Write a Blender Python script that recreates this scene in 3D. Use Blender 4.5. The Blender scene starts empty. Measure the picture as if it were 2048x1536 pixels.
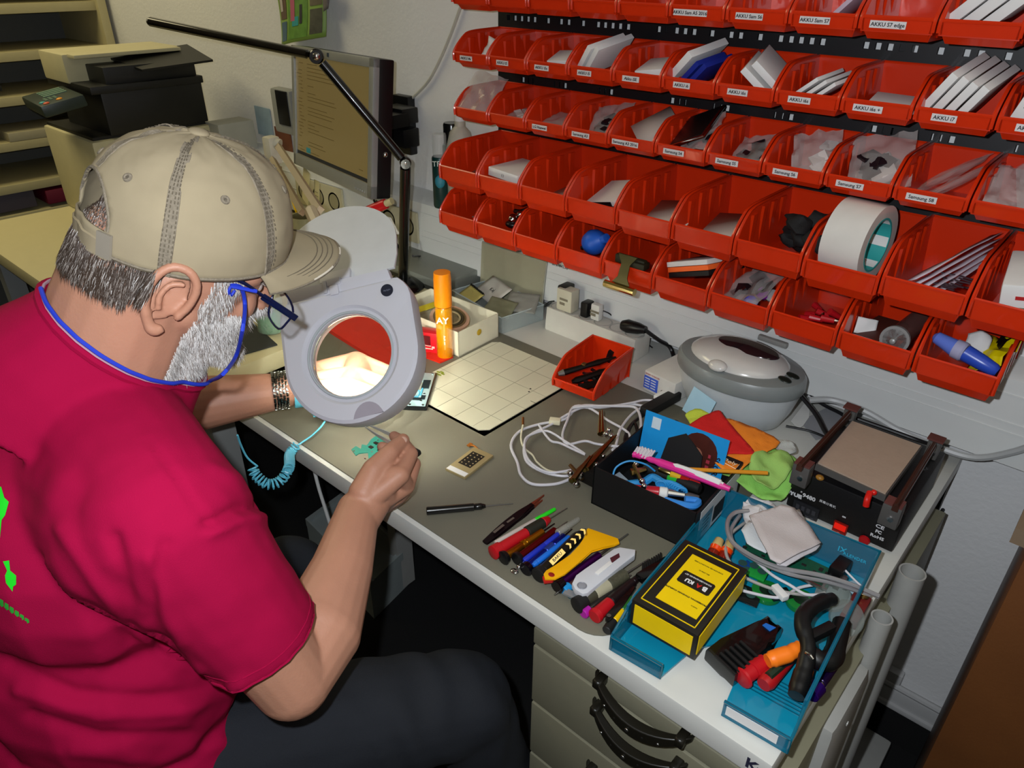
import bpy, bmesh, math, random
from mathutils import Vector, Matrix, Euler, Quaternion, noise
from mathutils.bvhtree import BVHTree
R = math.radians
V = Vector
random.seed(7)
scene = bpy.context.scene
COL = scene.collection
# ------------------------------------------------------------------ camera
FPX = 1469.04
CAM = V((0.0, -1.27, 1.44))
RX = V((0.7466, 0.6648, 0.0083)).normalized()      # camera right
DN = V((0.3419, -0.3733, -0.8624)).normalized()    # camera down
FW = V((-0.5702, 0.6467, -0.5063)).normalized()    # camera forward
cd = bpy.data.cameras.new('camera'); cam = bpy.data.objects.new('camera', cd); COL.objects.link(cam)
cd.sensor_width = 36; cd.lens = FPX / 2048 * 36; cd.clip_start = 0.02; cd.clip_end = 30
cam.matrix_world = Matrix(((RX.x, -DN.x, -FW.x, CAM.x), (RX.y, -DN.y, -FW.y, CAM.y), (RX.z, -DN.z, -FW.z, CAM.z), (0, 0, 0, 1)))
scene.camera = cam
# ------------------------------------------------------------------ world and lights
w = bpy.data.worlds.new('room_air'); scene.world = w; w.use_nodes = True
w.node_tree.nodes['Background'].inputs[0].default_value = (1.0, 0.93, 0.66, 1)
w.node_tree.nodes['Background'].inputs[1].default_value = 0.035
def lamp(name, kind, loc, energy, color, size=.1, rot=None, **k):
    l = bpy.data.lights.new(name, kind); o = bpy.data.objects.new(name, l); COL.objects.link(o)
    l.energy = energy; l.color = color; o.location = loc
    if kind == 'AREA': l.size = size
    else: l.shadow_soft_size = size
    if rot: o.rotation_euler = rot
    for a, b in k.items(): setattr(l, a, b)
    return o
flash = lamp('camera_flash', 'SPOT', CAM - DN*.035 - RX*.045 + FW*.02, 33.0, (0.89, 0.94, 1.0), .008)
flash.data.spot_size = R(150); flash.data.spot_blend = .75
flash.rotation_euler = cam.matrix_world.to_euler()
lamp('ceiling_light_far', 'AREA', (-2.9, -1.1, 2.45), 24.0, (1.0, 0.87, 0.52), 1.2)
lamp('ceiling_light_near', 'AREA', (0.45, -1.1, 2.45), 6.0, (1.0, 0.95, 0.80), 1.4)
scene.view_settings.view_transform = 'Standard'; scene.view_settings.look = 'None'
scene.view_settings.exposure = 0.0; scene.view_settings.gamma = 1.0; scene.view_settings.use_curve_mapping = False
# ------------------------------------------------------------------ point on a plane of the place seen at a photo pixel
def ray(u, v): return FW + RX * ((u - 1024) / FPX) + DN * ((v - 768) / FPX)
ZT = 0.72      # desk top
ZM = 0.7225    # desk mat
def D(u, v, z=ZM): r = ray(u, v); return CAM + r * ((z - CAM.z) / r.z)
def WY(u, v, y=0.0): r = ray(u, v); return CAM + r * ((y - CAM.y) / r.y)
def WX(u, v, x): r = ray(u, v); return CAM + r * ((x - CAM.x) / r.x)
def TT(u, v, t): return CAM + ray(u, v) * t
# ------------------------------------------------------------------ materials
def lin(c):
    if isinstance(c, str): c = [int(c[i:i+2], 16) / 255 for i in (0, 2, 4)]
    return [x / 12.92 if x <= .04045 else ((x + .055) / 1.055) ** 2.4 for x in c[:3]] + [1]
MC = {}
def mat(name, col, rough=.5, metal=0, var=.06, vs=40, bump=0, bs=200, trans=0, ior=1.45, alpha=1, coat=0, emit=None, es=0, spec=.5, sss=0):
    if name in MC: return MC[name]
    m = bpy.data.materials.new(name); m.use_nodes = True; nt = m.node_tree; b = nt.nodes['Principled BSDF']
    c = lin(col); tc = nt.nodes.new('ShaderNodeTexCoord')
    n = nt.nodes.new('ShaderNodeTexNoise'); n.inputs['Scale'].default_value = vs; n.inputs['Detail'].default_value = 4
    nt.links.new(tc.outputs['Object'], n.inputs['Vector'])
    mx = nt.nodes.new('ShaderNodeMix'); mx.data_type = 'RGBA'
    mx.inputs[6].default_value = [x * (1 - var) for x in c[:3]] + [1]; mx.inputs[7].default_value = [min(1, x * (1 + var)) for x in c[:3]] + [1]
    nt.links.new(n.outputs['Fac'], mx.inputs[0]); nt.links.new(mx.outputs[2], b.inputs['Base Color'])
    b.inputs['Roughness'].default_value = rough; b.inputs['Metallic'].default_value = metal
    b.inputs['Transmission Weight'].default_value = trans; b.inputs['IOR'].default_value = ior
    b.inputs['Alpha'].default_value = alpha; b.inputs['Coat Weight'].default_value = coat
    b.inputs['Specular IOR Level'].default_value = spec
    if sss: b.inputs['Subsurface Weight'].default_value = sss; b.inputs['Subsurface Radius'].default_value = (.01, .004, .002); b.inputs['Subsurface Scale'].default_value = .5
    if emit: b.inputs['Emission Color'].default_value = lin(emit); b.inputs['Emission Strength'].default_value = es
    if bump:
        n2 = nt.nodes.new('ShaderNodeTexNoise'); n2.inputs['Scale'].default_value = bs; n2.inputs['Detail'].default_value = 3
        nt.links.new(tc.outputs['Object'], n2.inputs['Vector'])
        bp = nt.nodes.new('ShaderNodeBump'); bp.inputs['Strength'].default_value = bump; bp.inputs['Distance'].default_value = .002
        nt.links.new(n2.outputs['Fac'], bp.inputs['Height']); nt.links.new(bp.outputs['Normal'], b.inputs['Normal'])
    MC[name] = m; return m
white = mat('white_plastic', 'd8d8d4', .4); offwhite = mat('cream_plastic', 'cfc9ae', .5); grey = mat('grey_plastic', '8a8c8a', .5)
black = mat('black_plastic', '0e0e10', .35); softblack = mat('black_rubber', '131313', .6, bump=.1)
chrome = mat('chrome', 'c8c8c8', .15, 1); steel = mat('brushed_steel', '9a9a98', .35, 1)
paper = mat('white_card', 'd9d8d6', .7); redp = mat('red_plastic_bin', 'c82c08', .28, var=.04, coat=.2)
redtool = mat('red_grip', 'b3121c', .4); clear = mat('clear_plastic', 'e8ece8', .12, trans=.0, alpha=.28)
ink = mat('black_print', '101010', .7); brass = mat('brass', 'a8905a', .3, 1); cardb = mat('grey_brown_card', 'a89c8e', .8)
bluep = mat('sky_blue_plastic', '1f8fd0', .35); yel = mat('yellow_plastic', 'f0c000', .4); orangep = mat('orange_plastic', 'f07818', .4)
# ------------------------------------------------------------------ mesh helpers
def frame(p, x=None, y=None, z=None):
    """matrix at p from one or two given axes"""
    if z is None: x = x.normalized(); y = (y - x * y.dot(x)).normalized(); z = x.cross(y)
    elif x is not None: z = z.normalized(); x = (x - z * x.dot(z)).normalized(); y = z.cross(x)
    elif y is not None: z = z.normalized(); y = (y - z * y.dot(z)).normalized(); x = y.cross(z)
    else:
        z = z.normalized(); a = V((0, 0, 1)) if abs(z.z) < .9 else V((1, 0, 0)); x = a.cross(z).normalized(); y = z.cross(x)
    return Matrix(((x.x, y.x, z.x, p[0]), (x.y, y.y, z.y, p[1]), (x.z, y.z, z.z, p[2]), (0, 0, 0, 1)))
def TR(x=0, y=0, z=0, rx=0, ry=0, rz=0): return Matrix.Translation((x, y, z)) @ Euler((R(rx), R(ry), R(rz))).to_matrix().to_4x4()
ID = Matrix.Identity(4)
class MB:
    def __init__(s): s.bm = bmesh.new(); s.mi = 0
    def _f(s, vs):
        try: f = s.bm.faces.new(vs); f.material_index = s.mi; return f
        except ValueError: return None
    def box(s, c, d, m=ID, bev=0, taper=1):
        vs = []
        for k in (-1, 1):
            t = taper if k > 0 else 1
            for i, j in ((-1, -1), (1, -1), (1, 1), (-1, 1)):
                vs.append(s.bm.verts.new(m @ V((c[0] + i * d[0] / 2 * t, c[1] + j * d[1] / 2 * t, c[2] + k * d[2] / 2))))
        fs = [s._f([vs[i] for i in q]) for q in ((3, 2, 1, 0), (4, 5, 6, 7), (0, 1, 5, 4), (1, 2, 6, 5), (2, 3, 7, 6), (3, 0, 4, 7))]
        if bev:
            es = set(e for f in fs for e in f.edges)
            bmesh.ops.bevel(s.bm, geom=list(es), offset=bev, segments=2, affect='EDGES', profile=.6)
        return s
    def prism(s, pts, z0, z1, m=ID, bev=0):
        a = [s.bm.verts.new(m @ V((p[0], p[1], z0))) for p in pts]; b = [s.bm.verts.new(m @ V((p[0], p[1], z1))) for p in pts]
        n = len(pts); fs = [s._f(a[::-1]), s._f(b)] + [s._f([a[i], a[(i + 1) % n], b[(i + 1) % n], b[i]]) for i in range(n)]
        if bev:
            es = set(e for f in fs[:2] if f for e in f.edges); bmesh.ops.bevel(s.bm, geom=list(es), offset=bev, segments=2, affect='EDGES', profile=.6)
        return s
    def rings(s, rings, closed=False, caps=True):
        vr = [[s.bm.verts.new(p) for p in r] for r in rings]; n = len(vr[0])
        rng = range(len(vr)) if closed else range(len(vr) - 1)
        for i in rng:
            a, b = vr[i], vr[(i + 1) % len(vr)]
            for j in range(n): s._f([a[j], a[(j + 1) % n], b[(j + 1) % n], b[j]])
        if caps and not closed: s._f(vr[0][::-1]); s._f(vr[-1])
        return s
    def lathe(s, prof, m=ID, seg=20, sx=1, sy=1, caps=True):
        rs = [[m @ V((max(r, 1e-5) * math.cos(2 * math.pi * j / seg) * sx, max(r, 1e-5) * math.sin(2 * math.pi * j / seg) * sy, z)) for j in range(seg)] for r, z in prof]
        return s.rings(rs, caps=caps)
    def cyl(s, p0, p1, r0, r1=None, seg=14):
        p0, p1 = V(p0), V(p1); r1 = r0 if r1 is None else r1; L = (p1 - p0).length
        return s.lathe([(r0, 0), (r1, L)], frame(p0, z=p1 - p0), seg)
    def rod(s, p0, p1, prof, seg=14, m=None):
        """prof: list of (fraction, radius) along p0-p1"""
        p0, p1 = V(p0), V(p1); L = (p1 - p0).length
        return s.lathe([(r, f * L) for f, r in prof], frame(p0, z=p1 - p0), seg)
    def tube(s, pts, r, seg=8, closed=False, sm=6):
        pts = [V(p) for p in pts]
        if sm: pts = catmull(pts, sm, closed)
        n = len(pts); rr = r if isinstance(r, (list, tuple)) else None; rings = []; up = None
        for i, p in enumerate(pts):
            if closed: t = pts[(i + 1) % n] - pts[i - 1]
            else: t = pts[min(i + 1, n - 1)] - pts[max(i - 1, 0)]
            if t.length < 1e-9: t = V((0, 0, 1))
            t.normalize()
            if up is None: up = t.orthogonal().normalized()
            up = (up - t * up.dot(t)); up = up.normalized() if up.length > 1e-6 else t.orthogonal().normalized()
            sd = t.cross(up)
            q = (rr[0] + (rr[1] - rr[0]) * i / (n - 1)) if rr and len(rr) == 2 else (rr[min(len(rr) - 1, int(i / (n - 1) * (len(rr) - 1) + .5))] if rr else r)
            rings.append([p + (up * math.cos(2 * math.pi * j / seg) + sd * math.sin(2 * math.pi * j / seg)) * q for j in range(seg)])
        return s.rings(rings, closed=closed)
    def ell(s, c, r, m=ID, seg=16, rg=10):
        if not isinstance(r, (list, tuple)): r = (r, r, r)
        rs = []
        for i in range(rg + 1):
            a = -math.pi / 2 + math.pi * i / rg; cr = max(math.cos(a), 1e-3)
            rs.append([m @ V((c[0] + r[0] * cr * math.cos(2 * math.pi * j / seg), c[1] + r[1] * cr * math.sin(2 * math.pi * j / seg), c[2] + r[2] * math.sin(a))) for j in range(seg)])
        return s.rings(rs)
    def grid(s, fn, nu, nv, wrap=False):
        g = [[s.bm.verts.new(fn(i / nu, j / nv)) for j in range(nv + (0 if wrap else 1))] for i in range(nu + 1)]
        for i in range(nu):
            for j in range(nv):
                j2 = (j + 1) % nv if wrap else j + 1
                s._f([g[i][j], g[i + 1][j], g[i + 1][j2], g[i][j2]])
        return s
    def done(s, name, mats, parent=None, ang=35, thick=0, bevel=0, inv=None):
        bmesh.ops.recalc_face_normals(s.bm, faces=s.bm.faces)
        if inv: s.bm.transform(inv)
        me = bpy.data.meshes.new(name); s.bm.to_mesh(me); s.bm.free()
        if not isinstance(mats, (list, tuple)): mats = [mats]
        for m_ in mats: me.materials.append(m_)
        me.polygons.foreach_set('use_smooth', [True] * len(me.polygons)); me.set_sharp_from_angle(angle=R(ang))
        o = bpy.data.objects.new(name, me); COL.objects.link(o)
        if parent: o.parent = parent
        if thick: md = o.modifiers.new('solid', 'SOLIDIFY'); md.thickness = thick; md.offset = 0
        if bevel: md = o.modifiers.new('bev', 'BEVEL'); md.width = bevel; md.segments = 2; md.limit_method = 'ANGLE'
        return o
def catmull(p, k, closed=False):
    n = len(p); out = []
    if n < 3 and not closed: return [p[0].lerp(p[-1], i / k) for i in range(k + 1)]
    for i in range(n if closed else n - 1):
        a, b, c, d = (p[(i - 1) % n], p[i], p[(i + 1) % n], p[(i + 2) % n]) if closed else (p[max(i - 1, 0)], p[i], p[i + 1], p[min(i + 2, n - 1)])
        for j in range(k):
            t = j / k; out.append(.5 * ((2 * b) + (c - a) * t + (2 * a - 5 * b + 4 * c - d) * t * t + (3 * b - a - 3 * c + d) * t ** 3))
    if not closed: out.append(p[-1])
    return out
def tag(o, label, cat, group=None, kind=None):
    o['label'] = label; o['category'] = cat
    if group: o['group'] = group
    if kind: o['kind'] = kind
    return o
def thing(name, label, cat, m=None, group=None):
    o = bpy.data.objects.new(name, None); COL.objects.link(o); o.empty_display_size = .02
    if m is None: m = ID
    if not isinstance(m, Matrix): m = Matrix.Translation(m)
    o.matrix_world = m
    return tag(o, label, cat, group)
def struct(name, mb, m, **k):
    o = mb.done(name, m, **k); o['kind'] = 'structure'; return o
def text(body, size, m, material, parent=None, name='lettering', align='CENTER', sx=1, ext=.00015, bold=0):
    c = bpy.data.curves.new('t', 'FONT'); c.body = body; c.size = size; c.align_x = align; c.align_y = 'CENTER'; c.extrude = ext; c.resolution_u = 2; c.offset = bold
    t = bpy.data.objects.new('t', c); COL.objects.link(t); dg = bpy.context.evaluated_depsgraph_get()
    me = bpy.data.meshes.new_from_object(t.evaluated_get(dg)); bpy.data.objects.remove(t); bpy.data.curves.remove(c)
    me.name = name; me.transform(m @ Matrix.Diagonal((sx, 1, 1, 1))); me.materials.clear(); me.materials.append(material)
    o = bpy.data.objects.new(name, me); COL.objects.link(o)
    if parent: o.parent = parent
    return o
def one(name, mb, m, label, cat, group=None, **k):
    return tag(mb.done(name, m, **k), label, cat, group)
def flatM(p0, p1, z=None):
    """desk frame: origin p0, x axis towards p1, z up"""
    a = V(p0); d = V(p1) - a; d.z = 0
    if z is not None: a.z = z
    return frame(a, x=d, z=V((0, 0, 1)))
# ================================================================== the room
wallm = mat('rough_white_wall', 'd6d6d6', .85, var=.03, vs=6, bump=.5, bs=90)
ductm = mat('grey_white_duct', 'd2d4d2', .45, var=.02)
deskw = mat('light_grey_laminate', 'c6c6c0', .4, var=.03)
carpet = mat('black_carpet', '0d0d0e', .95, var=.4, vs=300, bump=.6, bs=500)
creamf = mat('cream_laminate', 'c4ba90', .45, var=.04)
struct('wall_back', MB().box((-1.4, .05, 1.3), (5.2, .1, 2.6)), wallm)
struct('wall_left', MB().box((-3.95, -1.6, 1.3), (.1, 3.4, 2.6)), wallm)
struct('wall_right', MB().box((1.25, -1.6, 1.3), (.1, 3.4, 2.6)), wallm)
struct('floor', MB().box((-1.4, -1.6, -.05), (5.4, 3.4, .1)), carpet)
struct('ceiling', MB().box((-1.4, -1.6, 2.65), (5.4, 3.4, .1)), wallm)
struct('baseboard_carpet', MB().box((-1.4, -.004, .055), (5.2, .008, .11)), carpet)
b = MB(); b.box((-1.4, -.012, .135), (5.2, .024, .045), bev=.003); b.box((-1.4, -.022, .118), (5.2, .018, .012), bev=.002); b.tube([(-3.9, -.02, .166), (1.1, -.02, .166)], .007, sm=0)
b.box((-.07, -.012, .178), (.035, .02, .04), bev=.004)
struct('baseboard_back', b, mat('skirting_duct', 'b0b0b0', .4))
# dado trunking along the wall
b = MB(); b.prism([(0, .755), (-.06, .755), (-.06, .896), (-.05, .903), (0, .911)], -1, 1, Matrix(((0, 0, 2.0, -1.65), (1, 0, 0, 0), (0, 1, 0, 0), (0, 0, 0, 1))))
for z in (.81, .826, .872): b.box((-1.65, -.0605, z), (3.99, .0022, .0018))
struct('trim_1', b, ductm)
# outlets set in the trunking
outm = mat('cream_socket', 'b4ae92', .4)
for k, (px, py, nm) in enumerate(((640, 385, 'row'), (800, 452, 'pair'))):
    c = WY(px, py, -.062)
    n = 3 if nm == 'row' else 2
    o = thing('wall_outlet', ('cream triple socket plate in the wall duct behind the lamp shade lid', 'cream double socket plate in the wall duct behind the black lamp pole')[k], 'outlet', (c.x, -.0605, .829))
    MB().box((0, -.004, 0), (.075 * n, .008, .082), bev=.004).done('faceplate', outm, o)
    for i in range(n):
        x = (i - (n - 1) / 2) * .073
        mb = MB(); mb.lathe([(.026, 0), (.022, -.0015), (.021, .0005)], TR(x, -.008, 0, 90)); mb.done('socket', mat('socket_well', '8d876b', .5), o)
        if k and i == 1: MB().box((x + .004, -.012, .005), (.012, .006, .016)).done('switch', black, o)
# wooden cabinet at the right edge
woodm = mat('dark_brown_wood', '5a3416', .5, var=.35, vs=8, bump=.1)
o = thing('wooden_cabinet', 'tall dark brown wooden cabinet standing at the right edge against the wall', 'cabinet', (.005, -.02, 0))
MB().box((.30, -.22, .45), (.56, .42, .9), bev=.004).done('body', woodm, o)
MB().box((.012, -.22, .9), (.02, .43, .02)).done('top_edge', mat('cabinet_edge', '6b5a48', .6), o)
o2 = o
b = MB()
for i in range(6): b.box((.16 + .004 * i, -.2, .911 + .0 + i * .008 + .004), (.25, .3, .007))
one('paper_stack', b, paper, 'stack of white papers lying on the brown cabinet at the right edge', 'papers')
# side table at the left
b = thing('side_table', 'cream side table carrying the printer behind the man', 'table', (0, 0, 0))
MB().box((-1.8925, -.40, .72), (1.335, .77, .04), bev=.006).done('tabletop', creamf, b)
for x, y in ((-1.30, -.72), (-2.50, -.72), (-1.30, -.08), (-2.50, -.08)): MB().box((x, y, .35), (.05, .05, .70)).done('leg', grey, b)
MB().box((-1.9, -.12, .45), (1.1, .02, .4)).done('modesty_panel', mat('dark_panel', '1c1d1a', .6), b)
# shelf unit
sh = thing('shelf_unit', 'cream open shelf unit against the left wall', 'shelf', (0, 0, 0))
shm = mat('cream_shelf', 'b8ae84', .5); shb = mat('shelf_back', '5b5c58', .7)
for z in (1.42, 1.275, 1.13, .99, .843, .70, .595, .45): MB().box((-3.28, -.75, z - .012), (.36, 1.42, .03), bev=.002).done('shelf_board', shm, sh)
MB().box((-3.28, -.03, .85), (.40, .03, 1.7), bev=.002).done('side_panel', shm, sh)
MB().box((-3.28, -1.48, .85), (.38, .03, 1.7), bev=.002).done('side_panel', shm, sh)
MB().box((-3.47, -.75, .85), (.01, 1.45, 1.7)).done('back_panel', shb, sh)
for k, (y, z, d, c, lb) in enumerate(((-.35, .858, (.2, .2, .03), 'a79f82', 'stack of cream papers on the shelf left of the printer'), (-.12, .61, (.15, .04, .075), '8e7c4c', 'small wooden frame on the lowest visible shelf'),
      (-.30, .61, (.2, .18, .05), '6a0f2a', 'crimson box on the lowest visible shelf'), (-.50, .61, (.18, .15, .07), '4c4650', 'grey box on the lowest visible shelf at the left'),
      (-.45, 1.005, (.12, .08, .02), '16181a', 'small black box on the shelf behind the printer control panel'), (-.42, 1.145, (.1, .05, .05), 'b2a67e', 'small cream box on the upper shelf at the left edge'))):
    b = MB(); b.box((-3.2, y, z + d[2] / 2 + (.004 if z not in (.858, .61) else (-.0115 if z == .858 else .0005))), d, bev=.003)
    one('box' if k else 'paper_stack', b, mat('shelf_item_%d' % k, c, .6), lb, 'box' if k else 'papers')
# ---------------------------------------------------------------- desk
dk = thing('desk', 'light grey work desk with the tools and grey mat on it', 'desk', (0, 0, 0))
b = MB(); b.box((-.634, -.3775, .7025), (1.076, .745, .035), bev=.003); b.done('tabletop', deskw, dk)
for x, y, r in ((-.076, -.349, .0175), (-.080, -.460, .0135)):
    t = MB(); rs = []
    t.lathe([(r, 0), (r, .712), (r - .0022, .712), (r - .0022, .6)], TR(x, y, 0), 24, caps=False); t.done('leg', mat('desk_tube', '9c9c98', .35), dk)
b = MB(); b.box((-.082, -.54, .34), (.028, .13, .60), bev=.013); b.cyl((-.067, -.545, .60), (-.0655, -.545, .60), .0035); b.done('side_column', mat('desk_tube', 'b4b4ac'), dk)
MB().box((-.150, -.30, .35), (.014, .40, .60)).done('side_panel', mat('desk_panel', '9a9a98', .5), dk)
MB().box((-1.14, -.4, .35), (.03, .05, .69)).done('leg', mat('desk_tube', 'b4b4ac'), dk)
b = MB(); b.box((-.055, -.35, .02), (.06, .62, .04), bev=.008); b.done('foot', mat('desk_tube', 'b4b4ac'), dk)
MB().box((-.6, -.02, .5), (1.0, .012, .3)).done('modesty_panel', mat('dark_panel', '1c1d1a', .6), dk)
for lt, u, v, s in (('K', 1492, 1518, .022), ('ub', 1515, 1530, .018)):
    c = WY(u, v, -.7503); text(lt, s, TR(c.x, -.7503, .7015, 90), mat('blue_ink', '26263a', .5), dk, 'lettering', 'LEFT', bold=.0006)
# grey mat on the desk
pts = [(-1.165, -.742), (-.355, -.742)]
for i in range(7): a = R(-90 + 15 * i); pts.append((-.352 + .04 * math.cos(a), -.702 + .04 * math.sin(a)))
pts += [(-.312, -.205), (-1.165, -.205)]
one('desk_mat', MB().prism(pts, ZT, ZM, bev=.0006), mat('taupe_mat', '6b685a', .55, var=.05, vs=400, bump=.06, bs=800), 'large taupe work mat with a rounded corner on the desk', 'mat')
# white cutting mat with grid
o = thing('grid_mat', 'white square mat with a thin grid and green flower on the taupe mat', 'mat', (0, 0, ZM))
pts = [(-.952, -.512), (-.745, -.512), (-.731, -.498), (-.727, -.25), (-.737, -.24), (-.942, -.24), (-.955, -.253)]
MB().prism(pts, 0, .0016).done('sheet', mat('ivory_sheet', 'c2bfa8', .5, var=.02), o)
b = MB()
for i in range(5): b.box((-.760 - i * .046, -.376, .0018), (.0007, .268, .0003))
for i in range(4): b.box((-.841, -.290 - i * .058, .0018), (.226, .0007, .0003))
b.done('grid_lines', mat('grid_ink', '8f8c78', .6), o)
b = MB(); c = D(880, 748)
for i in range(5):
    a = R(72 * i + 20); b.ell((c.x + .006 * math.cos(a), c.y + .006 * math.sin(a), .0018), (.0055, .0025, .0004), Matrix.Translation((0, 0, 0)) , 10, 4)
b.done('flower_print', mat('olive_green_ink', '7d8a20', .6), o)
MB().prism([(-.95, -.518), (-.725, -.518), (-.722, -.30), (-.95, -.30)], -.0004, .0).done('underside', mat('navy_backing', '1b2236', .6), o)
b = MB(); c = D(1058, 785); b.ell((c.x, c.y, .002), (.002, .002, .0006), seg=10, rg=4); c = D(1061, 779); b.ell((c.x, c.y, .002), (.002, .002, .0006), seg=10, rg=4)
c = D(1067, 806); b.box((c.x, c.y, .002), (.014, .0006, .0004)); b.done('debris', ink, o)
# red mat flap
o = MB(); o.prism([tuple(D(*p)[:2]) for p in ((850, 716), (880, 727), (906, 716), (880, 706), (850, 690), (760, 645), (660, 625), (640, 665), (760, 740), (850, 752))], ZM, ZM + .003)
one('red_mat', o, mat('red_rubber_mat', 'c8200c', .5), 'red rubber mat beside the phone and behind the lens', 'mat')
# drawer cabinet
o = thing('drawer_cabinet', 'grey beige drawer pedestal with black bow handles under the desk', 'cabinet', (-.2555, -.40, 0))
MB().box((0, .0, .335), (.345, .62, .63), bev=.002).done('body', mat('pedestal_body', '77745f', .5), o)
zt = .663
for k, h in enumerate((.036, .12, .12, .12, .2)):
    d = MB().box((0, -.325, zt - h / 2), (.347, .02, h - .005), bev=.003).done('drawer', mat('pedestal_front', '7d7a66', .45, bump=.1, bs=600), o)
    zt -= h
for k, z in enumerate((.645, .592, .458, .335)):
    b = MB(); x0, x1 = -.069, .069; n = 16; rr = []
    for i in range(n + 1):
        f = i / n; x = x0 + (x1 - x0) * f; q = math.sin(math.pi * f)
        hgt = .0035 + .006 * q ** .5; dep = .004 + .003 * q
        y = -.335 - .026 * q ** .6; zc = z + .016 * (1 - q)
        rr.append([V((x, y - dep, zc - hgt)), V((x, y + dep, zc - hgt)), V((x, y + dep, zc + hgt)), V((x, y - dep, zc + hgt))])
    b.rings(rr)
    for sx in (-1, 1): b.box((sx * .058, -.343, z + .013), (.012, .02, .014), bev=.002)
    h_ = b.done('handle', mat('black_bow_handle', '17150f', .35), o, bevel=.0015)
    d = MB()
    for i in range(-2, 3): d.ell((i * .019, -.369 + .004 * abs(i), z + .001 * abs(i)), (.003 - .0005 * abs(i), .0015, .003 - .0005 * abs(i)), seg=10, rg=6)
    d.done('stud', steel, h_)
# computer box under desk
b = thing('floor_box', 'pale grey low box with a rim on the floor under the desk', 'box', (0, 0, 0))
q = [tuple(D(*p, .12)[:2]) for p in ((612, 1040), (740, 1168), (812, 1100), (692, 982))]; qc = V((sum(p[0] for p in q) / 4, sum(p[1] for p in q) / 4))
MB().prism(q, 0.0, .112).done('body', mat('pale_grey_case', '8f9796', .5), b)
bb_ = MB(); bb_.rings([[V((*(qc + (V(p) - qc) * k), z)) for p in q] for k, z in ((1.01, .100), (1.01, .124), (.93, .124), (.93, .113))]); bb_.done('rim', mat('pale_grey_case', '8f9796'), b)
one('power_cable', MB().tube([(-1.06, -.68, .70), (-1.05, -.665, .6), (-1.04, -.66, .5), (-1.03, -.64, .36), (-1.06, -.55, .18)], .0035), white, 'thin white cable hanging under the desk behind the blue coil', 'cable')
# ================================================================== wall rack and bins
rack = thing('wall_rack', 'black perforated metal rail rack on the wall carrying the red bins', 'rack', (0, 0, 0))
rk = mat('black_steel', '0b0c10', .45)
X0, X1 = -1.145, 0.12
def rail(z0, z1, holes):
    """a black strip with real rectangular holes: (x, z, w, h)"""
    b = MB(); y = -.02
    hs = sorted(holes); zs = sorted(set([z0, z1] + [q for h in hs for q in (h[1] - h[3] / 2, h[1] + h[3] / 2)]))
    xs = X0
    for (x, z, w_, h_) in hs:
        if x - w_ / 2 <= xs: continue
        b.box(((xs + x - w_ / 2) / 2, y, (z0 + z1) / 2), (x - w_ / 2 - xs, .003, z1 - z0))
        lo, hi = z - h_ / 2, z + h_ / 2
        if lo - z0 > .0005: b.box((x, y, (z0 + lo) / 2), (w_, .003, lo - z0))
        if z1 - hi > .0005: b.box((x, y, (z1 + hi) / 2), (w_, .003, z1 - hi))
        xs = x + w_ / 2
    b.box(((xs + X1) / 2, y, (z0 + z1) / 2), (X1 - xs, .003, z1 - z0))
    for z in (z0, z1): b.box(((X0 + X1) / 2, y - .002, z), (X1 - X0, .004, .0025))
    return b.done('rail', rk, rack)
r1 = [(1018, 36), (1031, 37), (1044, 38), (1057, 39), (1070, 40), (1097, 42), (1123, 43), (1138, 44), (1167, 46), (1197, 48), (1211, 50), (1226, 51), (1241, 52), (1257, 53), (1319, 58), (1336, 59), (1354, 61), (1371, 62), (1389, 63), (1425, 65),
      (1463, 68), (1482, 70), (1521, 73), (1562, 76), (1583, 77), (1603, 79), (1624, 81), (1646, 83), (1733, 90), (1757, 92), (1781, 94), (1806, 96), (1830, 98), (1882, 102), (1934, 106), (1962, 109), (2017, 113)]
rail(1.300, 1.352, [(WY(u, v, -.02).x, 1.3255, .0085, .0095) for u, v in r1])
r2 = [(1047, 2), (1058, 1), (1067, 1), (1110, 1), (1120, 1), (1131, 2), (1200, 1), (1211, 1), (1223, 2), (1345, 2), (1359, 1), (1371, 1), (1428, 1), (1442, 1), (1455, 2), (1550, 1), (1565, 1), (1582, 2), (1748, 2), (1767, 1), (1784, 1), (1864, 1), (1881, 1), (1903, 2), (2032, 1)]
rail(1.192, 1.248, [(WY(u, 160 + (u - 1046) * .142, -.02).x, 1.211, .008 if k == 2 else .003, .010) for u, k in r2])
r3 = [1065, 1225, 1316, 1330, 1427, 1537, 1673, 1805]
rail(1.088, 1.146, [(WY(u, 260 + (u - 1063) * .186, -.02).x, 1.114, .008, .009) for u in r3])
rail(1.40, 1.45, []); rail(.985, 1.03, [])
b = MB()
for z in (1.17, 1.275, 1.375, 1.06): b.box(((X0 + X1) / 2 + .002, -.016, z), (X1 - X0 - .004, .003, .06))
b.done('back_panel', rk, rack)
b = MB()
for x in (X0 + .004, -.75, -.35, .05): b.box((x, -.010, 1.2), (.02, .018, .5))
b.done('upright', rk, rack)
b = MB(); b.box((.10, -.035, .985), (.2, .06, .05), bev=.002); b.done('corner_bracket', rk, rack)

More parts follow.
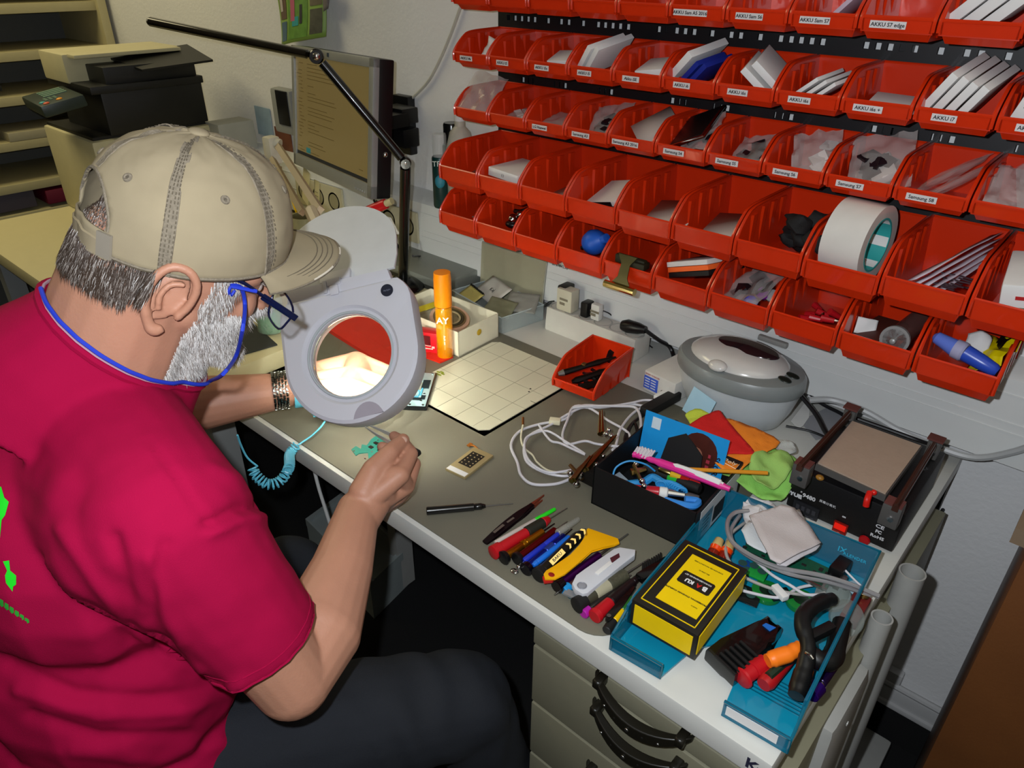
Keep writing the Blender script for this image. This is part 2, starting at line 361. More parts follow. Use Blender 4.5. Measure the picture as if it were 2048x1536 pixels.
def binmesh(W, Dp, H, lip, parent):
    """open-fronted stacking bin: origin at the bottom of its back, front towards -y"""
    b = MB(); t = .0022; W2 = W / 2; ft = Dp * .80
    b.prism([(-W2 + .010, -Dp + .018), (W2 - .010, -Dp + .018), (W2 - .007, -.003), (-W2 + .007, -.003)], 0, t)
    zs = lip * .40                                         # foot step: the lower body is narrower and set back
    b.prism([(-W2 + .003, -Dp + .004), (W2 - .003, -Dp + .004), (W2 - .003, -Dp + .012), (-W2 + .003, -Dp + .012)], zs - .0015, zs + .001)
    b.rings([[V((-W2 + .010, -Dp + .018, 0)), V((W2 - .010, -Dp + .018, 0)), V((W2 - .010, -Dp + .020, 0)), V((-W2 + .010, -Dp + .020, 0))],
             [V((-W2 + .008, -Dp + .008, zs)), V((W2 - .008, -Dp + .008, zs)), V((W2 - .008, -Dp + .010, zs)), V((-W2 + .008, -Dp + .010, zs))]])
    b.rings([[V((-W2 + .003, -Dp + .003, zs)), V((W2 - .003, -Dp + .003, zs)), V((W2 - .003, -Dp + .006, zs)), V((-W2 + .003, -Dp + .006, zs))],
             [V((-W2 + .0015, -Dp, lip)), V((W2 - .0015, -Dp, lip)), V((W2 - .0015, -Dp + .003, lip)), V((-W2 + .0015, -Dp + .003, lip))]])
    b.box((0, -t / 2, H / 2), (W - .008, t, H))
    ro = .010
    for s in (-1, 1):
        pr = [(-Dp + .003, zs), (-Dp, lip), (-Dp + .011, lip + (H - lip) * .38), (-Dp + .030, lip + (H - lip) * .78), (-Dp + .044, lip + (H - lip) * .92), (-Dp + .075, H - .001), (0, H), (0, zs), (-.01, 0), (-Dp + .018, 0), (-Dp + .010, zs)]
        def P(y, z, o): 
            xo = W2 - .0015 - (.004 * (1 - z / H)) - (.004 if z < zs * .9 else 0)
            return V((s * (xo - o), y, z))
        b.rings([[P(y, z, 0) for y, z in pr], [P(y, z, t) for y, z in pr]])
        rim = [V((s * (W2 - .0025), -Dp + .0005, zs + .002))] + [V((s * (W2 - .0025 - .0), y, z)) for y, z in pr[1:7]]
        b.tube(rim, .0024, seg=6, sm=3)
        for k in range(4 if big else 3):                                 # corrugation of the side wall
            y = -Dp + .048 + k * (Dp - .05) / (4 if big else 3); zt_ = H - .006 if k else H - .013
            b.prism([(y - .010, 0), (y - .006, -.0030), (y + .007, -.0030), (y + .011, 0)] if s > 0 else [(y - .010, 0), (y - .006, .0030), (y + .007, .0030), (y + .011, 0)], .004, zt_,
                    Matrix(((0, 1, 0, s * (W2 - .0045)), (1, 0, 0, 0), (0, 0, 1, 0), (0, 0, 0, 1))))
    b.tube([V((-W2 + .0025, -Dp + .001, lip)), V((W2 - .0025, -Dp + .001, lip))], .0024, seg=6, sm=0)
    b.tube([V((-W2 + .004, -.001, H)), V((W2 - .004, -.001, H))], .002, seg=6, sm=0)
    return b.done('body', redp, parent)
lblm = mat('label_strip', 'c9c4c4', .6)
ROWN = {'A': 'top row', 'B': 'second row', 'C': 'third row', 'D': 'fourth row', 'E': 'bottom row'}
PIT = {'A': .0962, 'B': .0962, 'C': .0965, 'D': .1115, 'E': .1075}
BX = {'A': -1.145, 'B': -1.145, 'C': -1.147, 'D': -1.142, 'E': -1.147}
BZ = {'A': 1.345, 'B': 1.242, 'C': 1.138, 'D': 1.012, 'E': .914}
ORD = [q + ' from left' for q in ('first', 'second', 'third', 'fourth', 'fifth', 'sixth', 'seventh', 'eighth', 'ninth', 'tenth', 'eleventh')]
proto = {}; BINM = {}
cont = {'A': ['empty'] * 5 + ['with white name strip'] * 2 + ['with white name strip and pale box'] + ['with white name strip'] + ['holding three white boxes', 'cut by the frame edge'],
 'B': ['holding a crumpled paper', 'with a name strip only', 'holding one flat white box', 'holding two leaning white boxes', 'holding one thin white box', 'holding a white and two blue boxes', 'holding two fallen white boxes', 'holding three thin white boxes', 'holding a flat white card box', 'holding four leaning white boxes', 'holding two tall white boxes'],
 'C': ['with a clear bag spilling out', 'with a clear flat bag', 'with a name strip and clear bag', 'with a dark parts bag', 'with a grey card corner', 'with shiny phone parts', 'with dark small parts', 'with a clear bag of white parts', 'with a clear bag and white box', 'with long clear bags', 'with crumpled clear bags'],
 'D': ['with a card at its bottom', 'holding a flat white carton', 'with a small card', 'holding a black and white box', 'with a grey card inside', 'with a pale card inside', 'holding a heap of black cloth', 'holding a big tape roll', 'holding a bundle of paper slips', 'holding a white square carton'],
 'E': ['with small paper scraps', 'holding a chrome knob part', 'with tiny dark screws', 'holding a blue rubber blower', 'with a brass clip on its lip', 'holding orange and white boxes', 'holding a bag of coloured parts', 'holding red connectors', 'holding a silver ended tube', 'holding a blue tube and yellow bag']}
LBL = {'A': {5: 'AKKU Sam A5 2016', 6: 'AKKU Sam S6', 7: 'AKKU Sam S7', 8: 'AKKU S7 edge'},
 'B': {0: 'AKKU i4s', 1: 'AKKU i5', 2: 'AKKU i5s', 3: 'AKKU i5', 4: 'Akku iSE', 5: 'AKKU i6', 6: 'AKKU i6s', 7: 'AKKU i6s', 8: 'AKKU i6s +', 9: 'AKKU i7', 10: 'AKKU i8'},
 'C': {2: 'LG Huawei', 3: 'Samsung A3', 4: 'Samsung A3 2016', 5: 'Samsung S4', 6: 'Samsung S5', 7: 'Samsung S6', 8: 'Samsung S7', 9: 'Samsung S8'}}
for row in 'ABCDE':
    big = row in 'DE'; dims = (PIT['D' if row == 'D' else 'E'] - .0015, .19, .088, .045) if big else (.0950, .137, .064, .027)
    for k in range(10 if big else 11):
        x = BX[row] + PIT[row] * (k + .5); key = row if big else 'S'
        lab = 'red bin %s, %s, %s' % (cont[row][k], ORD[k], ROWN[row])
        m = Matrix.Translation((x, -.022, BZ[row]))
        if row == 'D' and k == 7: m = m @ TR(0, 0, -.004, 0, 0, 0)
        o = thing('storage_bin', lab, 'bin', m, 'red bins on the wall rack'); BINM[(row, k)] = m
        if key not in proto: proto[key] = binmesh(*dims, o)
        else:
            c = proto[key].copy(); COL.objects.link(c); c.parent = o
        s = LBL.get(row, {}).get(k)
        if s:
            wl = .030 + .0030 * max(0, len(s) - 7)
            off = -.010
            MB().box((off, -.1383, .0188), (wl, .0008, .0088), TR(0, 0, 0)).done('name_strip', lblm, o).rotation_euler = (R(0), 0, 0)
            text(s, .0066, TR(off, -.1389, .0186, 90), ink, [c_ for c_ in o.children if c_.name.startswith('name_strip')][0], 'lettering', sx=1.05, bold=.0001)
def IN(row, k, x, y, z, rx=0, ry=0, rz=0):
    """frame inside a bin: x across, y from the lip backwards, z above its floor"""
    dp = .19 if row in 'DE' else .137
    if row in 'DE': z += .010; y += .006
    else: z += .004; y += .012
    return BINM[(row, k)] @ TR(x, -dp + y, z, rx, ry, rz)
def carton(row, k, x, y, z, d, rot, label, m=paper, grp=None, txt=None, name='parts_box'):
    M_ = IN(row, k, x, y, z, *rot); o = thing(name, label, 'box', M_, grp)
    MB().box((0, 0, 0), d, bev=min(d) * .08).done('carton', m, o)
    MB().box((0, d[1] / 2 - .002, 0), (d[0] * .98, .0006, d[2] * .9)).done('flap', paper, o)
    if txt: text(txt, .007, TR(0, -d[1] / 2 - .0002, 0, 90), ink, o)
    return o
pg = 'small white parts boxes in the second row bins'
# leaning boxes: (row, k, list of (x, y, z, size, ry))
carton('B', 2, .002, .042, .028, (.052, .05, .009), (16, -4, 8), 'flat white box lying in the third bin of the second row')
for i, nm in enumerate(('left', 'right')): carton('B', 3, -.020 + i * .017, .045, .040, (.0095, .085, .062), (14, 40, -2), '%s one of two leaning white boxes in the fourth bin of the second row' % nm)
carton('B', 4, .006, .045, .029, (.058, .06, .013), (14, -8, 4), 'thin white box lying in the fifth bin of the second row')
carton('B', 5, -.022, .050, .046, (.012, .09, .062), (14, 46, 0), 'leaning white box above the blue boxes in the sixth bin of the second row')
blb = mat('royal_blue_box', '1c2c8c', .4)
for i, nm in enumerate(('upper', 'lower')): carton('B', 5, -.010 + i * .014, .045, .034 - .002 * i, (.008, .07, .052), (12, 46, 0), '%s royal blue box in the sixth bin of the second row' % nm, blb)
for i, nm in enumerate(('upper', 'lower')): carton('B', 6, .010 - i * .016, .050, .046 - .010 * i, (.0105, .09, .052), (14, -48, 4), '%s of two white boxes fallen to the right in the seventh bin' % nm)
for i, nm in enumerate(('left', 'middle', 'right')): carton('B', 7, -.010 + i * .013, .045, .032 - .002 * i, (.0055, .07, .046), (10, 52, 0), '%s of three thin white boxes in the eighth bin of the second row' % nm)
carton('B', 8, .004, .05, .018, (.060, .06, .004), (8, 2, 6), 'flat white card box in the ninth bin of the second row')
for i, nm in enumerate(('leftmost', 'second', 'third', 'rightmost')): carton('B', 9, -.026 + i * .0135, .048, .046 - .003 * i, (.0105, .09, .070 - .006 * (i > 1)), (14, 33, 0), '%s of four leaning white boxes in the tenth bin of the second row' % nm)
for i, nm in enumerate(('left', 'right')): carton('B', 10, -.022 + i * .026, .045, .046, (.015, .09, .080), (12, 18, 0), '%s of two tall white boxes at the right frame edge, second row' % nm, txt='T' if i == 0 else None)
for i, nm in enumerate(('left', 'middle', 'right')): carton('A', 9, -.016 + i * .019, .048, .046 - .003 * i, (.0135, .09, .070), (12, 46, 0), '%s of three white boxes leaning in the top row bin at the right' % nm)
carton('A', 7, .016, .05, .034, (.006, .07, .05), (10, 46, 0), 'pale lilac box leaning in the eighth bin of the top row', mat('pale_lilac_box', 'b9a8b8', .6))
def sheet(name, m, M_, w_, h_, label, cat, nu=10, nv=8, crumple=.004, seed=0, curl=0, th=.0004, parent=None):
    b = MB()
    def f(a, c):
        p = V(((a - .5) * w_, (c - .5) * h_, 0)); q = noise.noise(V((p.x * 45 + seed, p.y * 45, seed * 1.7)))
        p.z = q * crumple * 2 + curl * (a - .5) ** 2; p.x += crumple * .5 * noise.noise(V((p.y * 60, seed, 3)))
        p.y += crumple * .5 * noise.noise(V((p.x * 60, seed, 9))); return M_ @ p
    b.grid(f, nu, nv)
    o = b.done(name, m, ang=60 if crumple < .003 else 25); md = o.modifiers.new('solid', 'SOLIDIFY'); md.thickness = th
    if parent: o.parent = parent; return o
    return tag(o, label, cat)
bagm = mat('clear_bag', 'cfc8c4', .18, alpha=.30, coat=.5)
def bag(row, k, x, y, z, w_, h_, rot, label, seed, fill=None, crumple=.007):
    o = thing('clear_bag', label, 'bag', IN(row, k, x, y, z, *rot))
    for s in (-1, 1):
        b = MB()
        def f(a, c):
            q = noise.noise(V((a * 5 + seed, c * 5, seed * 2.3)))
            e = math.sin(math.pi * a) ** .5 * math.sin(math.pi * c) ** .5
            return V(((a - .5) * w_, (c - .5) * h_, s * (.006 * e) + q * crumple))
        b.grid(f, 14, 14); b.done('film', bagm, o, ang=28)
    if fill:
        b = MB(); random.seed(seed)
        for i in range(5): b.box((0, 0, 0), (w_ * .3, h_ * .2, .004), TR(random.uniform(-.25, .25) * w_, random.uniform(-.3, .2) * h_, random.uniform(-.003, .003), random.uniform(-15, 15), random.uniform(-15, 15), random.uniform(-40, 40)) )
        b.done('contents', fill, o)
    return o
dk_ = mat('dark_parts', '1c1218', .35); wp_ = mat('pale_parts', 'cfc6c2', .5); cdm = mat('greige_card', 'b4a79c', .75)
sheet('crumpled_paper', paper, IN('B', 0, .010, .05, .030, 40, 10, 20), .045, .04, 'crumpled white paper in the leftmost bin of the second row', 'paper', crumple=.006, seed=2)
bag('C', 0, -.016, .036, .050, .076, .10, (38, 12, 10), 'clear plastic bag hanging out of the leftmost bin of the third row', 4)
bag('C', 1, .0, .05, .018, .07, .07, (8, 0, 0), 'clear flat bag in the second bin of the third row', 5, wp_, .003)
bag('C', 2, .0, .05, .020, .075, .07, (10, 0, 5), 'clear flat bag in the third bin of the third row', 6, None, .004)
bag('C', 3, .008, .05, .034, .075, .09, (30, -12, 10), 'clear bag of dark parts in the fourth bin of the third row', 7, dk_)
sheet('card_piece', cdm, IN('C', 4, .010, .05, .036, 32, 30, -30), .055, .075, 'grey card corner standing in the fifth bin of the third row', 'card', 2, 2, .0002, th=.0015)
bag('C', 5, .006, .045, .036, .075, .09, (25, -28, 10), 'clear bag of shiny phone parts in the sixth bin of the third row', 8, dk_)
o = thing('phone_part', 'shiny silver phone frame sticking up in the sixth bin of the third row', 'phone part', IN('C', 5, -.005, .045, .048, 22, -24, 0)); MB().box((0, 0, 0), (.07, .10, .005), bev=.002).done('frame', chrome, o); MB().box((0, 0, .0028), (.06, .09, .0006)).done('glass', black, o)
bag('C', 6, .006, .05, .026, .07, .08, (25, -12, 0), 'clear bag of dark parts in the seventh bin of the third row', 9, dk_)
bag('C', 7, .010, .045, .034, .07, .09, (40, -12, 15), 'clear bag of white parts in the eighth bin of the third row', 10, wp_, .010)
bag('C', 8, .008, .045, .042, .085, .10, (38, -14, 10), 'clear bag above the white box in the ninth bin of the third row', 11, dk_, .010)
carton('C', 8, .012, .045, .030, (.034, .05, .012), (24, -34, 22), 'small white and black box inside the ninth bin of the third row', wp_)
for i, nm in enumerate(('upper', 'lower')): bag('C', 9, .004 + .012 * i, .055, .038 - .008 * i, .03, .12, (22, -38, -42), '%s long clear bag in the tenth bin of the third row' % nm, 12 + i, None, .003)
for i, nm in enumerate(('left', 'right')): bag('C', 10, -.012 + .03 * i, .045, .030 + .016 * i, .06, .08, (34, 10 - 30 * i, 10), '%s crumpled clear bag in the third row bin at the right frame edge' % nm, 21 + i, wp_ if i else None, .010)
# row D
for k, lb, a in ((0, 'grey card on the floor of the leftmost bin, fourth row', 5), (2, 'grey card on the floor of the third bin, fourth row', -8), (4, 'large grey card sloping in the fifth bin, fourth row', 10), (5, 'large pale card sloping in the sixth bin, fourth row', 6)):
    sheet('card_piece', cdm, IN('D', k, .015, .065, .020 if k < 3 else .027, 8, -8, a), .085, .12, lb, 'card', 2, 2, .0002, th=.0016)
o = carton('D', 1, -.002, .062, .040, (.080, .10, .017), (0, 3, -2), 'flat white carton with a small print in the second bin of the fourth row', paper, txt='( )')
o = carton('D', 3, .004, .06, .040, (.075, .075, .010), (22, -14, -12), 'black and white phone parts box in the fourth bin of the fourth row', wp_)
MB().box((0, -.0377, 0), (.060, .0012, .0085)).done('black_side', black, o)
b = MB()
for i in range(9):
    a = i * 2.3; b.ell((.016 + .016 * math.cos(a), .075 + .022 * math.sin(a), .022 + .003 * i), (.020, .017, .009), TR(0, 0, 0, i * 5, i * 4, 0), 10, 6)
b.bm.transform(IN('D', 6, -.010, .01, 0))
for v_ in b.bm.verts: v_.co += noise.noise_vector(v_.co * 90) * .007
one('cloth_heap', b, mat('black_cloth', '0a090b', .8, bump=.3), 'heap of black cloth pieces in the seventh bin of the fourth row', 'cloth', ang=50)
# tape roll
tp = thing('tape_roll', 'large clear parcel tape roll standing in the eighth bin of the fourth row', 'tape', IN('D', 7, -.006, .064, .058, 0, 90, -6))
prof = [(.040, -.030), (.058, -.030), (.058, .030), (.040, .030)]
b = MB(); seg = 40
b.rings([[V((r * math.cos(a), r * math.sin(a), z)) for r, z in prof] for a in [2 * math.pi * i / seg for i in range(seg)]], closed=True)
b.done('tape', mat('milky_tape', 'd2cec8', .25, coat=.5), tp)
prof = [(.0375, -.0302), (.0402, -.0302), (.0402, .0302), (.0375, .0302)]
b = MB(); b.rings([[V((r * math.cos(a), r * math.sin(a), z)) for r, z in prof] for a in [2 * math.pi * i / seg for i in range(seg)]], closed=True)
core = b.done('core', mat('teal_core', '2f9c9a', .5), tp)
for i in range(6):
    a = i * math.pi / 3 + .2; b = MB()
    b.grid(lambda p, q: V((.0372 * math.cos(a + p * .4), .0372 * math.sin(a + p * .4), (q - .5) * .058)), 5, 2); b.done('white_print', paper, core)
    text('tesa' if 0 else 'TAPE', .012, Matrix.Translation((.0369 * math.cos(a + .2), .0369 * math.sin(a + .2), 0)) @ frame((0, 0, 0), x=V((0, 0, 1)), z=V((-math.cos(a + .2), -math.sin(a + .2), 0))), mat('red_ink', 'b03020', .6), core, ext=.0001) if i % 2 == 0 else None
for i, nm in enumerate(('top', 'upper', 'middle', 'lower', 'bottom')):
    sheet('paper_slip', mat('lilac_paper', 'c2b8c4', .6), IN('D', 8, .010 + .004 * i, .075, .058 - .006 * i, 22 - 2 * i, -30, -38 + 4 * i), .020, .15, '%s paper slip of the bundle in the ninth bin of the fourth row' % nm, 'paper', 2, 6, .001, seed=i)
b = MB(); random.seed(5)
for i in range(14): b.box((0, 0, 0), (.018, .003, .0015), TR(random.uniform(0, .03), random.uniform(.02, .06), .026 + .001 * i, 0, 0, random.uniform(-25, 25)))
b.bm.transform(IN('D', 8, .006, .0, .0)); one('screw_blisters', b, mat('dark_slips', '3a2830', .5), 'small dark printed slips under the paper bundle', 'slips')
o = carton('D', 9, -.006, .060, .046, (.052, .10, .052), (10, -8, 6), 'white square carton with a red and green mark in the fourth row, right frame edge', paper)
for i, (c_, z_, x_) in enumerate((('b02020', .008, -.004), ('1d2a1d', .006, .008), ('2d5a2d', -.007, -.002))): MB().box((x_, -.0505, z_), (.010 if i == 0 else .013, .0006, .005 if i == 0 else .003)).done('printed_mark', mat('mark_%d' % i, c_, .6), o)
# row E
b = MB(); random.seed(3)
for i in range(16): b.box((0, 0, 0), (.014, .008, .0012), TR(random.uniform(-.01, .035), random.uniform(.03, .10), .012 + .0009 * i, random.uniform(-9, 9), random.uniform(-9, 9), random.uniform(0, 180)))
b.bm.transform(IN('E', 0, 0, 0, 0)); one('paper_scraps', b, mat('grey_scraps', '8e8484', .7), 'small grey paper scraps in the leftmost bin of the bottom row', 'scraps')
o = thing('knob_part', 'chrome ball knob on a black stem in the second bin of the bottom row', 'knob', IN('E', 1, .006, .045, .034))
b = MB(); b.ell((0, 0, .008), .011); b.ell((.010, .012, .018), .008); b.done('ball', chrome, o)
b = MB(); b.tube([(-.012, .02, .018), (.01, .02, .022), (.03, .05, .036)], .005); b.ell((0, 0, -.002), (.016, .016, .008)); b.done('stem', black, o)
b = MB(); random.seed(9)
for i in range(22): b.ell((random.uniform(0, .03), random.uniform(.03, .07), .005), .0022, seg=6, rg=4)
b.bm.transform(IN('E', 2, 0, 0, 0)); o = one('screws', b, mat('dark_screws', '2b2420', .4, .6), 'tiny dark screws in the third bin of the bottom row', 'screws')
o['kind'] = 'stuff'
o = thing('air_blower', 'blue rubber air blower bulb in the fourth bin of the bottom row', 'blower', IN('E', 3, .004, .036, .046, 0, 0, 0) @ Matrix.Scale(1.22, 4))
MB().lathe([(.001, -.019), (.010, -.0175), (.017, -.010), (.020, 0), (.0185, .008), (.013, .017), (.008, .022), (.007, .030), (.001, .031)], TR(0, 0, 0, 0, 62, -10), 24).done('bulb', mat('cobalt_rubber', '1853b4', .45), o)
MB().cyl((-.018, -.004, -.012), (-.0205, -.005, -.013), .003).done('valve', black, o)
# bulldog clip
o = thing('bulldog_clip', 'long brass bulldog clip hooked over the lip of the fifth bottom row bin', 'clip', IN('E', 4, .000, -.008, .040))
b = MB(); b.prism([(-.022, 0), (.022, 0), (.010, .016), (.009, .040), (.020, .056), (-.020, .056), (-.009, .040), (-.010, .016)], 0, .0012, TR(0, -.014, -.036, 72, 0, 0)); b.done('lever', mat('dull_olive_steel', '5a5434', .35, .8), o)
b = MB(); b.tube([(-.032, -.016, -.038), (.032, -.016, -.038)], .0070, seg=10, sm=0); b.done('jaw', mat('shiny_brass', 'c9b878', .18, 1), o)
b = MB(); b.box((.0, .014, .004), (.062, .012, .016), bev=.003); b.box((.018, .012, .002), (.034, .02, .012), bev=.003); b.done('rear_jaw', mat('dark_olive_metal', '2a2a1c', .5, .4), o)
for i, (c_, nm, z) in enumerate((('d9d6d2', 'white', .060), ('f0682a', 'orange', .051), ('141214', 'black', .042))):
    o = carton('E', 5, .006 + .003 * i, .062, z, (.085, .10, .0085), (-6, -20, -8), '%s box of the stack in the sixth bottom row bin' % nm, mat('stack_%s' % nm, c_, .5))
bag('E', 6, -.002, .070, .046, .09, .12, (28, -14, -20), 'clear bag of coloured parts in the seventh bin of the bottom row', 31, dk_, .010)
for i, (x, y, z, c_, nm) in enumerate(((.016, .05, .036, '7a1a8c', 'purple'), (.006, .03, .024, '4c48b8', 'violet blue'), (.030, .055, .034, 'b0b0b0', 'silver'))):
    o = one('round_part', MB().lathe([(.001, -.006), (.010, -.006), (.012, 0), (.008, .006), (.001, .007)], IN('E', 6, x, y, z, 30, 10, 0)), mat('round_%d' % i, c_, .35, .3 if i == 2 else 0), '%s round part beside the clear bag in the seventh bottom row bin' % nm, 'part')
random.seed(11)
for i in range(7):
    x, y = (i % 3 - .6) * .017 + .006, .032 + (i // 3) * .022; o = thing('jumper_connector', 'red connector with silver tip in the heap of the eighth bottom row bin', 'connector', IN('E', 7, x, y, .024 + .004 * (i % 3), random.uniform(-30, 30), random.uniform(-30, 30), random.uniform(-50, 50)), 'red connectors in the bottom row bin')
    MB().cyl((-.016, 0, 0), (.004, 0, 0), .0055, .004, 10).done('sleeve', redtool, o); MB().cyl((.004, 0, 0), (.018, 0, 0), .004, .0025, 10).done('tip', chrome, o)
o = thing('sealant_tube', 'clear sealant tube with grey round end in the ninth bottom row bin', 'tube', IN('E', 8, .018, .02, .036, -6, 0, 0))
MB().cyl((0, -.002, 0), (0, .12, 0), .0165).done('barrel', mat('smoky_tube', '7c5650', .25, alpha=.75), o)
b = MB(); b.lathe([(.0205, 0), (.0205, .006), (.004, .006), (.004, .016), (.0025, .017)], TR(0, .004, 0, 90), 26); b.done('end_cap', mat('zinc_grey', '8f8f8f', .4, .3), o)
carton('E', 8, -.018, .055, .022, (.050, .08, .012), (12, -8, -20), 'dark brown printed card box beside the sealant tube', mat('dark_brown_box', '4a2018', .5))
sheet('leaflet', paper, IN('E', 8, -.030, .045, .032, 70, 8, 30), .03, .025, 'small white leaflet beside the dark brown box in the ninth bottom row bin', 'paper', crumple=.002, seed=4)
o = thing('glue_tube', 'blue translucent glue tube with cap lying across the last bottom row bin', 'tube', IN('E', 9, .000, .022, .046, 0, 6, -8))
MB().rod((-.045, 0, .004), (-.012, 0, 0), [(0, .004), (.12, .0085), (.5, .010), (1, .0125)]).done('cap', mat('pale_blue_cap', '5a72c8', .25), o)
MB().rod((-.014, 0, 0), (0, 0, 0), [(0, .0135), (.8, .014), (1, .012)]).done('collar', mat('frosted_collar', 'a8a8c8', .3, alpha=.8), o)
MB().rod((0, 0, 0), (.046, 0, -.006), [(0, .012), (.5, .011), (.9, .009), (1, .006)]).done('body', mat('deep_blue_tube', '2848b0', .3), o)
sheet('yellow_bag', mat('yellow_film', 'd8c400', .4), IN('E', 9, .026, .06, .040, 35, -28, -30), .050, .08, 'crumpled yellow bag in the last bottom row bin', 'bag', crumple=.007, seed=8)
sheet('black_bag', mat('black_film', '0e0c08', .4), IN('E', 9, .034, .09, .054, 35, -28, -36), .022, .09, 'black strip bag above the yellow bag in the last bottom row bin', 'bag', crumple=.004, seed=9)
sheet('paper_scrap', paper, IN('E', 9, .006, .07, .046, 20, 10, 20), .028, .03, 'crumpled white scrap in the last bottom row bin', 'paper', crumple=.008, seed=12)
# ================================================================== things along the wall
blk = mat('gloss_black', '0a0a0a', .22, coat=.3)
# LED desk lamp
base = V((-1.292, -.205, .74)); p1 = TT(811, 325, 1.54); p2 = TT(633, 112, 1.44); p3 = TT(312, 45, 1.42)
o = thing('desk_lamp', 'black jointed bar desk lamp standing behind the magnifier', 'lamp', base)
I = Matrix.Translation(-base)
MB().lathe([(.052, 0), (.054, .004), (.050, .010), (.030, .018), (.016, .024), (.001, .025)], TR(0, 0, 0), 28).done('base', blk, o)
d = (p1 - base).normalized()
MB().cyl(base + V((0, 0, .02)), p1 - d * .012, .0115).done('pole', blk, o, inv=I)
MB().cyl(p1 + (p2 - p1).normalized() * .012, p2 - (p2 - p1).normalized() * .016, .0095).done('arm', blk, o, inv=I)
e = (p3 - p2).normalized()
b = MB(); b.lathe([(.008, 0), (.014, .004), (.014, (p3 - p2).length - .004), (.010, (p3 - p2).length)], frame(p2 + e * .014, y=V((0, 0, 1)), z=e), 16, 1, .62); b.done('light_bar', mat('bronze_black', '17130a', .2, .3, coat=.5), o, inv=I)
for q, r in ((p1, .0125), (p2, .015)):
    b = MB(); b.ell(q, r); b.cyl(q - V((.012, -.01, 0)), q + V((.012, -.01, 0)), r * .8); j = b.done('joint', blk, o, inv=I)
    b = MB(); c = q + (CAM - q).normalized() * r * .7; b.ell(c, (r * .62, r * .62, r * .62)); b.done('screw_cap', chrome, j, inv=I)
b = MB(); b.ell(base + V((-.02, -.035, .022)), .009); b.done('power_button', chrome, o, inv=I)
one('lamp_cable', MB().tube([D(826, 512, .80), D(845, 515, .76), D(862, 545, .745), D(845, 572, .744), D(836, 583, .744)], .0028), black, 'thin black cable looping beside the black lamp base', 'cable')
# monitor
mm = frame(CAM + (V((-1.438, -.254, 1.119)) - CAM) * 1.07, x=V((.977, -.214, .029)), y=V((.215, .968, -.131))) @ Matrix.Scale(1.07, 4)
o = thing('monitor', 'silver framed monitor showing a beige text page on the wall arm', 'monitor', mm)
silver = mat('silver_bezel', '9a9c9a', .35, .4); W, H = .430, .272
b = MB()
for (x, z, sx, sz) in ((0, H / 2 - .009, W, .018), (0, -H / 2 + .014, W, .028), (-W / 2 + .008, 0, .016, H), (W / 2 - .010, 0, .020, H)): b.box((x, -.002, z), (sx, .014, sz), bev=.002)
b.done('bezel', silver, o)
MB().box((0, .020, 0), (W, .034, H), bev=.004).done('back_case', black, o)
scm = mat('screen_beige', '5d4a1c', .25, var=.03, emit='8c7c50', es=.30)
s = MB().box((-.002, -.0025, .005), (W - .036, .003, H - .046)).done('screen', scm, o)
b = MB(); random.seed(21)
for i in range(26):
    z = H / 2 - .035 - i * .0078
    if random.random() < .8: b.box((-W / 2 + .035 + random.random() * .02, -.0042, z), (random.uniform(.01, .03), .0004, .0012))
    if random.random() < .75: wd = random.uniform(.03, .16); b.box((-W / 2 + .085 + wd / 2, -.0042, z), (wd, .0004, .0012))
    if random.random() < .2: b.box((W / 2 - .06, -.0042, z), (.02, .0004, .0012))
b.done('text_lines', mat('screen_text', '4c3c14', .4, emit='5c4a22', es=.25), s)
MB().box((-W / 2 + .085, -.0042, -H / 2 + .045), (.025, .0004, .012)).done('button', mat('screen_button', '1c5a5a', .4, emit='2c7c7c', es=.3), s)
MB().box((-.002, -.0042, -H / 2 + .033), (W - .036, .0004, .008)).done('taskbar', mat('screen_bar', '20242c', .4), s)
MB().box((0, -.010, H / 2 - .008), (.006, .002, .008)).done('logo', mat('logo_dark', '22303a', .5), o)
b = MB()
for i in range(5): b.box((W / 2 - .075 + i * .011, -.010, -H / 2 + .010), (.006, .002, .003))
b.done('button_row', grey, o)
br = thing('monitor_bracket', 'black folding wall arm holding the silver monitor', 'bracket', WY(795, 250, -.06))
I = br.matrix_world.inverted()
b = MB(); c = WY(800, 228, -.06); b.box(c, (.075, .05, .036), bev=.004); b.done('upper_arm', black, br, inv=I)
b = MB(); c = WY(803, 272, -.06); b.box(c, (.075, .05, .044), bev=.004); b.done('lower_arm', black, br, inv=I)
b = MB(); c = WY(805, 250, -.02); b.box((c.x, -.012, c.z), (.06, .024, .14), bev=.004); b.done('wall_plate', black, br, inv=I)
b = MB(); b.cyl(WY(770, 220, -.13), WY(770, 275, -.13), .016); b.box(WY(778, 240, -.11), (.06, .07, .03)); b.done('pivot', black, br, inv=I)
b = MB(); c = WY(769, 310, -.20); b.box(c, (.030, .014, .045), bev=.005); lg = b.done('mount_ear', black, br, inv=I); b = MB(); b.ell(WY(770, 309, -.215), .007); b.done('bolt', chrome, lg, inv=I)
# wall cable
pts = [WY(*p, -.006) for p in ((926, 0), (905, 60), (880, 120), (855, 165), (820, 200), (795, 216))]
one('wall_cable', MB().tube(pts, .0035), mat('cable_white', 'b4b2a6', .5), 'white cable running down the wall from the bins to the monitor arm', 'cable')
# phone on wall
c = WY(575, 222, -.025); o = thing('wall_telephone', 'grey wall telephone base with a black face left of the monitor', 'telephone', c)
MB().box((0, 0, 0), (.10, .04, .125), bev=.012).done('body', grey, o)
MB().box((.012, -.021, .012), (.055, .006, .095), bev=.003).done('face', black, o)
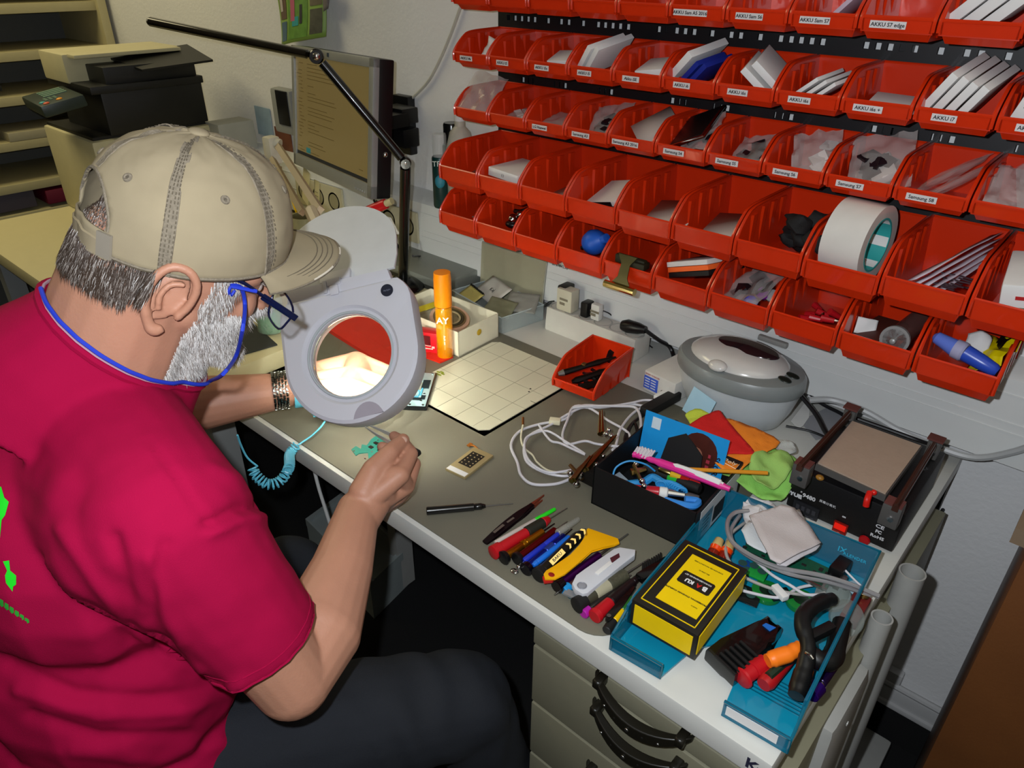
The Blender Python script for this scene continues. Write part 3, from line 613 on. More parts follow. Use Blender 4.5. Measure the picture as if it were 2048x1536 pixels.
# photos on wall
for k, (uv, c1, c2, lb) in enumerate((((528, 243), '8ea4b4', '14161c', 'snapshot with a dark figure on pale ground on the wall left of the monitor'), ((570, 295), '6a3a20', '1a1210', 'dark reddish snapshot on the wall below the telephone'))):
    c = WY(*uv, -.003); o = thing('wall_photo', lb, 'photo', c)
    MB().box((0, 0, 0), (.085, .0015, .085 + .03 * k)).done('print', mat('photo_%d' % k, c1, .4, var=.3, vs=30), o)
    b = MB(); b.prism([(-.02, -.04), (-.004, -.04), (-.004, .0), (-.008, .03), (-.018, .03), (-.022, 0)], -.0015, -.001, TR(0, 0, 0, 90)); b.prism([(.0, .012), (.03, .012), (.03, .016), (.0, .016)], -.0015, -.001, TR(0, 0, 0, 90)); b.done('figure', mat('photo_fig_%d' % k, c2, .5), o)
# calendar poster, curled
o = thing('photo_calendar', 'curled photo calendar with green garden pictures on the wall above the monitor', 'calendar', (0, 0, 0))
def calf(u0, u1, v0, v1, dy=0):
    def f(a, c):
        u = u0 + (u1 - u0) * a; v = v0 + (v1 - v0) * c
        p = WY(548 + 100 * u + (1 - (1 - v) ** 1.5) * 28 * (1 - u * .4), -40 + 130 * v - 18 * u * (v > .0), -.012)
        p.y = -.012 - .028 * math.sin(math.pi * u) * (.5 + v * .5) - .02 * v + dy; return p
    return f
MB().grid(calf(0, 1, 0, 1), 10, 10).done('sheet', mat('calendar_green', '7c9a44', .5), o, thick=.0006)
for k, (u0, u1, v0, v1, c) in enumerate(((.06, .26, .0, .62, '5c4638'), (.06, .26, .66, .95, '3c5a70'), (.31, .72, .0, .95, '55802c'), (.76, .95, .0, .5, '5c5440'), (.76, .95, .55, .93, '4a4a3c'))):
    MB().grid(calf(u0, u1, v0, v1, -.0014), 5, 6).done('picture', mat('picture_%d' % k, c, .5, var=.5, vs=60), o)
for k, (u0, u1, v0, v1, c) in enumerate(((.38, .48, .30, .68, 'a85068'), (.42, .56, .62, .76, '1f8a8a'), (.58, .63, .45, .74, '1c1c24'), (.08, .16, .2, .5, 'b0a8a0'), (.4, .46, .2, .3, 'c8c0b4'))):
    MB().grid(calf(u0, u1, v0, v1, -.0022), 4, 4).done('picture_figure', mat('picfig_%d' % k, c, .5), o)
o = MB(); o.grid(lambda a, c: WY(636 + 26 * a - 6 * c, -30 + 68 * c - 22 * a * c, -.014 - .02 * a), 4, 5)
one('photo_print', o, mat('picture_grey', '6a6466', .5, var=.5, vs=50), 'grey purple photo sheet beside the curled calendar', 'photo', thick=.0006)
# printer
o = thing('printer', 'cream and black office copier on the side table behind the man', 'printer', (-2.395, -.315, .74))
pc = mat('copier_cream', 'bcb48e', .5); pk = mat('copier_black', '101110', .45)
I = o.matrix_world.inverted()
b = MB(); b.box((-2.395, -.315, .862), (.35, .355, .245), bev=.010); b.done('body', pc, o, inv=I)
b = MB(); b.box((-2.2185, -.26, .86), (.003, .002, .24)); b.box((-2.2185, -.32, .78), (.003, .30, .002)); b.done('panel_seam', grey, o, inv=I)
b = MB(); b.box((-2.397, -.317, .987), (.325, .33, .012)); b.box((-2.37, -.29, 1.05), (.29, .29, .115), bev=.004); b.done('output_bay', pk, o, inv=I)
b = MB(); b.box((-2.37, -.30, 1.112), (.30, .32, .02), bev=.003); b.box((-2.30, -.28, 1.14), (.13, .26, .05), bev=.003)
b.prism([(-.10, -.12), (.06, -.10), (.08, .10), (-.10, .12)], 0, .006, TR(-2.26, -.22, 1.165, 4, 8)); b.done('feeder_tray', pk, o, inv=I)
b = MB(); b.box((-2.43, -.30, 1.155), (.17, .33, .075), bev=.006); b.box((-2.36, -.30, 1.188), (.12, .30, .010), bev=.003); b.done('feeder_cover', pc, o, inv=I)
cp = MB().box((0, 0, 0), (.20, .11, .030), TR(-2.31, -.525, 1.085, 10, 0, -6), bev=.006).done('control_panel', mat('panel_dark_green', '23302a', .4), o, inv=I)
b = MB(); M_ = TR(-2.31, -.525, 1.0825, 10, 0, -6)
for i in range(4): b.box((-.07 + i * .022, .01, .0185), (.012, .06, .002), M_)
for i in range(3):
    for j in range(3): b.box((.025 + i * .012, -.025 + j * .012, .0185), (.007, .007, .002), M_)
b.done('key_field', mat('panel_green', '64806a', .5), cp, inv=I)
for x, y, c in ((.075, .0, 'd88c18'), (.085, -.035, 'c8502c'), (.065, -.04, '2c9090')):
    b = MB(); b.ell((x, y, .0185), (.008, .008, .003), M_); b.done('key', mat('key_' + c, c, .4), cp, inv=I)
# small white boxes beside it
b = MB(); c = WY(443, 255, -.10); b.box((c.x + .035, -.09, .865), (.08, .12, .25), bev=.006); b.box((c.x + .058, -.06, .86), (.02, .07, .20), bev=.004)
one('white_box', b, mat('dim_white_box', 'a9a99e', .5), 'narrow white box between the copier and the monitor', 'box')
# items on the duct
def can(px, py0, py1, r, y, lab, body, cap, nm, tx=None, capf=.24):
    p0 = WY(px, py0, y); z0 = p0.z; h = WY(px, py1, y).z - z0
    o = thing('spray_can' if nm != 'b' else 'spray_bottle', lab, 'spray can' if nm != 'b' else 'bottle', (p0.x, y, z0))
    if nm != 'b':
        MB().lathe([(r * .9, 0), (r, .004), (r, h * (1 - capf) - .004), (r * .9, h * (1 - capf))], ID, 24).done('body', body, o)
        MB().lathe([(r * .84, h * (1 - capf)), (r * .84, h - .004), (r * .76, h)], ID, 24).done('cap', cap, o)
        if tx:
            M_ = TR(0, 0, 0, 0, 0, 40)
            text('TFO', .017, M_ @ TR(0, -r - .0008, h * .62, 90), mat('can_white', 'c8d0c8', .5), o, ext=.0006)
            b = MB(); b.ell((0, -r * .93, h * .38), (r * .62, .006, r * .8), M_); b.done('round_mark', mat('can_lime', '7fae54' if tx == 2 else '2a7a8c', .5), o)
    return o
gcan = mat('dark_green_can', '0b3a22', .35, var=.2, vs=12)
can(884, 413, 268, .0195, -.075, 'slim dark green spray can with a clear cap on the wall duct', mat('teal_green_can', '0c2f2c', .35, var=.4, vs=20), clear, 'c', 1, .30)
can(908, 415, 246, .023, -.040, 'dark green spray can with a black cap on the wall duct', gcan, blk, 'c', 2)
o = thing('spray_bottle', 'translucent white squeeze bottle behind the left red bins', 'bottle', (WY(935, 380, -.045).x - .02, -.045, .93))
MB().lathe([(.030, 0), (.033, .01), (.033, .12), (.024, .155), (.012, .168), (.012, .18)], ID, 24).done('body', mat('frosted_bottle', 'b8b4a4', .4), o)
MB().lathe([(.013, .18), (.013, .197), (.010, .2)], ID, 20).done('cap', white, o)
# magnifier lamp arm side stuff: paper notes, pencil, red marker
notem = mat('note_paper', 'c0b890', .7)
for k, (u, v, w_, h_, ry) in enumerate(((612, 372, .06, .09, 8), (634, 392, .05, .08, -6))):
    c = WY(u, v, -.16 - .01 * k); o = MB(); o.box((0, 0, 0), (w_, .001, h_), TR(c.x, c.y, c.z, -8, ry, -20)); 
    for j in range(4): o.mi = 1; o.box((0, -.0008, -.02 + j * .01), (w_ * .6, .0004, .0008), TR(c.x, c.y, c.z, -8, ry, -20))
    one('paper_note', o, [notem, ink], ('cream paper note leaning behind the lens lamp arm', 'cream lined paper note right of the other note, behind the lens lamp')[k], 'paper')
o = thing('pen_holder', 'pale pen holder with yellow pencil hidden behind the cap', 'pen holder', (-1.66, -.22, .74))
MB().lathe([(.035, 0), (.037, .10), (.034, .10), (.032, .004), (.001, .004)], ID, 20).done('cup', mat('pale_cup', '9c9878', .5), o)
c = WY(572, 395, -.2)
one('pencil', MB().cyl(V((-1.655, -.22, .75)), WY(576, 375, -.2), .0035, seg=6), yel, 'yellow pencil standing in the pen holder', 'pencil')
o = thing('red_marker', 'red marker with a cream end leaning behind the lens lid', 'marker', WY(700, 435, -.26))
I = o.matrix_world.inverted()
a, c = WY(690, 442, -.28), WY(772, 407, -.24)
MB().rod(a, c, [(0, .011), (.05, .012), (.95, .012), (1, .011)]).done('body', mat('marker_red', 'b8141c', .3), o, inv=I)
MB().rod(c, c + (c - a).normalized() * .018, [(0, .008), (1, .008)]).done('tip', mat('marker_cream', 'b8ae84', .5), o, inv=I)
b = MB(); b.grid(lambda p, q: WY(760 + 18 * p + 22 * q * q, 425 + 42 * p * (1 - .2 * q) + 10 * q, -.2 - .01 * q) , 8, 3)
one('paper_curl', b, paper, 'curled strip of white paper beside the red marker', 'paper', thick=.0006)
one('power_cables', MB().tube([WY(748, 400, -.08), WY(760, 430, -.1), WY(782, 470, -.12), D(815, 520, .745)], .003), black, 'black cable hanging from the monitor down to the lamp base', 'cable')
one('power_cables', MB().tube([WY(753, 402, -.09), WY(772, 445, -.13), D(800, 500, .76), D(812, 530, .745)], .003), black, 'second black cable behind the lamp pole under the monitor', 'cable')
# grey flat drive box on side table
a = D(926, 562, .762)
o = thing('flat_grey_box', 'flat grey metal box behind the lamp base near the clear parts box', 'box', (a.x - .14, a.y + .03, .72))
MB().box((0, 0, .025), (.26, .17, .05), bev=.002).done('case', mat('metal_grey_box', '878b84', .4, .3), o)
MB().box((0, -.086, .02), (.22, .002, .02)).done('front_strip', mat('dark_strip', '3a3c38', .5), o)
# dark pad on side table and green bottle
pts = [tuple(D(*p, .741)[:2]) for p in ((430, 640), (505, 645), (555, 690), (478, 712), (400, 720))]
one('mouse_pad', MB().prism(pts, .7402, .7432), mat('dark_grey_pad', '2c2e2c', .8), 'dark grey mouse pad on the side table in front of the beard', 'mouse pad')
c = D(545, 660, .74)
o = thing('cleaner_bottle', 'clear bottle half full of green liquid behind the glasses', 'bottle', (c.x, c.y, .74))
MB().lathe([(.026, 0), (.030, .004), (.030, .10), (.022, .125), (.012, .135), (.012, .15)], ID, 24).done('glass', mat('bottle_glass', 'd0e0d0', .08, alpha=.35, coat=.5), o)
MB().lathe([(.001, .003), (.0275, .003), (.0275, .055), (.001, .055)], ID, 24).done('liquid', mat('green_liquid', '0f8a50', .15, alpha=.8), o)
MB().lathe([(.013, .15), (.013, .172), (.001, .173)], ID, 20).done('cap', white, o)
# dark swivel chair by the side table, seen at the left edge
c = D(20, 560, .62)
o = thing('office_chair', 'dark swivel chair tucked below the side table at the left edge', 'chair', (-1.95, -.98, 0))
MB().box((0, 0, .47), (.46, .40, .08), bev=.03).done('seat', mat('dark_seat', '14160f', .7), o)
MB().cyl((0, 0, .06), (0, 0, .44), .025).done('column', black, o)
b = MB()
for i in range(5): b.box((.14 * math.cos(i * 1.257), .14 * math.sin(i * 1.257), .05), (.28, .04, .03), TR(0, 0, 0)) if 0 else b.cyl((0, 0, .07), (.28 * math.cos(i * 1.257), .28 * math.sin(i * 1.257), .035), .02, .014)
b.done('star_base', black, o)
MB().box((0, -.19, .60), (.40, .04, .16), bev=.015).done('backrest', mat('dark_seat', '14160f'), o)
# ================================================================== magnifier lamp
MX, MY, MN = V((.722, .643, .253)), V((-.591, .386, .707)), V((.358, -.661, .66))
MF = frame((-.818, -.704, .92), x=MX, y=MY)
o = thing('magnifier_lamp', 'round white magnifier lamp with open lid in front of the man', 'lamp', MF)
lampw = mat('lamp_white', 'c2c2ca', .45, var=.015)
def outline(r, n=44, top=.100, k=1.0):
    pts = []
    for i in range(n + 1):
        a = R(-205 + 230 * i / n); pts.append((r * k * math.cos(a), r * k * math.sin(a)))
    return pts
base_out = outline(.105)
def ringpts(s, z, ins=0):
    """housing outline: round below, flatter shoulders up to the hinge"""
    pts = []; n = 56
    for i in range(n):
        a = 2 * math.pi * i / n - math.pi / 2; c_, s_ = math.cos(a), math.sin(a)
        r = .105 * s - ins; x, y = r * c_, r * s_
        if s_ > 0:
            y = min(.104 * s - ins, r * 1.22 * s_ ** .9); x = c_ * r * (1 + .30 * s_ ** 2) if abs(c_) > .0 else x
            x = max(-.105 * s + ins, min(.105 * s - ins, x * (1 + .2 * s_)))
        pts.append(V((x, y, z)))
    return pts
def circ(r, z, n=56): return [V((r * math.cos(2 * math.pi * i / n - math.pi / 2), r * math.sin(2 * math.pi * i / n - math.pi / 2), z)) for i in range(n)]
b = MB()
b.rings([circ(.063, -.016), circ(.063, .004), circ(.072, .0055), circ(.076, .009), ringpts(1, .009, .006), ringpts(1, .006, .001), ringpts(1, .0), ringpts(.99, -.030), ringpts(.97, -.045), ringpts(.97, -.045, .004), ringpts(.97, -.012, .010), circ(.070, -.012), circ(.070, -.036), circ(.067, -.036), circ(.063, -.016)], closed=True)  # rim deepened and inner skirt added to keep ring light off the desk
hs = b.done('housing', lampw, o, ang=30)
b = MB(); b.prism([(-.088, .100), (.080, .100), (.076, .119), (-.086, .122)], -.012, .0085, bev=.003); b.done('hinge_bar', lampw, o)
b = MB(); b.box((-.010, .118, .006), (.022, .012, .010), bev=.002); b.box((-.010, .104, .009), (.014, .016, .006), bev=.002); b.box((-.024, .112, .009), (.006, .020, .006), bev=.001); b.done('hinge_clip', lampw, o)
b = MB(); b.cyl((.071, .084, .0085), (.071, .084, .0105), .0095, seg=24); lg = b.done('badge', mat('badge_navy', '1f2230', .4), o)
text('daylight', .0036, TR(.071, .084, .0107), mat('badge_grey', '6a7080', .5), lg)
b = MB(); b.prism([(.024 * math.cos(R(a)) + .016, .030 * math.sin(R(a)) - .107) for a in range(20, 165, 12)], .0068, .0097, TR(0, 0, 0, 0, 0, 0)); b.done('finger_tab', mat('tab_grey', '98929c', .5), o)
b = MB(); b.tube(circ(.0655, .006), .0022, seg=6, closed=True, sm=0); b.done('lens_ring', mat('pale_ring', 'a9b0b4', .4), o)
# biconvex lens
b = MB(); rl = .0625; Rc = .50; prof = []
for i in range(13): q = rl * i / 12; prof.append((q, -(math.sqrt(Rc * Rc - q * q) - math.sqrt(Rc * Rc - rl * rl))))
prof2 = [(r_, -z_) for r_, z_ in prof][::-1]
b.lathe([(r_, z_ - .002) for r_, z_ in prof] + [(r_, z_ + .002 - .0) for r_, z_ in prof2], TR(0, 0, -.005), 48, caps=False)
g = bpy.data.materials.new('lens_glass'); g.use_nodes = True; bs = g.node_tree.nodes['Principled BSDF']
bs.inputs['Transmission Weight'].default_value = 1; bs.inputs['Roughness'].default_value = 0; bs.inputs['IOR'].default_value = 1.5; bs.inputs['Base Color'].default_value = (.96, 1, .98, 1)
b.done('lens', g, o, ang=60)
tubem = mat('ring_tube', 'ffffff', .5, emit='fdffe8', es=34.0)
b = MB(); b.tube(circ(.080, -.021), .0075, seg=8, closed=True, sm=0); b.done('fluorescent_ring', tubem, o)
for i in range(6):                                   # unseen spots added beside the ring tube to brighten the left hand
    a = R(60 * i); p = MF @ V((.078 * math.cos(a), .078 * math.sin(a), -.034)); q = D(735, 752, .80)
    lamp('ring_lamp', 'SPOT', p, 3.4, (1.0, 1.0, .88), .004, (q - p).to_track_quat('-Z', 'Y').to_euler(), spot_size=R(58), spot_blend=.8)
# lid
a = R(22); LD = V((0, math.cos(a), -math.sin(a))); LNn = V((0, math.sin(a), math.cos(a)))
b = MB(); pts = [(-.104, 0), (.084, 0), (.088, .030)]
for i in range(25):
    t = R(-4 + 188 * i / 24); pts.append((.100 * math.cos(t) - .012, .062 + .104 * math.sin(t)))
LM = frame((0, .124, -.004), x=V((1, 0, 0)), y=LD)
b.prism(pts, -.005, .0, LM, bev=.0015); b.done('lid', mat('lid_white', 'c4c6c8', .5), o)
b = MB(); b.box((-.01, .006, .003), (.05, .02, .008), LM, bev=.003); b.done('lid_hinge', lampw, o)
# arm: two parallel bars up to the elbow, then down to the clamp on the side table
I = MF.inverted(); arm = mat('cream_arm', 'b3a284', .45)
h0 = MF @ V((-.02, .10, -.05)); q1 = TT(548, 300, 1.62)
s0 = TT(640, 420, 1.30); s1 = TT(605, 425, 1.30)
b = MB(); b.cyl(s0, TT(555, 290, 1.6), .0085, seg=4); b.cyl(s1, TT(545, 318, 1.6), .0075, seg=4); b.done('upper_arm', arm, o, inv=I)
b = MB(); b.box(TT(545, 300, 1.61), (.03, .03, .06), bev=.008); b.cyl(TT(536, 282, 1.60), TT(560, 290, 1.60), .013); b.done('elbow', mat('cream_joint', 'c4bea8', .4), o, inv=I)
b = MB(); b.cyl(TT(548, 330, 1.62), V((-1.60, -.35, .80)), .009, seg=4); b.cyl(TT(558, 335, 1.62), V((-1.57, -.35, .80)), .008, seg=4); b.done('lower_arm', arm, o, inv=I)
b = MB(); b.box((-1.585, -.35, .775), (.06, .05, .07), bev=.006); b.done('clamp', arm, o, inv=I)
b = MB(); b.tube([MF @ V((0, .108, -.020)), MF @ V((-.01, .125, -.05)), (s0 + s1) / 2], .012); b.ell((s0 + s1) / 2, .011); b.done('neck', arm, o, inv=I)
# ================================================================== power strip and chargers
o_ = D(1089, 657, .72); e_ = D(1264, 727, .72); SM = flatM(o_, e_, .72); L = (e_ - o_).length
o = thing('power_strip', 'long white power strip on the desk under the red bins', 'power strip', SM)
b = MB(); b.prism([(0, 0), (.062, 0), (.062, .046), (.05, .052), (.004, .052)], 0, L, Matrix(((0, 0, 1, 0), (1, 0, 0, 0), (0, 1, 0, 0), (0, 0, 0, 1))), bev=.004); b.done('body', mat('strip_white', 'c6c4bc', .4), o)
sp = [(L * (.075 + .17 * i), .027) for i in range(6)]
for x, y in sp:
    b = MB(); b.lathe([(.021, .0), (.020, .0012), (.018, .0012), (.017, .0004), (.001, .0004)], TR(x, y, .0515), 24)
    b.done('socket', mat('socket_grey', '9a9a96', .5), o)
def plug(i, d, m_, nm, lab, ox=0, oy=0, rz=0, tx=None):
    x, y = sp[i]; t = thing('power_adapter', lab, 'adapter', SM @ TR(x + ox, y + oy, .0525, 0, 0, rz))
    MB().box((0, 0, d[2] / 2), d, bev=.004).done('housing', m_, t)
    if tx:
        b = MB(); b.box((0, -d[1] / 2 - .0002, d[2] * .55), (.022, .0006, .005)); b.box((-.004, -d[1] / 2 - .0002, d[2] * .35), (.014, .0006, .006)); b.done('printed_label', mat('faint_print', '77705e', .6), t)
    return t
plug(0, (.022, .034, .052), mat('dark_grey_adapter', '23241f', .5), 'a', 'dark grey adapter in the leftmost socket of the power strip', .012, .006)
plug(1, (.041, .028, .050), mat('ivory_adapter', 'c6c2ac', .4), 'b', 'ivory wide adapter with printed label beside the dark grey adapter', -.014, -.004, tx=1)
plug(2, (.018, .026, .034), black, 'c', 'small black adapter in the middle of the power strip', -.004, 0)
plug(3, (.022, .016, .036), mat('white_adapter', 'd2d2cc', .4), 'd', 'small white adapter with a usb mark on the power strip', -.018, 0, tx=1)
t = thing('power_plug', 'black angled plug with thick cable at the right end of the power strip', 'plug', SM @ TR(sp[5][0] - .012, sp[5][1], .053))
MB().rod((-.020, 0, .008), (.034, .004, .014), [(0, .010), (.25, .0145), (.7, .012), (1, .0075)]).done('plug_body', black, t)
b = MB(); I = t.matrix_world.inverted(); b.tube([t.matrix_world @ V((.03, .004, .014)), D(1318, 680, .765), D(1338, 692, .75), D(1347, 712, .735), D(1352, 745, .73), D(1375, 770, .73)], .0042); b.done('cable', black, t, inv=I)
one('thin_cable', MB().tube([D(1088, 612, .76), D(1098, 604, .772), D(1108, 602, .785)], .0015), black, 'thin black cable from the dark grey adapter at the end of the strip', 'cable')
one('thin_cable', MB().tube([SM @ V((sp[2][0], sp[2][1] + .01, .07)), SM @ V((sp[2][0] + .03, sp[2][1] + .03, .06)), SM @ V((sp[2][0] + .05, .07, .04)), SM @ V((sp[2][0] + .14, .068, .012))], .0015), black, 'thin black cable running behind the power strip', 'cable')
text('*#7378423#*', .0095, Matrix.Translation(WY(1120, 532, -.0612)) @ TR(0, 0, 0, 90, 0, 0), ink, bpy.data.objects['trim_1'], 'lettering', sx=1.0)
# ================================================================== open white box, tape reel, spray, magnetizer
F_ = D(918, 714, .7225); R_ = D(997, 675, .72); M_ = flatM(F_, R_, .7225); w_ = (R_ - F_).length; dp = (D(859, 580, .778) - D(997, 629, .778)).length
o = thing('open_white_box', 'open white cardboard box holding a tape reel behind the orange spray', 'box', M_)
b = MB(); t_ = .0018; h = .056
b.box((w_ / 2, dp / 2, t_ / 2), (w_, dp, t_)); b.box((w_ / 2, t_ / 2, h / 2), (w_, t_, h)) ; b.box((w_ / 2, dp - t_ / 2, h / 2), (w_, t_, h)); b.box((t_ / 2, dp / 2, h / 2), (t_, dp, h)); b.box((w_ - t_ / 2, dp / 2, h / 2), (t_, dp, h))
b.done('walls', mat('white_board', 'c9c4ae', .7), o)
MB().lathe([(.007, 0), (.001, .0006)], TR(w_ * .5, -.0006, .034, 90), 20).done('finger_hole', mat('hole_yellow', 'b09020', .6), o)
MB().lathe([(.0075, 0), (.001, .0006)], TR(w_ * .5, dp - .003, .040, 90), 20).done('finger_hole', mat('hole_dark', '4c4a3c', .6), o)
o = thing('tape_reel', 'peach and brown tape reel lying in the open white box', 'reel', M_ @ TR(w_ * .50, dp * .42, .036, 14, -4, 0))
b = MB()
for r, z in ((.043, 0),): b.lathe([(.018, 0), (r, 0), (r, .006), (.018, .006)], ID, 32)
b.done('reel', mat('peach_reel', 'c09a80', .5), o)
for r, c in ((.036, '6e5c3c'), (.030, '46402c'), (.024, 'a89a74')): MB().lathe([(r - .004, .0061), (r - .004, .0072), (r, .0072), (r, .0061)], ID, 32).done('wound_ring', mat('ring_' + c, c, .5), o)
o = one('label_strip', MB().box((0, 0, 0), (.10, .018, .001), M_ @ TR(w_ * .42, dp * .72, .050, 10, 0, -8)), mat('yellow_label', 'b8a824', .5), 'yellow printed label strip on the far side in the open white box', 'label')
sp_ = D(891, 712); z0 = .7225
o = thing('spray_bottle', 'orange capped clear pump bottle with amber liquid beside the white box', 'bottle', (sp_.x, sp_.y, z0))
amb = mat('amber_liquid', 'f0a000', .08, alpha=.55, coat=.6)
MB().lathe([(.001, 0), (.0155, 0), (.017, .004), (.017, .108), (.015, .112), (.001, .112)], ID, 28).done('bottle', amb, o)
MB().lathe([(.001, .001), (.0165, .001), (.0165, .012), (.001, .012)], ID, 28).done('thick_base', mat('orange_glass', 'd84800', .1, alpha=.9, coat=.5), o)
MB().lathe([(.0145, .114), (.0175, .115), (.0175, .170), (.0165, .184), (.001, .185)], ID, 28).done('cap', mat('orange_cap', 'f08a08', .35), o)
MB().cyl((0, 0, .015), (0, 0, .112), .0022).done('dip_tube', mat('dip_tube', 'e8d8a0', .3), o)
text('AY', .019, TR(0, 0, 0, 0, 0, 38) @ TR(.0, -.0178, .088, 90), mat('label_white', 'f0ead8', .5), o, ext=.0008, bold=.0003)
text('sun spray', .0055, TR(0, 0, 0, 0, 0, 38) @ TR(.002, -.0176, .045, 90, -90), mat('label_white', 'f0ead8', .5), o, ext=.0006)
c = D(857, 706); o = thing('magnetizer', 'red square screwdriver magnetizer block in front of the white box', 'magnetizer', frame((c.x, c.y, ZM), x=V((.9, .43, 0)), z=V((0, 0, 1))))
b = MB(); b.box((0, .012, .0235), (.044, .026, .047), bev=.002); b.done('block', mat('bright_red', 'c81420', .35), o)
b = MB(); b.box((-.004, -.0012, .030), (.020, .002, .020)); b.done('square_hole', mat('dark_red', '5c0810', .5), o)
b = MB(); b.box((.0, -.0016, .0115), (.022, .001, .002)); b.box((.012, -.0016, .0155), (.006, .001, .004)); b.box((-.004, -.0016, .018), (.022, .001, .0015)); b.done('printed_mark', mat('pale_print', 'd8c0b8', .5), o)
# ================================================================== clear parts box with lid
F_ = D(1003, 668, .72); R_ = D(1086, 640, .72); Mp = flatM(F_, R_, .72); w_ = (R_ - F_).length; dp = .19
o = thing('parts_case', 'clear plastic parts case with its lid open against the wall', 'case', Mp)
cp_ = mat('bluish_clear_plastic', 'b8c4c4', .15, alpha=.35, coat=.5); h = .038
b = MB(); b.box((w_ / 2, dp / 2, .001), (w_, dp, .002)); b.box((w_ / 2, .001, h / 2), (w_, .002, h)); b.box((w_ / 2, dp, h / 2), (w_, .002, h)); b.box((.001, dp / 2, h / 2), (.002, dp, h)); b.box((w_, dp / 2, h / 2), (.002, dp, h)); b.done('tray', cp_, o)
b = MB(); b.tube([(0, 0, h), (w_, 0, h), (w_, dp, h), (0, dp, h)], .0018, closed=True, sm=0, seg=6); b.done('rim', mat('clear_rim', 'c8d4d4', .2, alpha=.6), o)
I = Mp.inverted(); cs = [WY(966, 484, -.075), WY(1094, 522, -.064), WY(1083, 622, -.064), WY(962, 578, -.075)]
b = MB(); b.rings([[p + V((0, 0, 0)) for p in cs], [p + V((0, -.004, 0)) for p in cs]]); b.done('lid', mat('frosted_lid', 'b4b094', .3, alpha=.62), o, inv=I)
b = MB(); b.tube(cs, .003, closed=True, sm=0, seg=6); b.done('lid_rim', mat('frosted_rim', 'b4b4a4', .3, alpha=.8), o, inv=I)
for k, (u, v, z, w2, h2, rz, c, lb, tx) in enumerate(((985, 580, .765, .095, .06, -20, 'c2c0b8', 'white card with handwriting sticking out of the clear parts case', 'Kaj'), (938, 592, .755, .07, .05, -20, 'b4a860', 'yellowish spiral notepad in the clear parts case', None),
      (1000, 615, .755, .07, .05, 10, '88886c', 'greenish bag of parts in the clear parts case', None), (1045, 605, .765, .07, .055, 25, '93928a', 'grey bag with a note leaning in the clear parts case', None))):
    c2 = D(u, v, z); o = thing('card' if k != 1 else 'notepad', lb, 'card' if k < 2 else 'bag', c2 @ ID if 0 else Matrix.Translation(c2) @ TR(0, 0, 0, 28, 0, rz))
    b = MB(); b.grid(lambda a_, c_: V(((a_ - .5) * w2, (c_ - .5) * h2, .004 * noise.noise(V((a_ * 4, c_ * 4, k))) * (k > 1))), 8, 8); b.done('sheet', mat('case_item_%d' % k, c, .5, alpha=1 if k < 2 else .6), o, thick=.001)
    if tx: text('Kaj', .014, TR(-.0, 0, .001, 0, 0, 8), ink, o)
    if k == 1:
        b = MB()
        for i in range(9): b.cyl((-.03 + i * .0075, .025, -.002), (-.03 + i * .0075, .025, .004), .0025, seg=6)
        b.done('spiral', black, o)
# ================================================================== red bin on the desk
lo, fr = D(1190, 800, .722), D(1103, 775, .735)
c1, c2 = D(1108, 770, .742), D(1190, 812, .722)
RBx = V((.90, -.40, 0)).normalized()
bm_ = frame((-.716, -.170, ZM), x=V((.80, -.02, 0)), z=V((0, 0, 1)))
BINP = D(1145, 795, .724); dirx = (D(1192, 805, .724) - D(1106, 772, .724)); dirx.z = 0; dirx.normalize(); diry = V((-dirx.y, dirx.x, 0))
cpos = V((BINP.x, BINP.y, ZM)) + diry * .137
o = thing('storage_bin', 'red storage bin of black tools standing on the desk mat', 'bin', frame(cpos, x=dirx, z=V((0, 0, 1))))
c = proto['S'].copy(); COL.objects.link(c); c.parent = o
DB = o.matrix_world.copy()
for k, (p0, p1, r, lb) in enumerate((((-.040, -.128, .034), (.034, -.045, .060), .006, 'long black tool lying across the red desk bin'), ((-.02, -.11, .016), (.03, -.05, .036), .007, 'black tool under the long one in the red desk bin'), ((.0, -.12, .012), (.03, -.06, .018), .008, 'black part at the bottom of the red desk bin'))):
    o = thing('black_tool', lb, 'tool', DB); MB().rod(p0, p1, [(0, r * .5), (.12, r), (.5, r * .8), (.7, r), (.9, r * .6), (1, r * .3)], 8).done('shaft', mat('black_metal_tool', '17120f', .3, .5), o)
    if k == 0:
        MB().rod(p0, V(p0).lerp(V(p1), .1), [(0, .004), (1, .007)], 8).done('tip', mat('dull_nickel', '8a8480', .3, .8), o)
        MB().box(V(p0).lerp(V(p1), .45) + V((0, 0, .005)), (.008, .008, .003)).done('gold_contact', brass, o)
b = MB(); random.seed(4)
for i in range(12): b.box((0, 0, 0), (.03, .006, .003), TR(random.uniform(-.005, .02), random.uniform(-.10, -.05), .010 + .0012 * i, random.uniform(-20, 20), random.uniform(-20, 20), random.uniform(0, 0)))
b.box((0, 0, 0), (.010, .006, .03), TR(.012, -.030, .048, 15, 20, 0)); b.bm.transform(DB); one('black_parts', b, mat('black_bits', '120e10', .3), 'loose black parts at the bottom of the red desk bin', 'parts')
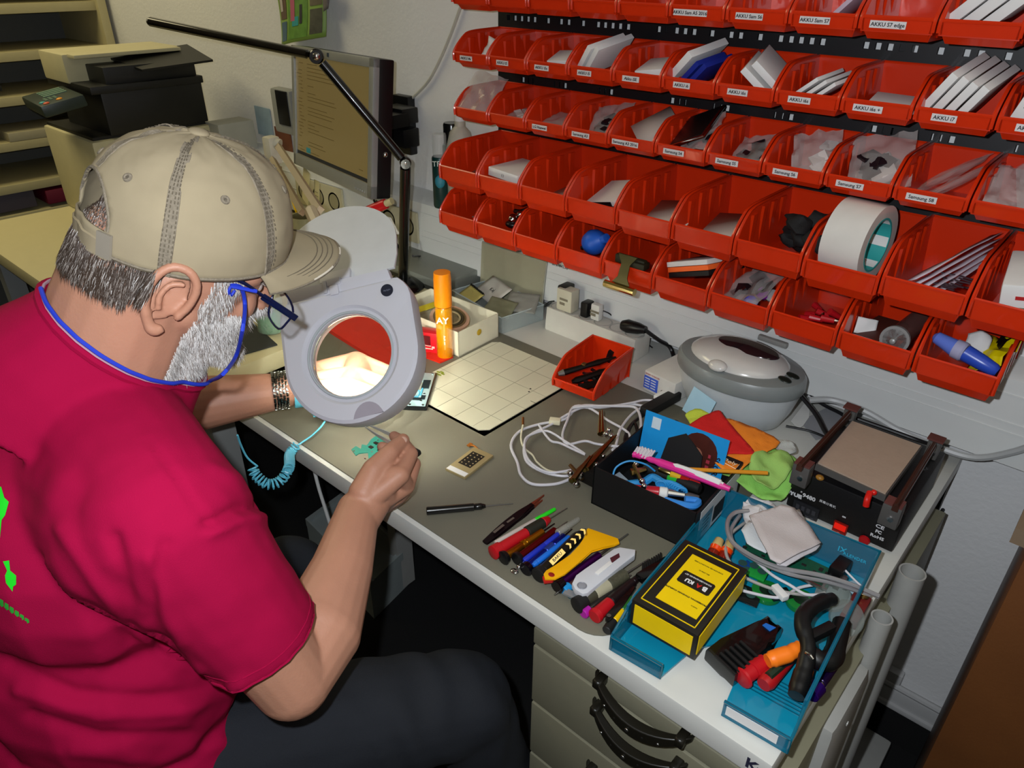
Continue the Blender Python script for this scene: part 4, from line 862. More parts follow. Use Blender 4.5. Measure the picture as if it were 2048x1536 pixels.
# ================================================================== usb charger and black adapter
P0, P1 = D(1286, 778, .722), D(1346, 808, .722); Mu = flatM(P0, P1, .7225); L = (P1 - P0).length
o = thing('usb_charger', 'white multi port usb charger with blue and red print beside the oval cleaner', 'charger', Mu)
MB().box((L / 2, .05, .021), (L, .10, .042), bev=.002).done('case', mat('charger_white', 'cdcac4', .4), o)
b = MB(); b.box((.017, -.0006, .019), (.032, .0012, .026)); b.done('blue_panel', mat('print_blue', '3c5cc8', .4), o)
b = MB()
for i in range(4):
    for j in range(2): b.box((.009 + j * .014, -.0014, .011 + i * .0055), (.011, .0006, .0018))
b.done('white_print', paper, o)
text('SMART CHARGER', .0042, TR(.019, -.0008, .0365, 90), mat('red_print', 'b03020', .5), o)
b = MB()
for i in range(3): b.box((L - .026 + i * .009, -.001, .010), (.006, .002, .013))
b.done('usb_ports', mat('port_dark', '38342c', .4), o)
for i in range(2):
    p = Mu @ V((L - .022 + i * .013, -.010, .013 - .003 * i)); t = thing('usb_plug', ('left', 'right')[i] + ' white usb plug in the front of the white charger', 'plug', Mu)
    MB().box((L - .022 + i * .013, -.014, .014 - .003 * i), (.009, .026, .008), bev=.002).done('plug_body', white, t); MB().box((L - .022 + i * .013, -.002, .014 - .003 * i), (.006, .005, .003)).done('connector', brass, t)
q = D(1322, 806, .735); b = MB(); b.box((0, 0, 0), (.095, .022, .018), frame(q, x=D(1345, 800, .735) - D(1290, 835, .73), z=V((0, 0, 1))), bev=.004)
o = thing('black_adapter', 'black cable adapter beside the white usb charger', 'adapter', (0, 0, 0)); b.done('body', softblack, o)
MB().tube([D(1290, 828, .73), D(1262, 850, .726), D(1250, 880, .726), D(1262, 905, .726), D(1275, 870, .726), D(1268, 845, .727), D(1255, 870, .728), D(1258, 915, .727)], .0028).done('cable', black, o)
# ================================================================== ultrasonic cleaner
uc = (-.448, -.155, .721); Mc = frame(uc, x=V((1, -.02, 0)), z=V((0, 0, 1)))
o = thing('ultrasonic_cleaner', 'oval white and grey ultrasonic cleaner with a smoky lid window', 'cleaner', Mc)
b = MB(); b.lathe([(.001, 0), (.068, 0), (.078, .010), (.090, .045), (.098, .082), (.101, .094)], TR(0, 0, 0) @ Matrix.Diagonal((1, 1, .88, 1)), 44, 1.13, .80); b.done('body', mat('cleaner_white', 'c6ccd0', .3, coat=.3), o)
LOW = Matrix.Translation((0, 0, -.012)); b = MB(); b.lathe([(.1015, .092), (.1030, .096), (.1025, .112), (.098, .119), (.080, .122), (.001, .122)], LOW, 44, 1.13, .80); b.done('collar', mat('cleaner_grey', '7e8484', .35, coat=.3), o)
b = MB(); b.lathe([(.084, .1215), (.083, .126), (.074, .134), (.05, .141), (.001, .144)], TR(-.006, .004, -.014), 44, 1.06, .80); lid = b.done('lid', mat('lid_gloss_white', 'c8c6c2', .2, coat=.6), o)
b = MB(); b.lathe([(.052, .1402), (.050, .1425), (.001, .1462)], TR(.002, .014, -.014), 40, 1.10, .52); b.done('window', mat('smoky_window', '2c2024', .12, coat=.8), lid)
b = MB(); b.ell((0, 0, 0), (.017, .012, .007), TR(-.012, -.064, .117, 25)); b.done('latch', mat('lid_gloss_white', 'c8c6c2'), lid)
b = MB(); b.box((.018, .078, .122), (.055, .010, .010), bev=.003); b.done('hinge', mat('hinge_grey', '8c8c88', .3), o)
for i in range(2):
    b = MB(); b.ell((0, 0, 0), (.012, .009, .0025), TR(.088 + .004 * i, -.018 + .022 * i, .1105, 0, 8)); b.done('button', mat('button_dark', '16201c', .3, coat=.5), o)
b = MB(); b.tube([(.108, .02, .07), (.14, .015, .05), (.17, .0, .03), (.20, -.015, .02)], .004); b.done('cable', black, o)
one('blue_card', MB().box((0, 0, 0), (.05, .002, .05), Matrix.Translation(D(1398, 812, .765)) @ TR(0, 0, 0, -15, 10, -10), bev=.0008), mat('pale_blue_card', '9cc0d4', .4), 'pale blue plastic tab leaning against the front of the oval cleaner', 'card')
# white paper and tag behind the heating plate
one('paper_sheet', MB().prism([tuple(D(*p, .721)[:2]) for p in ((1600, 842), (1660, 812), (1702, 832), (1660, 872), (1632, 880))], .7205, .7212), mat('grey_film', '8f9094', .4), 'grey film sheet on the desk right of the oval cleaner', 'sheet')
one('white_tag', MB().prism([tuple(D(*p, .723)[:2]) for p in ((1582, 842), (1608, 808), (1620, 812), (1618, 835), (1606, 852), (1600, 856), (1590, 850))], .7225, .7235), white, 'white plastic tag beside the oval cleaner', 'tag')
# ================================================================== cloth pile
def plate(pts, amp, seed, m_, th=.001, sub=3, drape=None, fr=30):
    bm = bmesh.new(); vs = [bm.verts.new(p) for p in catmull(pts, 3, True)]; f = bm.faces.new(vs)
    bmesh.ops.triangulate(bm, faces=[f]); 
    for _ in range(sub): 
        bmesh.ops.subdivide_edges(bm, edges=[e for e in bm.edges if e.calc_length() > .008], cuts=1); bmesh.ops.triangulate(bm, faces=bm.faces)
    for v_ in bm.verts:
        q = noise.noise(V((v_.co.x * fr + seed, v_.co.y * fr, seed))); v_.co.z += amp * q + amp * .5 * noise.noise(V((v_.co.x * fr * 2.5, v_.co.y * fr * 2.5, seed + 4)))
        if drape: v_.co.z += drape(v_.co)
    b = MB(); b.bm.free(); b.bm = bm; return b
def PZ(l): return [D(u, v, z) for u, v, z in l]
for k, (pts, c, lb, amp) in enumerate((
    ([(1372, 828, .765), (1402, 818, .775), (1440, 850, .77), (1400, 872, .765), (1376, 842, .76)], 'b8c840', 'yellow green cleaning cloth under the red cloth', .003),
    ([(1395, 860, .765), (1470, 845, .785), (1545, 895, .780), (1600, 925, .765), (1598, 950, .762), (1562, 1000, .750), (1505, 985, .755), (1440, 945, .765)], '8cc85c', 'large light green microfibre cloth in the pile before the cleaner', .012),
    ([(1510, 905, .792), (1560, 905, .785), (1590, 918, .778), (1570, 960, .768), (1530, 968, .770), (1500, 940, .780)], '94bc60', 'folded bright green cloth on top of the green pile', .012),
    ([(1530, 870, .775), (1555, 880, .772), (1586, 885, .768), (1592, 905, .762), (1560, 905, .768)], 'b8bcb8', 'white cloth tag on the green cloth pile', .006),
    ([(1440, 838, .785), (1500, 850, .790), (1560, 885, .785), (1510, 917, .785), (1468, 948, .783), (1432, 928, .783), (1400, 890, .780), (1380, 870, .778)], 'e88420', 'orange cleaning cloth under the red cloth', .003),
    ([(1375, 852, .790), (1412, 830, .795), (1438, 820, .797), (1450, 836, .796), (1480, 870, .793), (1508, 900, .788), (1500, 908, .786), (1468, 908, .786), (1430, 905, .788), (1412, 875, .790), (1380, 866, .790)], 'c81818', 'red cleaning cloth on top of the pile', .002))):
    b = plate(PZ(pts), amp, k * 3.1 + 1, None, fr=26 if k in (1, 2) else 40)
    if k == 5: pass
    one('cleaning_cloth', b, mat('cloth_' + c, c, .85, bump=.3, bs=600), lb, 'cloth', 'cleaning cloths in the pile', ang=80, thick=.0016)
for k, (pts, c, lb) in enumerate((([(1452, 905, .784), (1480, 916, .782), (1468, 935, .780), (1442, 920, .782)], 'e07818', ''),)):
    pass
p = [D(u, v, .786) for u, v in ((1450, 912), (1482, 924), (1472, 938), (1442, 922))]
orc = [x for x in COL.objects if x.get('label', '').startswith('orange cleaning')][0]
b = MB(); b.tube(p, .0006, closed=True, sm=0, seg=4); b.done('printed_frame', mat('print_cream', 'f0e0c0', .6), orc)
text('Poly', .012, frame((p[0] + p[2]) / 2 + V((0, 0, .001)), x=p[1] - p[0], z=V((0, 0, 1))), mat('print_cream', 'f0e0c0', .6), orc)
o = MB(); o.box((0, 0, 0), (.07, .08, .024), Matrix.Translation(D(1500, 915, .7345)) @ TR(0, 0, 0, 0, 0, 12), bev=.008)
one('cloth_bundle', o, mat('pale_cloth', '9fa8a0', .85, bump=.4), 'pale folded cloth bundle under the green cloths', 'cloth')
# ================================================================== black open box
Fp, Lp, Rp = D(1380, 1103, ZM), D(1182, 1006, ZM), D(1476, 1018, ZM)
Mb = flatM(Lp, Fp, ZM); w_ = (Fp - Lp).length; dp = .150; h = .068
o = thing('black_box', 'open black cardboard box full of tools on the desk mat', 'box', Mb)
bc = mat('black_cardboard', '0c0c0e', .55); t_ = .0025
b = MB(); b.box((w_ / 2, dp / 2, t_ / 2), (w_, dp, t_)); b.box((w_ / 2, t_ / 2, h / 2), (w_, t_, h)); b.box((w_ / 2, dp, h / 2), (w_, t_, h)); b.box((t_ / 2, dp / 2, h / 2), (t_, dp, h)); b.box((w_, dp / 2, h / 2), (t_, dp, h)); b.done('walls', bc, o)
b = MB(); b.box((w_ + t_ / 2 + .0003, dp * .52, h * .52), (.0006, dp * .86, h * .80)); lb_ = b.done('white_label', mat('label_white_2', 'b8bcc0', .6), o)
b = MB()
for i in range(22): b.box((w_ + t_ / 2 + .0009, dp * (.40 + .014 * i), h * .42), (.0004, .0010 + .0006 * (i % 3), h * .40))
for i in range(4): b.box((w_ + t_ / 2 + .0009, dp * .22, h * (.3 + .1 * i)), (.0004, dp * .14, .001))
b.done('barcode', ink, lb_)
b = MB(); b.prism([(.09, 0), (.165, 0), (.155, .05), (.10, .085), (.095, .085)], 0, .002, TR(-.045, dp - .020, .018, 72, 0, -6)); b.done('flap', mat('black_flap', '111114', .6), o)
# card with picture
cc = [TT(1290, 838, 1.19), TT(1448, 905, 1.18), TT(1432, 965, 1.17), TT(1285, 905, 1.18)]
p00 = Mb @ V((.022, dp - .03, .105)); 
Mcd = Mb @ TR(.074, dp - .016, .062, 80, -1, 0) @ Matrix.Scale(.93, 4)
o = thing('blue_card', 'blue product card with a portrait photo standing in the black box', 'card', Mcd)
MB().box((0, 0, 0), (.150, .085, .0012)).done('board', mat('azure_card', '1f92d8', .35), o)
b = MB(); b.ell((.030, .004, .001), (.032, .034, .0006), seg=20, rg=6); ph = b.done('portrait_photo', mat('portrait_dark', '42160c', .5, var=.4, vs=60), o)
b = MB(); b.ell((.026, -.008, .0016), (.013, .020, .0006), TR(0, 0, 0, 0, 0, 0), seg=16, rg=6); b.done('portrait_face', mat('portrait_skin', '8c5844', .5), ph)
b = MB(); b.box((-.052, .026, .001), (.016, .020, .0008)); b.done('sticker', mat('card_sticker', 'c8d8e4', .5), o)
text('SCORE', .013, TR(.062, -.012, .0009, 0, 0, -90), mat('card_navy', '10203c', .5), o, bold=.0004)
b = MB()
for i, c in enumerate(((.0, 0), (.010, 0), (.020, 0))): b.box((.048, .004 - i * .010, .0012), (.006, .006, .0006))
b.done('colour_marks', mat('mark_red', 'a03040', .5), o)
def BP(x, y, z): return Mb @ V((x, y, z))
def XY(u, v, z): return D(u, v, z)
# toothbrush
o = thing('toothbrush', 'pink and white toothbrush lying across the black box', 'toothbrush', XY(1365, 945, .80))
I = o.matrix_world.inverted(); a_, m1, m2, e_ = XY(1268, 908, .796), XY(1320, 925, .80), XY(1390, 950, .803), XY(1460, 978, .800)
pk = mat('hot_pink', 'd8308c', .35)
b = MB(); b.tube([a_, a_.lerp(m1, .35), m1, m2, e_], [.0055, .0045, .0028, .0045, .0062, .0066, .0058, .004], seg=10); b.done('handle', pk, o, inv=I)
b = MB(); up = V((0, 0, .0032)); b.tube([m1 + up, m2 + up * 1.2, m2.lerp(e_, .55) + up * 1.2, m2.lerp(e_, .8) + up], [.001, .0045, .0052, .005, .003], seg=8); b.done('grip_inlay', paper, o, inv=I)
b = MB(); dx = (m1 - a_).normalized()
for i in range(5):
    for j in (-1, 0, 1): p = a_ + dx * (.002 + .005 * i) + V((.0025 * j, .0025 * j, 0)); b.cyl(p, p + V((.004, .006, .013)), .0014, seg=5)
b.done('bristles', mat('bristle_white', 'd0c8cc', .6), o, inv=I)
one('pencil_stick', MB().cyl(XY(1370, 938, .800), XY(1535, 946, .798), .0030, seg=8), mat('orange_wood', 'd08818', .5), 'orange wooden stick sticking out over the black box edge', 'stick')
# other content
def pen(name, lab, cat, segs, p0, p1, tip=None, grp=None):
    """segs: list of (f0, f1, r0, r1, material, partname)"""
    o = thing(name, lab, cat, V(p0), grp); I = o.matrix_world.inverted(); p0, p1 = V(p0), V(p1)
    for f0, f1, r0, r1, m_, pn in segs:
        a0, a1 = p0.lerp(p1, f0), p0.lerp(p1, f1); L_ = (a1 - a0).length
        if r0 < .0016: MB().cyl(a0, a1, r0, r1, 8).done(pn, m_, o, inv=I)
        else: MB().rod(a0, a1, [(0, r0 * .86), (min(.2, .001 / L_), r0), (1 - min(.2, .001 / L_), r1), (1, r1 * .86)], 14).done(pn, m_, o, inv=I)
    return o
pen('nylon_driver', 'black handled tool with green and black grip in the black box', 'tool', [(0, .45, .0085, .0065, softblack, 'handle'), (.45, .62, .0075, .0085, mat('grip_green', '2cb038', .4), 'green_grip'), (.62, 1, .0085, .0075, softblack, 'grip')], XY(1290, 935, .760), XY(1400, 978, .770))
pen('yellow_red_tool', 'yellow and red capped tool behind the toothbrush in the black box', 'tool', [(0, .3, .004, .004, brass, 'shaft'), (.3, .55, .006, .006, mat('cap_yellow', 'd8b020', .4), 'yellow_cap'), (.55, .75, .0065, .006, mat('trans_red', 'a81810', .2), 'red_cap'), (.75, 1, .005, .004, redtool, 'shank')], XY(1318, 938, .772), XY(1400, 970, .772))
pen('red_pen', 'red white and chrome pen lying at the front in the black box', 'pen', [(0, .42, .005, .0078, mat('crimson', 'b01c28', .3), 'barrel'), (.42, .54, .0082, .0082, paper, 'white_band'), (.54, .80, .0078, .007, chrome, 'chrome_section'), (.80, 1, .0065, .004, mat('grey_end', '4c4848', .4), 'end')], XY(1262, 975, .775), XY(1398, 996, .775))
bb = mat('strap_blue', '2a8ac8', .5)
one('blue_strap', MB().tube([XY(1240, 970, .77), XY(1285, 965, .772), XY(1305, 955, .775), XY(1325, 965, .778), XY(1345, 975, .775), XY(1365, 985, .77)], .006), bb, 'blue antistatic strap curled in the black box', 'strap')
b = MB()
for i in range(11): t_ = i / 10; b.tube([XY(1322 + 42 * t_, 968 + 14 * t_ - 5 * math.sin(math.pi * t_), .782) + V((.006 * math.cos(q), .003 * math.cos(q), .006 * math.sin(q))) for q in [k * 1.047 for k in range(6)]], .0018, closed=True, sm=2, seg=6)
one('blue_coil', b, bb, 'blue coiled cord section in the black box', 'cord')
one('blue_strap', MB().tube([XY(1330, 1000, .775), XY(1360, 1008, .778), XY(1388, 1012, .778), XY(1396, 1002, .778), XY(1370, 998, .780)], .005), mat('strap_blue2', '2f80d0', .5), 'wide blue strap loop at the front rim of the black box', 'strap')
one('blue_wire', MB().tube([XY(1225, 958, .775), XY(1232, 935, .790), XY(1258, 922, .800), XY(1290, 928, .797), XY(1310, 942, .785)], .0014), bb, 'thin blue wire arching inside the black box', 'wire')
o = thing('brass_clip', 'brass alligator clip with chrome screw in the black box', 'clip', XY(1275, 940, .785)); I = o.matrix_world.inverted()
b = MB(); b.cyl(XY(1262, 945, .782), XY(1292, 938, .785), .006, .003, 6); b.cyl(XY(1268, 930, .79), XY(1282, 962, .782), .003, seg=8); b.done('jaw', brass, o, inv=I)
b = MB()
for u, v in ((1272, 928), (1284, 962), (1288, 972)): b.ell(XY(u, v, .788), .0045)
b.done('ball_screw', chrome, o, inv=I)
one('grey_card', MB().box((0, 0, 0), (.022, .014, .001), Matrix.Translation(XY(1240, 957, .768)) @ TR(0, 0, 0, 20, 0, -20)), mat('card_grey', '7c8894', .4), 'small grey card at the left end of the black box', 'card')
# ================================================================== helping hand with clips
o = thing('helping_hand', 'brass helping hand stand with alligator clips beside the black box', 'clip stand', D(1190, 955, .73)); I = o.matrix_world.inverted()
b = MB(); b.box(D(1195, 945, .740), (.05, .05, .028), bev=.01); b.done('base', mat('iron_black', '1c1a18', .5, .5), o, inv=I)
brs = mat('dark_brass', '7c5c38', .3, .9)
b = MB(); b.cyl(D(1150, 945, .748), D(1225, 878, .765), .0032); b.cyl(D(1165, 958, .75), D(1140, 930, .755), .003); b.done('rod', brs, o, inv=I)
for (p0, p1) in (((1200, 868), (1200, 822)), ((1142, 962), (1180, 912)), ((1168, 940), (1228, 872))):
    b = MB(); A, B_ = D(*p0, .765), D(*p1, .772); b.cyl(A, B_, .0045, .0015, 6); b.cyl(A + V((.004, .002, .003)), B_ + V((.0045, 0, .004)), .004, .0012, 6); b.done('alligator_clip', mat('clip_brass', '9c8858', .25, 1), o, inv=I)
b = MB()
BJ = ((1212, 868, .772, .005), (1222, 872, .770, .005), (1218, 860, .776, .004), (1145, 958, .760, .006), (1152, 968, .755, .005), (1160, 950, .765, .006), (1170, 934, .765, .005), (1192, 930, .765, .005), (1206, 912, .768, .004), (1140, 946, .757, .005))
for u, v, z, r in BJ: MB().ell(D(u, v, z), r, seg=10, rg=8).done('ball_joint', chrome, o, inv=I)
# ================================================================== white cables
cw = mat('cable_white_2', 'c8c6cc', .4)
def cab(name, lab, px, r=.0024, z=.727, m_=cw, **k):
    return one(name, MB().tube([D(p[0], p[1], p[2] if len(p) > 2 else z) for p in px], r, sm=5), m_, lab, 'cable', **k)
cab('usb_cable', 'outermost white cable loop, ending at the clip stand', [(1318, 800, .735), (1295, 812, .73), (1262, 808), (1215, 812), (1160, 812), (1130, 838), (1080, 848), (1040, 862), (1022, 890), (1035, 925), (1042, 950), (1065, 968), (1110, 968), (1140, 958)])
cab('usb_cable', 'white cable loop passing beneath the red desk bin edge and around twice', [(1325, 803, .736), (1290, 800, .732), (1260, 806), (1200, 815), (1150, 812), (1135, 840), (1125, 870), (1135, 888), (1170, 882), (1195, 888), (1240, 893), (1245, 890)], .0022, .731)
cab('usb_cable', 'white cable with a square bend next to the black box corner', [(1145, 815), (1180, 812), (1240, 812), (1268, 814), (1278, 825), (1282, 845), (1280, 865)], .0025, .735)
cab('usb_cable', 'inner white cable loop crossing the others near the clip stand', [(1248, 900), (1260, 875), (1250, 860), (1215, 840), (1175, 815), (1140, 826), (1100, 850), (1060, 870), (1048, 895), (1055, 925), (1090, 945), (1130, 952), (1152, 945)], .0022, .730)
cab('usb_cable', 'lower white cable crossing the middle of the loops', [(1078, 850), (1100, 880), (1120, 886), (1150, 900), (1170, 908), (1130, 882), (1095, 862), (1065, 868), (1050, 880), (1052, 910), (1070, 932), (1100, 945), (1142, 940)], .0021, .733)
cab('usb_cable', 'pale cable from the charger running down beside the black box', [(1312, 808, .735), (1285, 815), (1262, 830), (1240, 860), (1232, 890), (1225, 900)], .0024, .730)
o = thing('cable_plug', 'ivory plug on the white cable loops', 'plug', D(1110, 842, .732)); MB().box((0, 0, 0), (.020, .013, .009), TR(0, 0, 0, 0, 0, 30), bev=.002).done('plug_body', offwhite, o)
o = thing('jack_plug', 'thin audio jack with gold tip standing off the cable loops', 'plug', D(1046, 845, .732)); I = o.matrix_world.inverted()
MB().cyl(D(1046, 850, .732), D(1046, 835, .736), .0022, seg=10).done('gold_tip', mat('copper_gold', 'a87848', .3, 1), o, inv=I)
MB().tube([D(1046, 850, .732), D(1042, 875, .727), D(1048, 895, .727), D(1065, 910, .727), D(1075, 925, .727), D(1100, 942, .727), D(1140, 945, .73)], .0017).done('cord', offwhite, o, inv=I)
# ================================================================== phone, board, flex parts
a, b_, c_ = D(852, 822, ZM), D(873, 752, ZM), D(790, 812, ZM)
Mp = frame(a, x=(b_ - a), z=V((0, 0, 1))); Lp_ = (b_ - a).length
yv = (c_ - a).normalized()
o = thing('opened_phone', 'opened phone body with pale blue internals lying at the right of the lens', 'phone', Mp)
b = MB(); b.box((Lp_ / 2, .068, .004), (Lp_ + .002, .140, .008), bev=.0035); b.done('frame', mat('phone_black', '0c1012', .3), o)
b = MB(); b.box((Lp_ / 2, .068, .0078), (Lp_ - .006, .133, .0014), bev=.0005); b.done('midframe', mat('phone_mid', 'a9c8cc', .3, .4, var=.1, vs=150), o)
b = MB(); b.box((Lp_ / 2 + .008, .040, .0092), (.026, .042, .002), bev=.0006); b.done('battery_bay', mat('phone_grey', '8a8f84', .4), o)
b = MB(); b.box((Lp_ * .62, .012, .0092), (.030, .014, .002)); b.box((Lp_ * .2, .022, .009), (.008, .020, .002)); b.box((Lp_ * .25, .010, .009), (.014, .008, .002)); b.done('dark_modules', mat('phone_dark', '182428', .3), o)
b = MB(); b.box((Lp_ * .42, .016, .0094), (.03, .003, .0015)); b.box((Lp_ * .25, .045, .0094), (.004, .05, .0015)); b.tube([(Lp_ * .25, .02, .0095), (Lp_ * .4, .02, .0095), (Lp_ * .45, .03, .0095), (Lp_ * .45, .06, .0095)], .0012); b.done('flex_strip', mat('phone_blue', '4aa0c0', .3), o)
b = MB()
for x, y in ((.006, .006), (Lp_ - .006, .006), (.02, .012), (.045, .01), (.006, .03)): b.cyl((x, y, .008), (x, y, .0098), .0024, seg=10)
b.done('screw', chrome, o)
P0, P1, P2 = D(896, 938, ZM), D(930, 960, ZM), D(987, 915, ZM)
Mq = frame(P1, x=(P2 - P1), z=V((0, 0, 1))); w_ = (P2 - P1).length; d_ = (P0 - P1).length
o = thing('phone_battery', 'small flat phone battery with black dotted square on the mat below the white mat', 'battery', Mq)
MB().box((w_ / 2, d_ / 2, .0025), (w_, d_, .005), bev=.001).done('cell', mat('battery_tan', '9c8c64', .4, .2), o)
MB().box((.006, d_ / 2, .0053), (.010, d_ * .92, .0004)).done('white_label', paper, o)
b = MB(); b.box((w_ * .58, d_ * .52, .0053), (w_ * .52, d_ * .62, .0004)); q_ = b.done('black_panel', mat('panel_black', '15140f', .5), o)
b = MB()
for i in range(5):
    for j in range(3): b.cyl((w_ * .38 + i * w_ * .10, d_ * .3 + j * d_ * .21, .0055), (w_ * .38 + i * w_ * .10, d_ * .3 + j * d_ * .21, .0058), .0013, seg=8)
b.done('dots', mat('dot_tan', 'a8946c', .4), q_)
b = MB(); b.tube([(w_, d_ * .8, .003), (w_ + .004, d_ + .003, .003), (w_ + .001, d_ + .009, .003)], .0015); b.box((w_ + .002, d_ + .011, .003), (.009, .006, .002)); b.done('flex_connector', mat('copper_flex', 'b06a28', .4, .5), o)
o = thing('circuit_board', 'small irregular green phone circuit board on the mat behind the holding hand', 'circuit board', (0, 0, 0))
pts = [(703, 900), (712, 893), (722, 899), (724, 890), (734, 892), (742, 880), (752, 873), (762, 880), (775, 884), (785, 905), (768, 918), (756, 905), (748, 915), (738, 922), (736, 906), (718, 908), (712, 912)]
b = MB(); b.prism([tuple(D(*p, ZM)[:2]) for p in pts], ZM, ZM + .0016); b.done('board', mat('pcb_teal', '1f6e62', .35, var=.2, vs=300), o)
b = MB()
for u, v in ((742, 894), (752, 886), (760, 900)): b.box(D(u, v, ZM + .0022), (.008, .006, .0014), bev=.0003)
b.done('chip', black, o)
b = MB()
for u, v in ((708, 902), (744, 903), (730, 916), (756, 880)): b.ell(D(u, v, ZM + .002), (.0016, .0016, .0008), seg=8, rg=4)
b.done('solder_point', chrome, o)
# ================================================================== row of hand tools
def H(u, v, z): return D(u, v, ZM + z)
transp_red = mat('translucent_red', '8e1010', .15, coat=.6)
pen('screwdriver', 'black slim screwdriver lying alone left of the tool row', 'screwdriver', [(0, .55, .0062, .0058, blk, 'handle'), (.55, .64, .0050, .0050, blk, 'neck'), (.64, .68, .0042, .003, blk, 'collar'), (.68, 1, .0013, .0008, steel, 'shaft')], H(853, 1022, .0065), H(1026, 1007, .0065))
def tweezers(lab, p0, p1, m_, tipm, w=.0058, gap=.5, up=.002):
    o = thing('tweezers', lab, 'tweezers', V(p0)); I = o.matrix_world.inverted(); p0, p1 = V(p0), V(p1); d = (p1 - p0); L = d.length
    for s in (-1, 1):
        M_ = frame(p0, x=d, z=V((0, 0, 1))); b = MB()
        n = 14; rr = []
        for i in range(n + 1):
            f = i / n; wd = w * (.75 + .35 * math.sin(math.pi * min(1, f * 1.4))) * (1 if f < .6 else max(.12, 1 - (f - .6) / .4)); z = s * (.0008 + .004 * math.sin(math.pi * f) * gap) + up
            rr.append([M_ @ V((f * L, -wd, z)), M_ @ V((f * L, wd, z)), M_ @ V((f * L, wd, z + .0012)), M_ @ V((f * L, -wd, z + .0012))])
        k = int(n * .82)
        b.rings(rr[:k + 1]); arm_ = b.done('arm', m_, o, inv=I)
        b = MB(); b.rings(rr[k:]); b.done('tip', tipm, o, inv=I)
    b = MB(); b.box(M_ @ V((L * .02, 0, up)), (.005, .005, .004)); b.done('end_joint', m_, o, inv=I)
    b = MB(); b.box((L * .22, 0, up + .0062), (L * .16, w * .7, .0004), M_); b.done('slot', mat('slot_grey', '5c5048', .5), o, inv=I)
    return o
dkp = mat('dark_plum_steel', '1a0c12', .3, .5); copt = mat('copper_tip', '8c4430', .4, .6)
tweezers('black tweezers with copper tips, leftmost of the tool row', H(970, 1088, .003), H(1088, 990, .006), dkp, copt)
tweezers('second black tweezers partly under the white spudger in the tool row', H(1002, 1062, .001), H(1085, 1001, .003), dkp, copt, .0045)
pen('spudger', 'white spudger stick with bright green tip behind the red grip driver', 'spudger', [(0, .66, .0035, .0035, mat('warm_white', 'b8aca4', .5), 'handle'), (.66, 1, .0035, .003, mat('neon_green', '22d020', .4), 'tip')], H(990, 1086, .006), H(1110, 1018, .008))
pen('screwdriver', 'red precision screwdriver with black grip, third tool in the row', 'screwdriver', [(0, .10, .0105, .0100, redtool, 'cap'), (.10, .44, .0080, .0072, redtool, 'handle'), (.44, .66, .0085, .0080, mat('olive_rubber', '1c1d14', .6), 'rubber_grip'), (.66, .74, .0078, .0055, redtool, 'collar'), (.74, 1, .0012, .0009, steel, 'shaft')], H(985, 1106, .0105), H(1134, 1016, .0085))
gold = mat('gold_metal', 'b07010', .25, .9)
pen('screwdriver', 'gold metal precision screwdriver with black cap', 'screwdriver', [(0, .07, .0105, .0090, black, 'cap'), (.07, .36, .0056, .0052, gold, 'handle'), (.36, .42, .0066, .0066, gold, 'ring'), (.42, .76, .0058, .0055, gold, 'grip'), (.76, 1, .0012, .0009, dkp, 'shaft')], H(1005, 1117, .0100), H(1109, 1047, .007))
mred = mat('metal_dark_red', '6c0c10', .25, .8)
pen('screwdriver', 'dark red metal precision screwdriver beside the gold one', 'screwdriver', [(0, .07, .0100, .0088, black, 'cap'), (.07, .76, .0055, .0055, mred, 'handle'), (.76, 1, .0012, .0009, steel, 'shaft')], H(1032, 1119, .0095), H(1134, 1043, .007))
pen('spudger', 'flat royal blue plastic spudger between the dark red and blue drivers', 'spudger', [(0, .55, .0040, .0038, mat('royal_plastic', '1c30b0', .4), 'bar'), (.55, .98, .0036, .0040, mat('royal_plastic', '1c30b0', .4), 'tip')], H(1047, 1122, .010), H(1122, 1064, .010))
pen('clear_tube', 'clear plastic pen tube lying above the blue drivers', 'cap', [(0, .4, .0052, .0052, mat('milky_plastic', '9c9a90', .3, alpha=.7), 'sleeve'), (.4, 1, .0050, .0040, mat('clear_cap', 'a8a8a0', .2, alpha=.35, coat=.5), 'clear_end')], H(1115, 1066, .012), H(1157, 1038, .010))
o = thing('dental_spoon', 'small silver spoon ended tool poking out before the blue drivers', 'tool', H(1030, 1142, .004)); I = o.matrix_world.inverted()
b = MB(); b.ell(H(1029, 1142, .004), (.006, .0045, .002)); b.cyl(H(1036, 1135, .005), H(1056, 1112, .008), .0028, .002, 8); b.ell(H(1038, 1134, .005), .0035); b.done('bowl', chrome, o, inv=I)
mblue = mat('metal_blue', '0c1c88', .22, .7)
pen('screwdriver', 'dark blue metal precision screwdriver with silver knurling', 'screwdriver', [(0, .08, .0100, .0090, mat('black_blue', '06060f', .2), 'cap'), (.08, .42, .0058, .0058, mblue, 'handle'), (.42, .58, .0064, .0064, mat('knurl_blue', '3c58c8', .3, .8), 'knurl'), (.58, .82, .0058, .0052, mblue, 'neck'), (.82, 1, .0012, .0009, dkp, 'shaft')], H(1050, 1140, .0095), H(1144, 1058, .0080))
pen('spudger', 'bright blue flat spudger bar beside the black and yellow driver', 'spudger', [(0, .10, .0030, .0042, mat('bright_blue_bar', '1468d0', .4), 'end'), (.10, 1, .0040, .0038, mat('bright_blue_bar', '1468d0', .4), 'bar')], H(1066, 1131, .013), H(1138, 1074, .013))
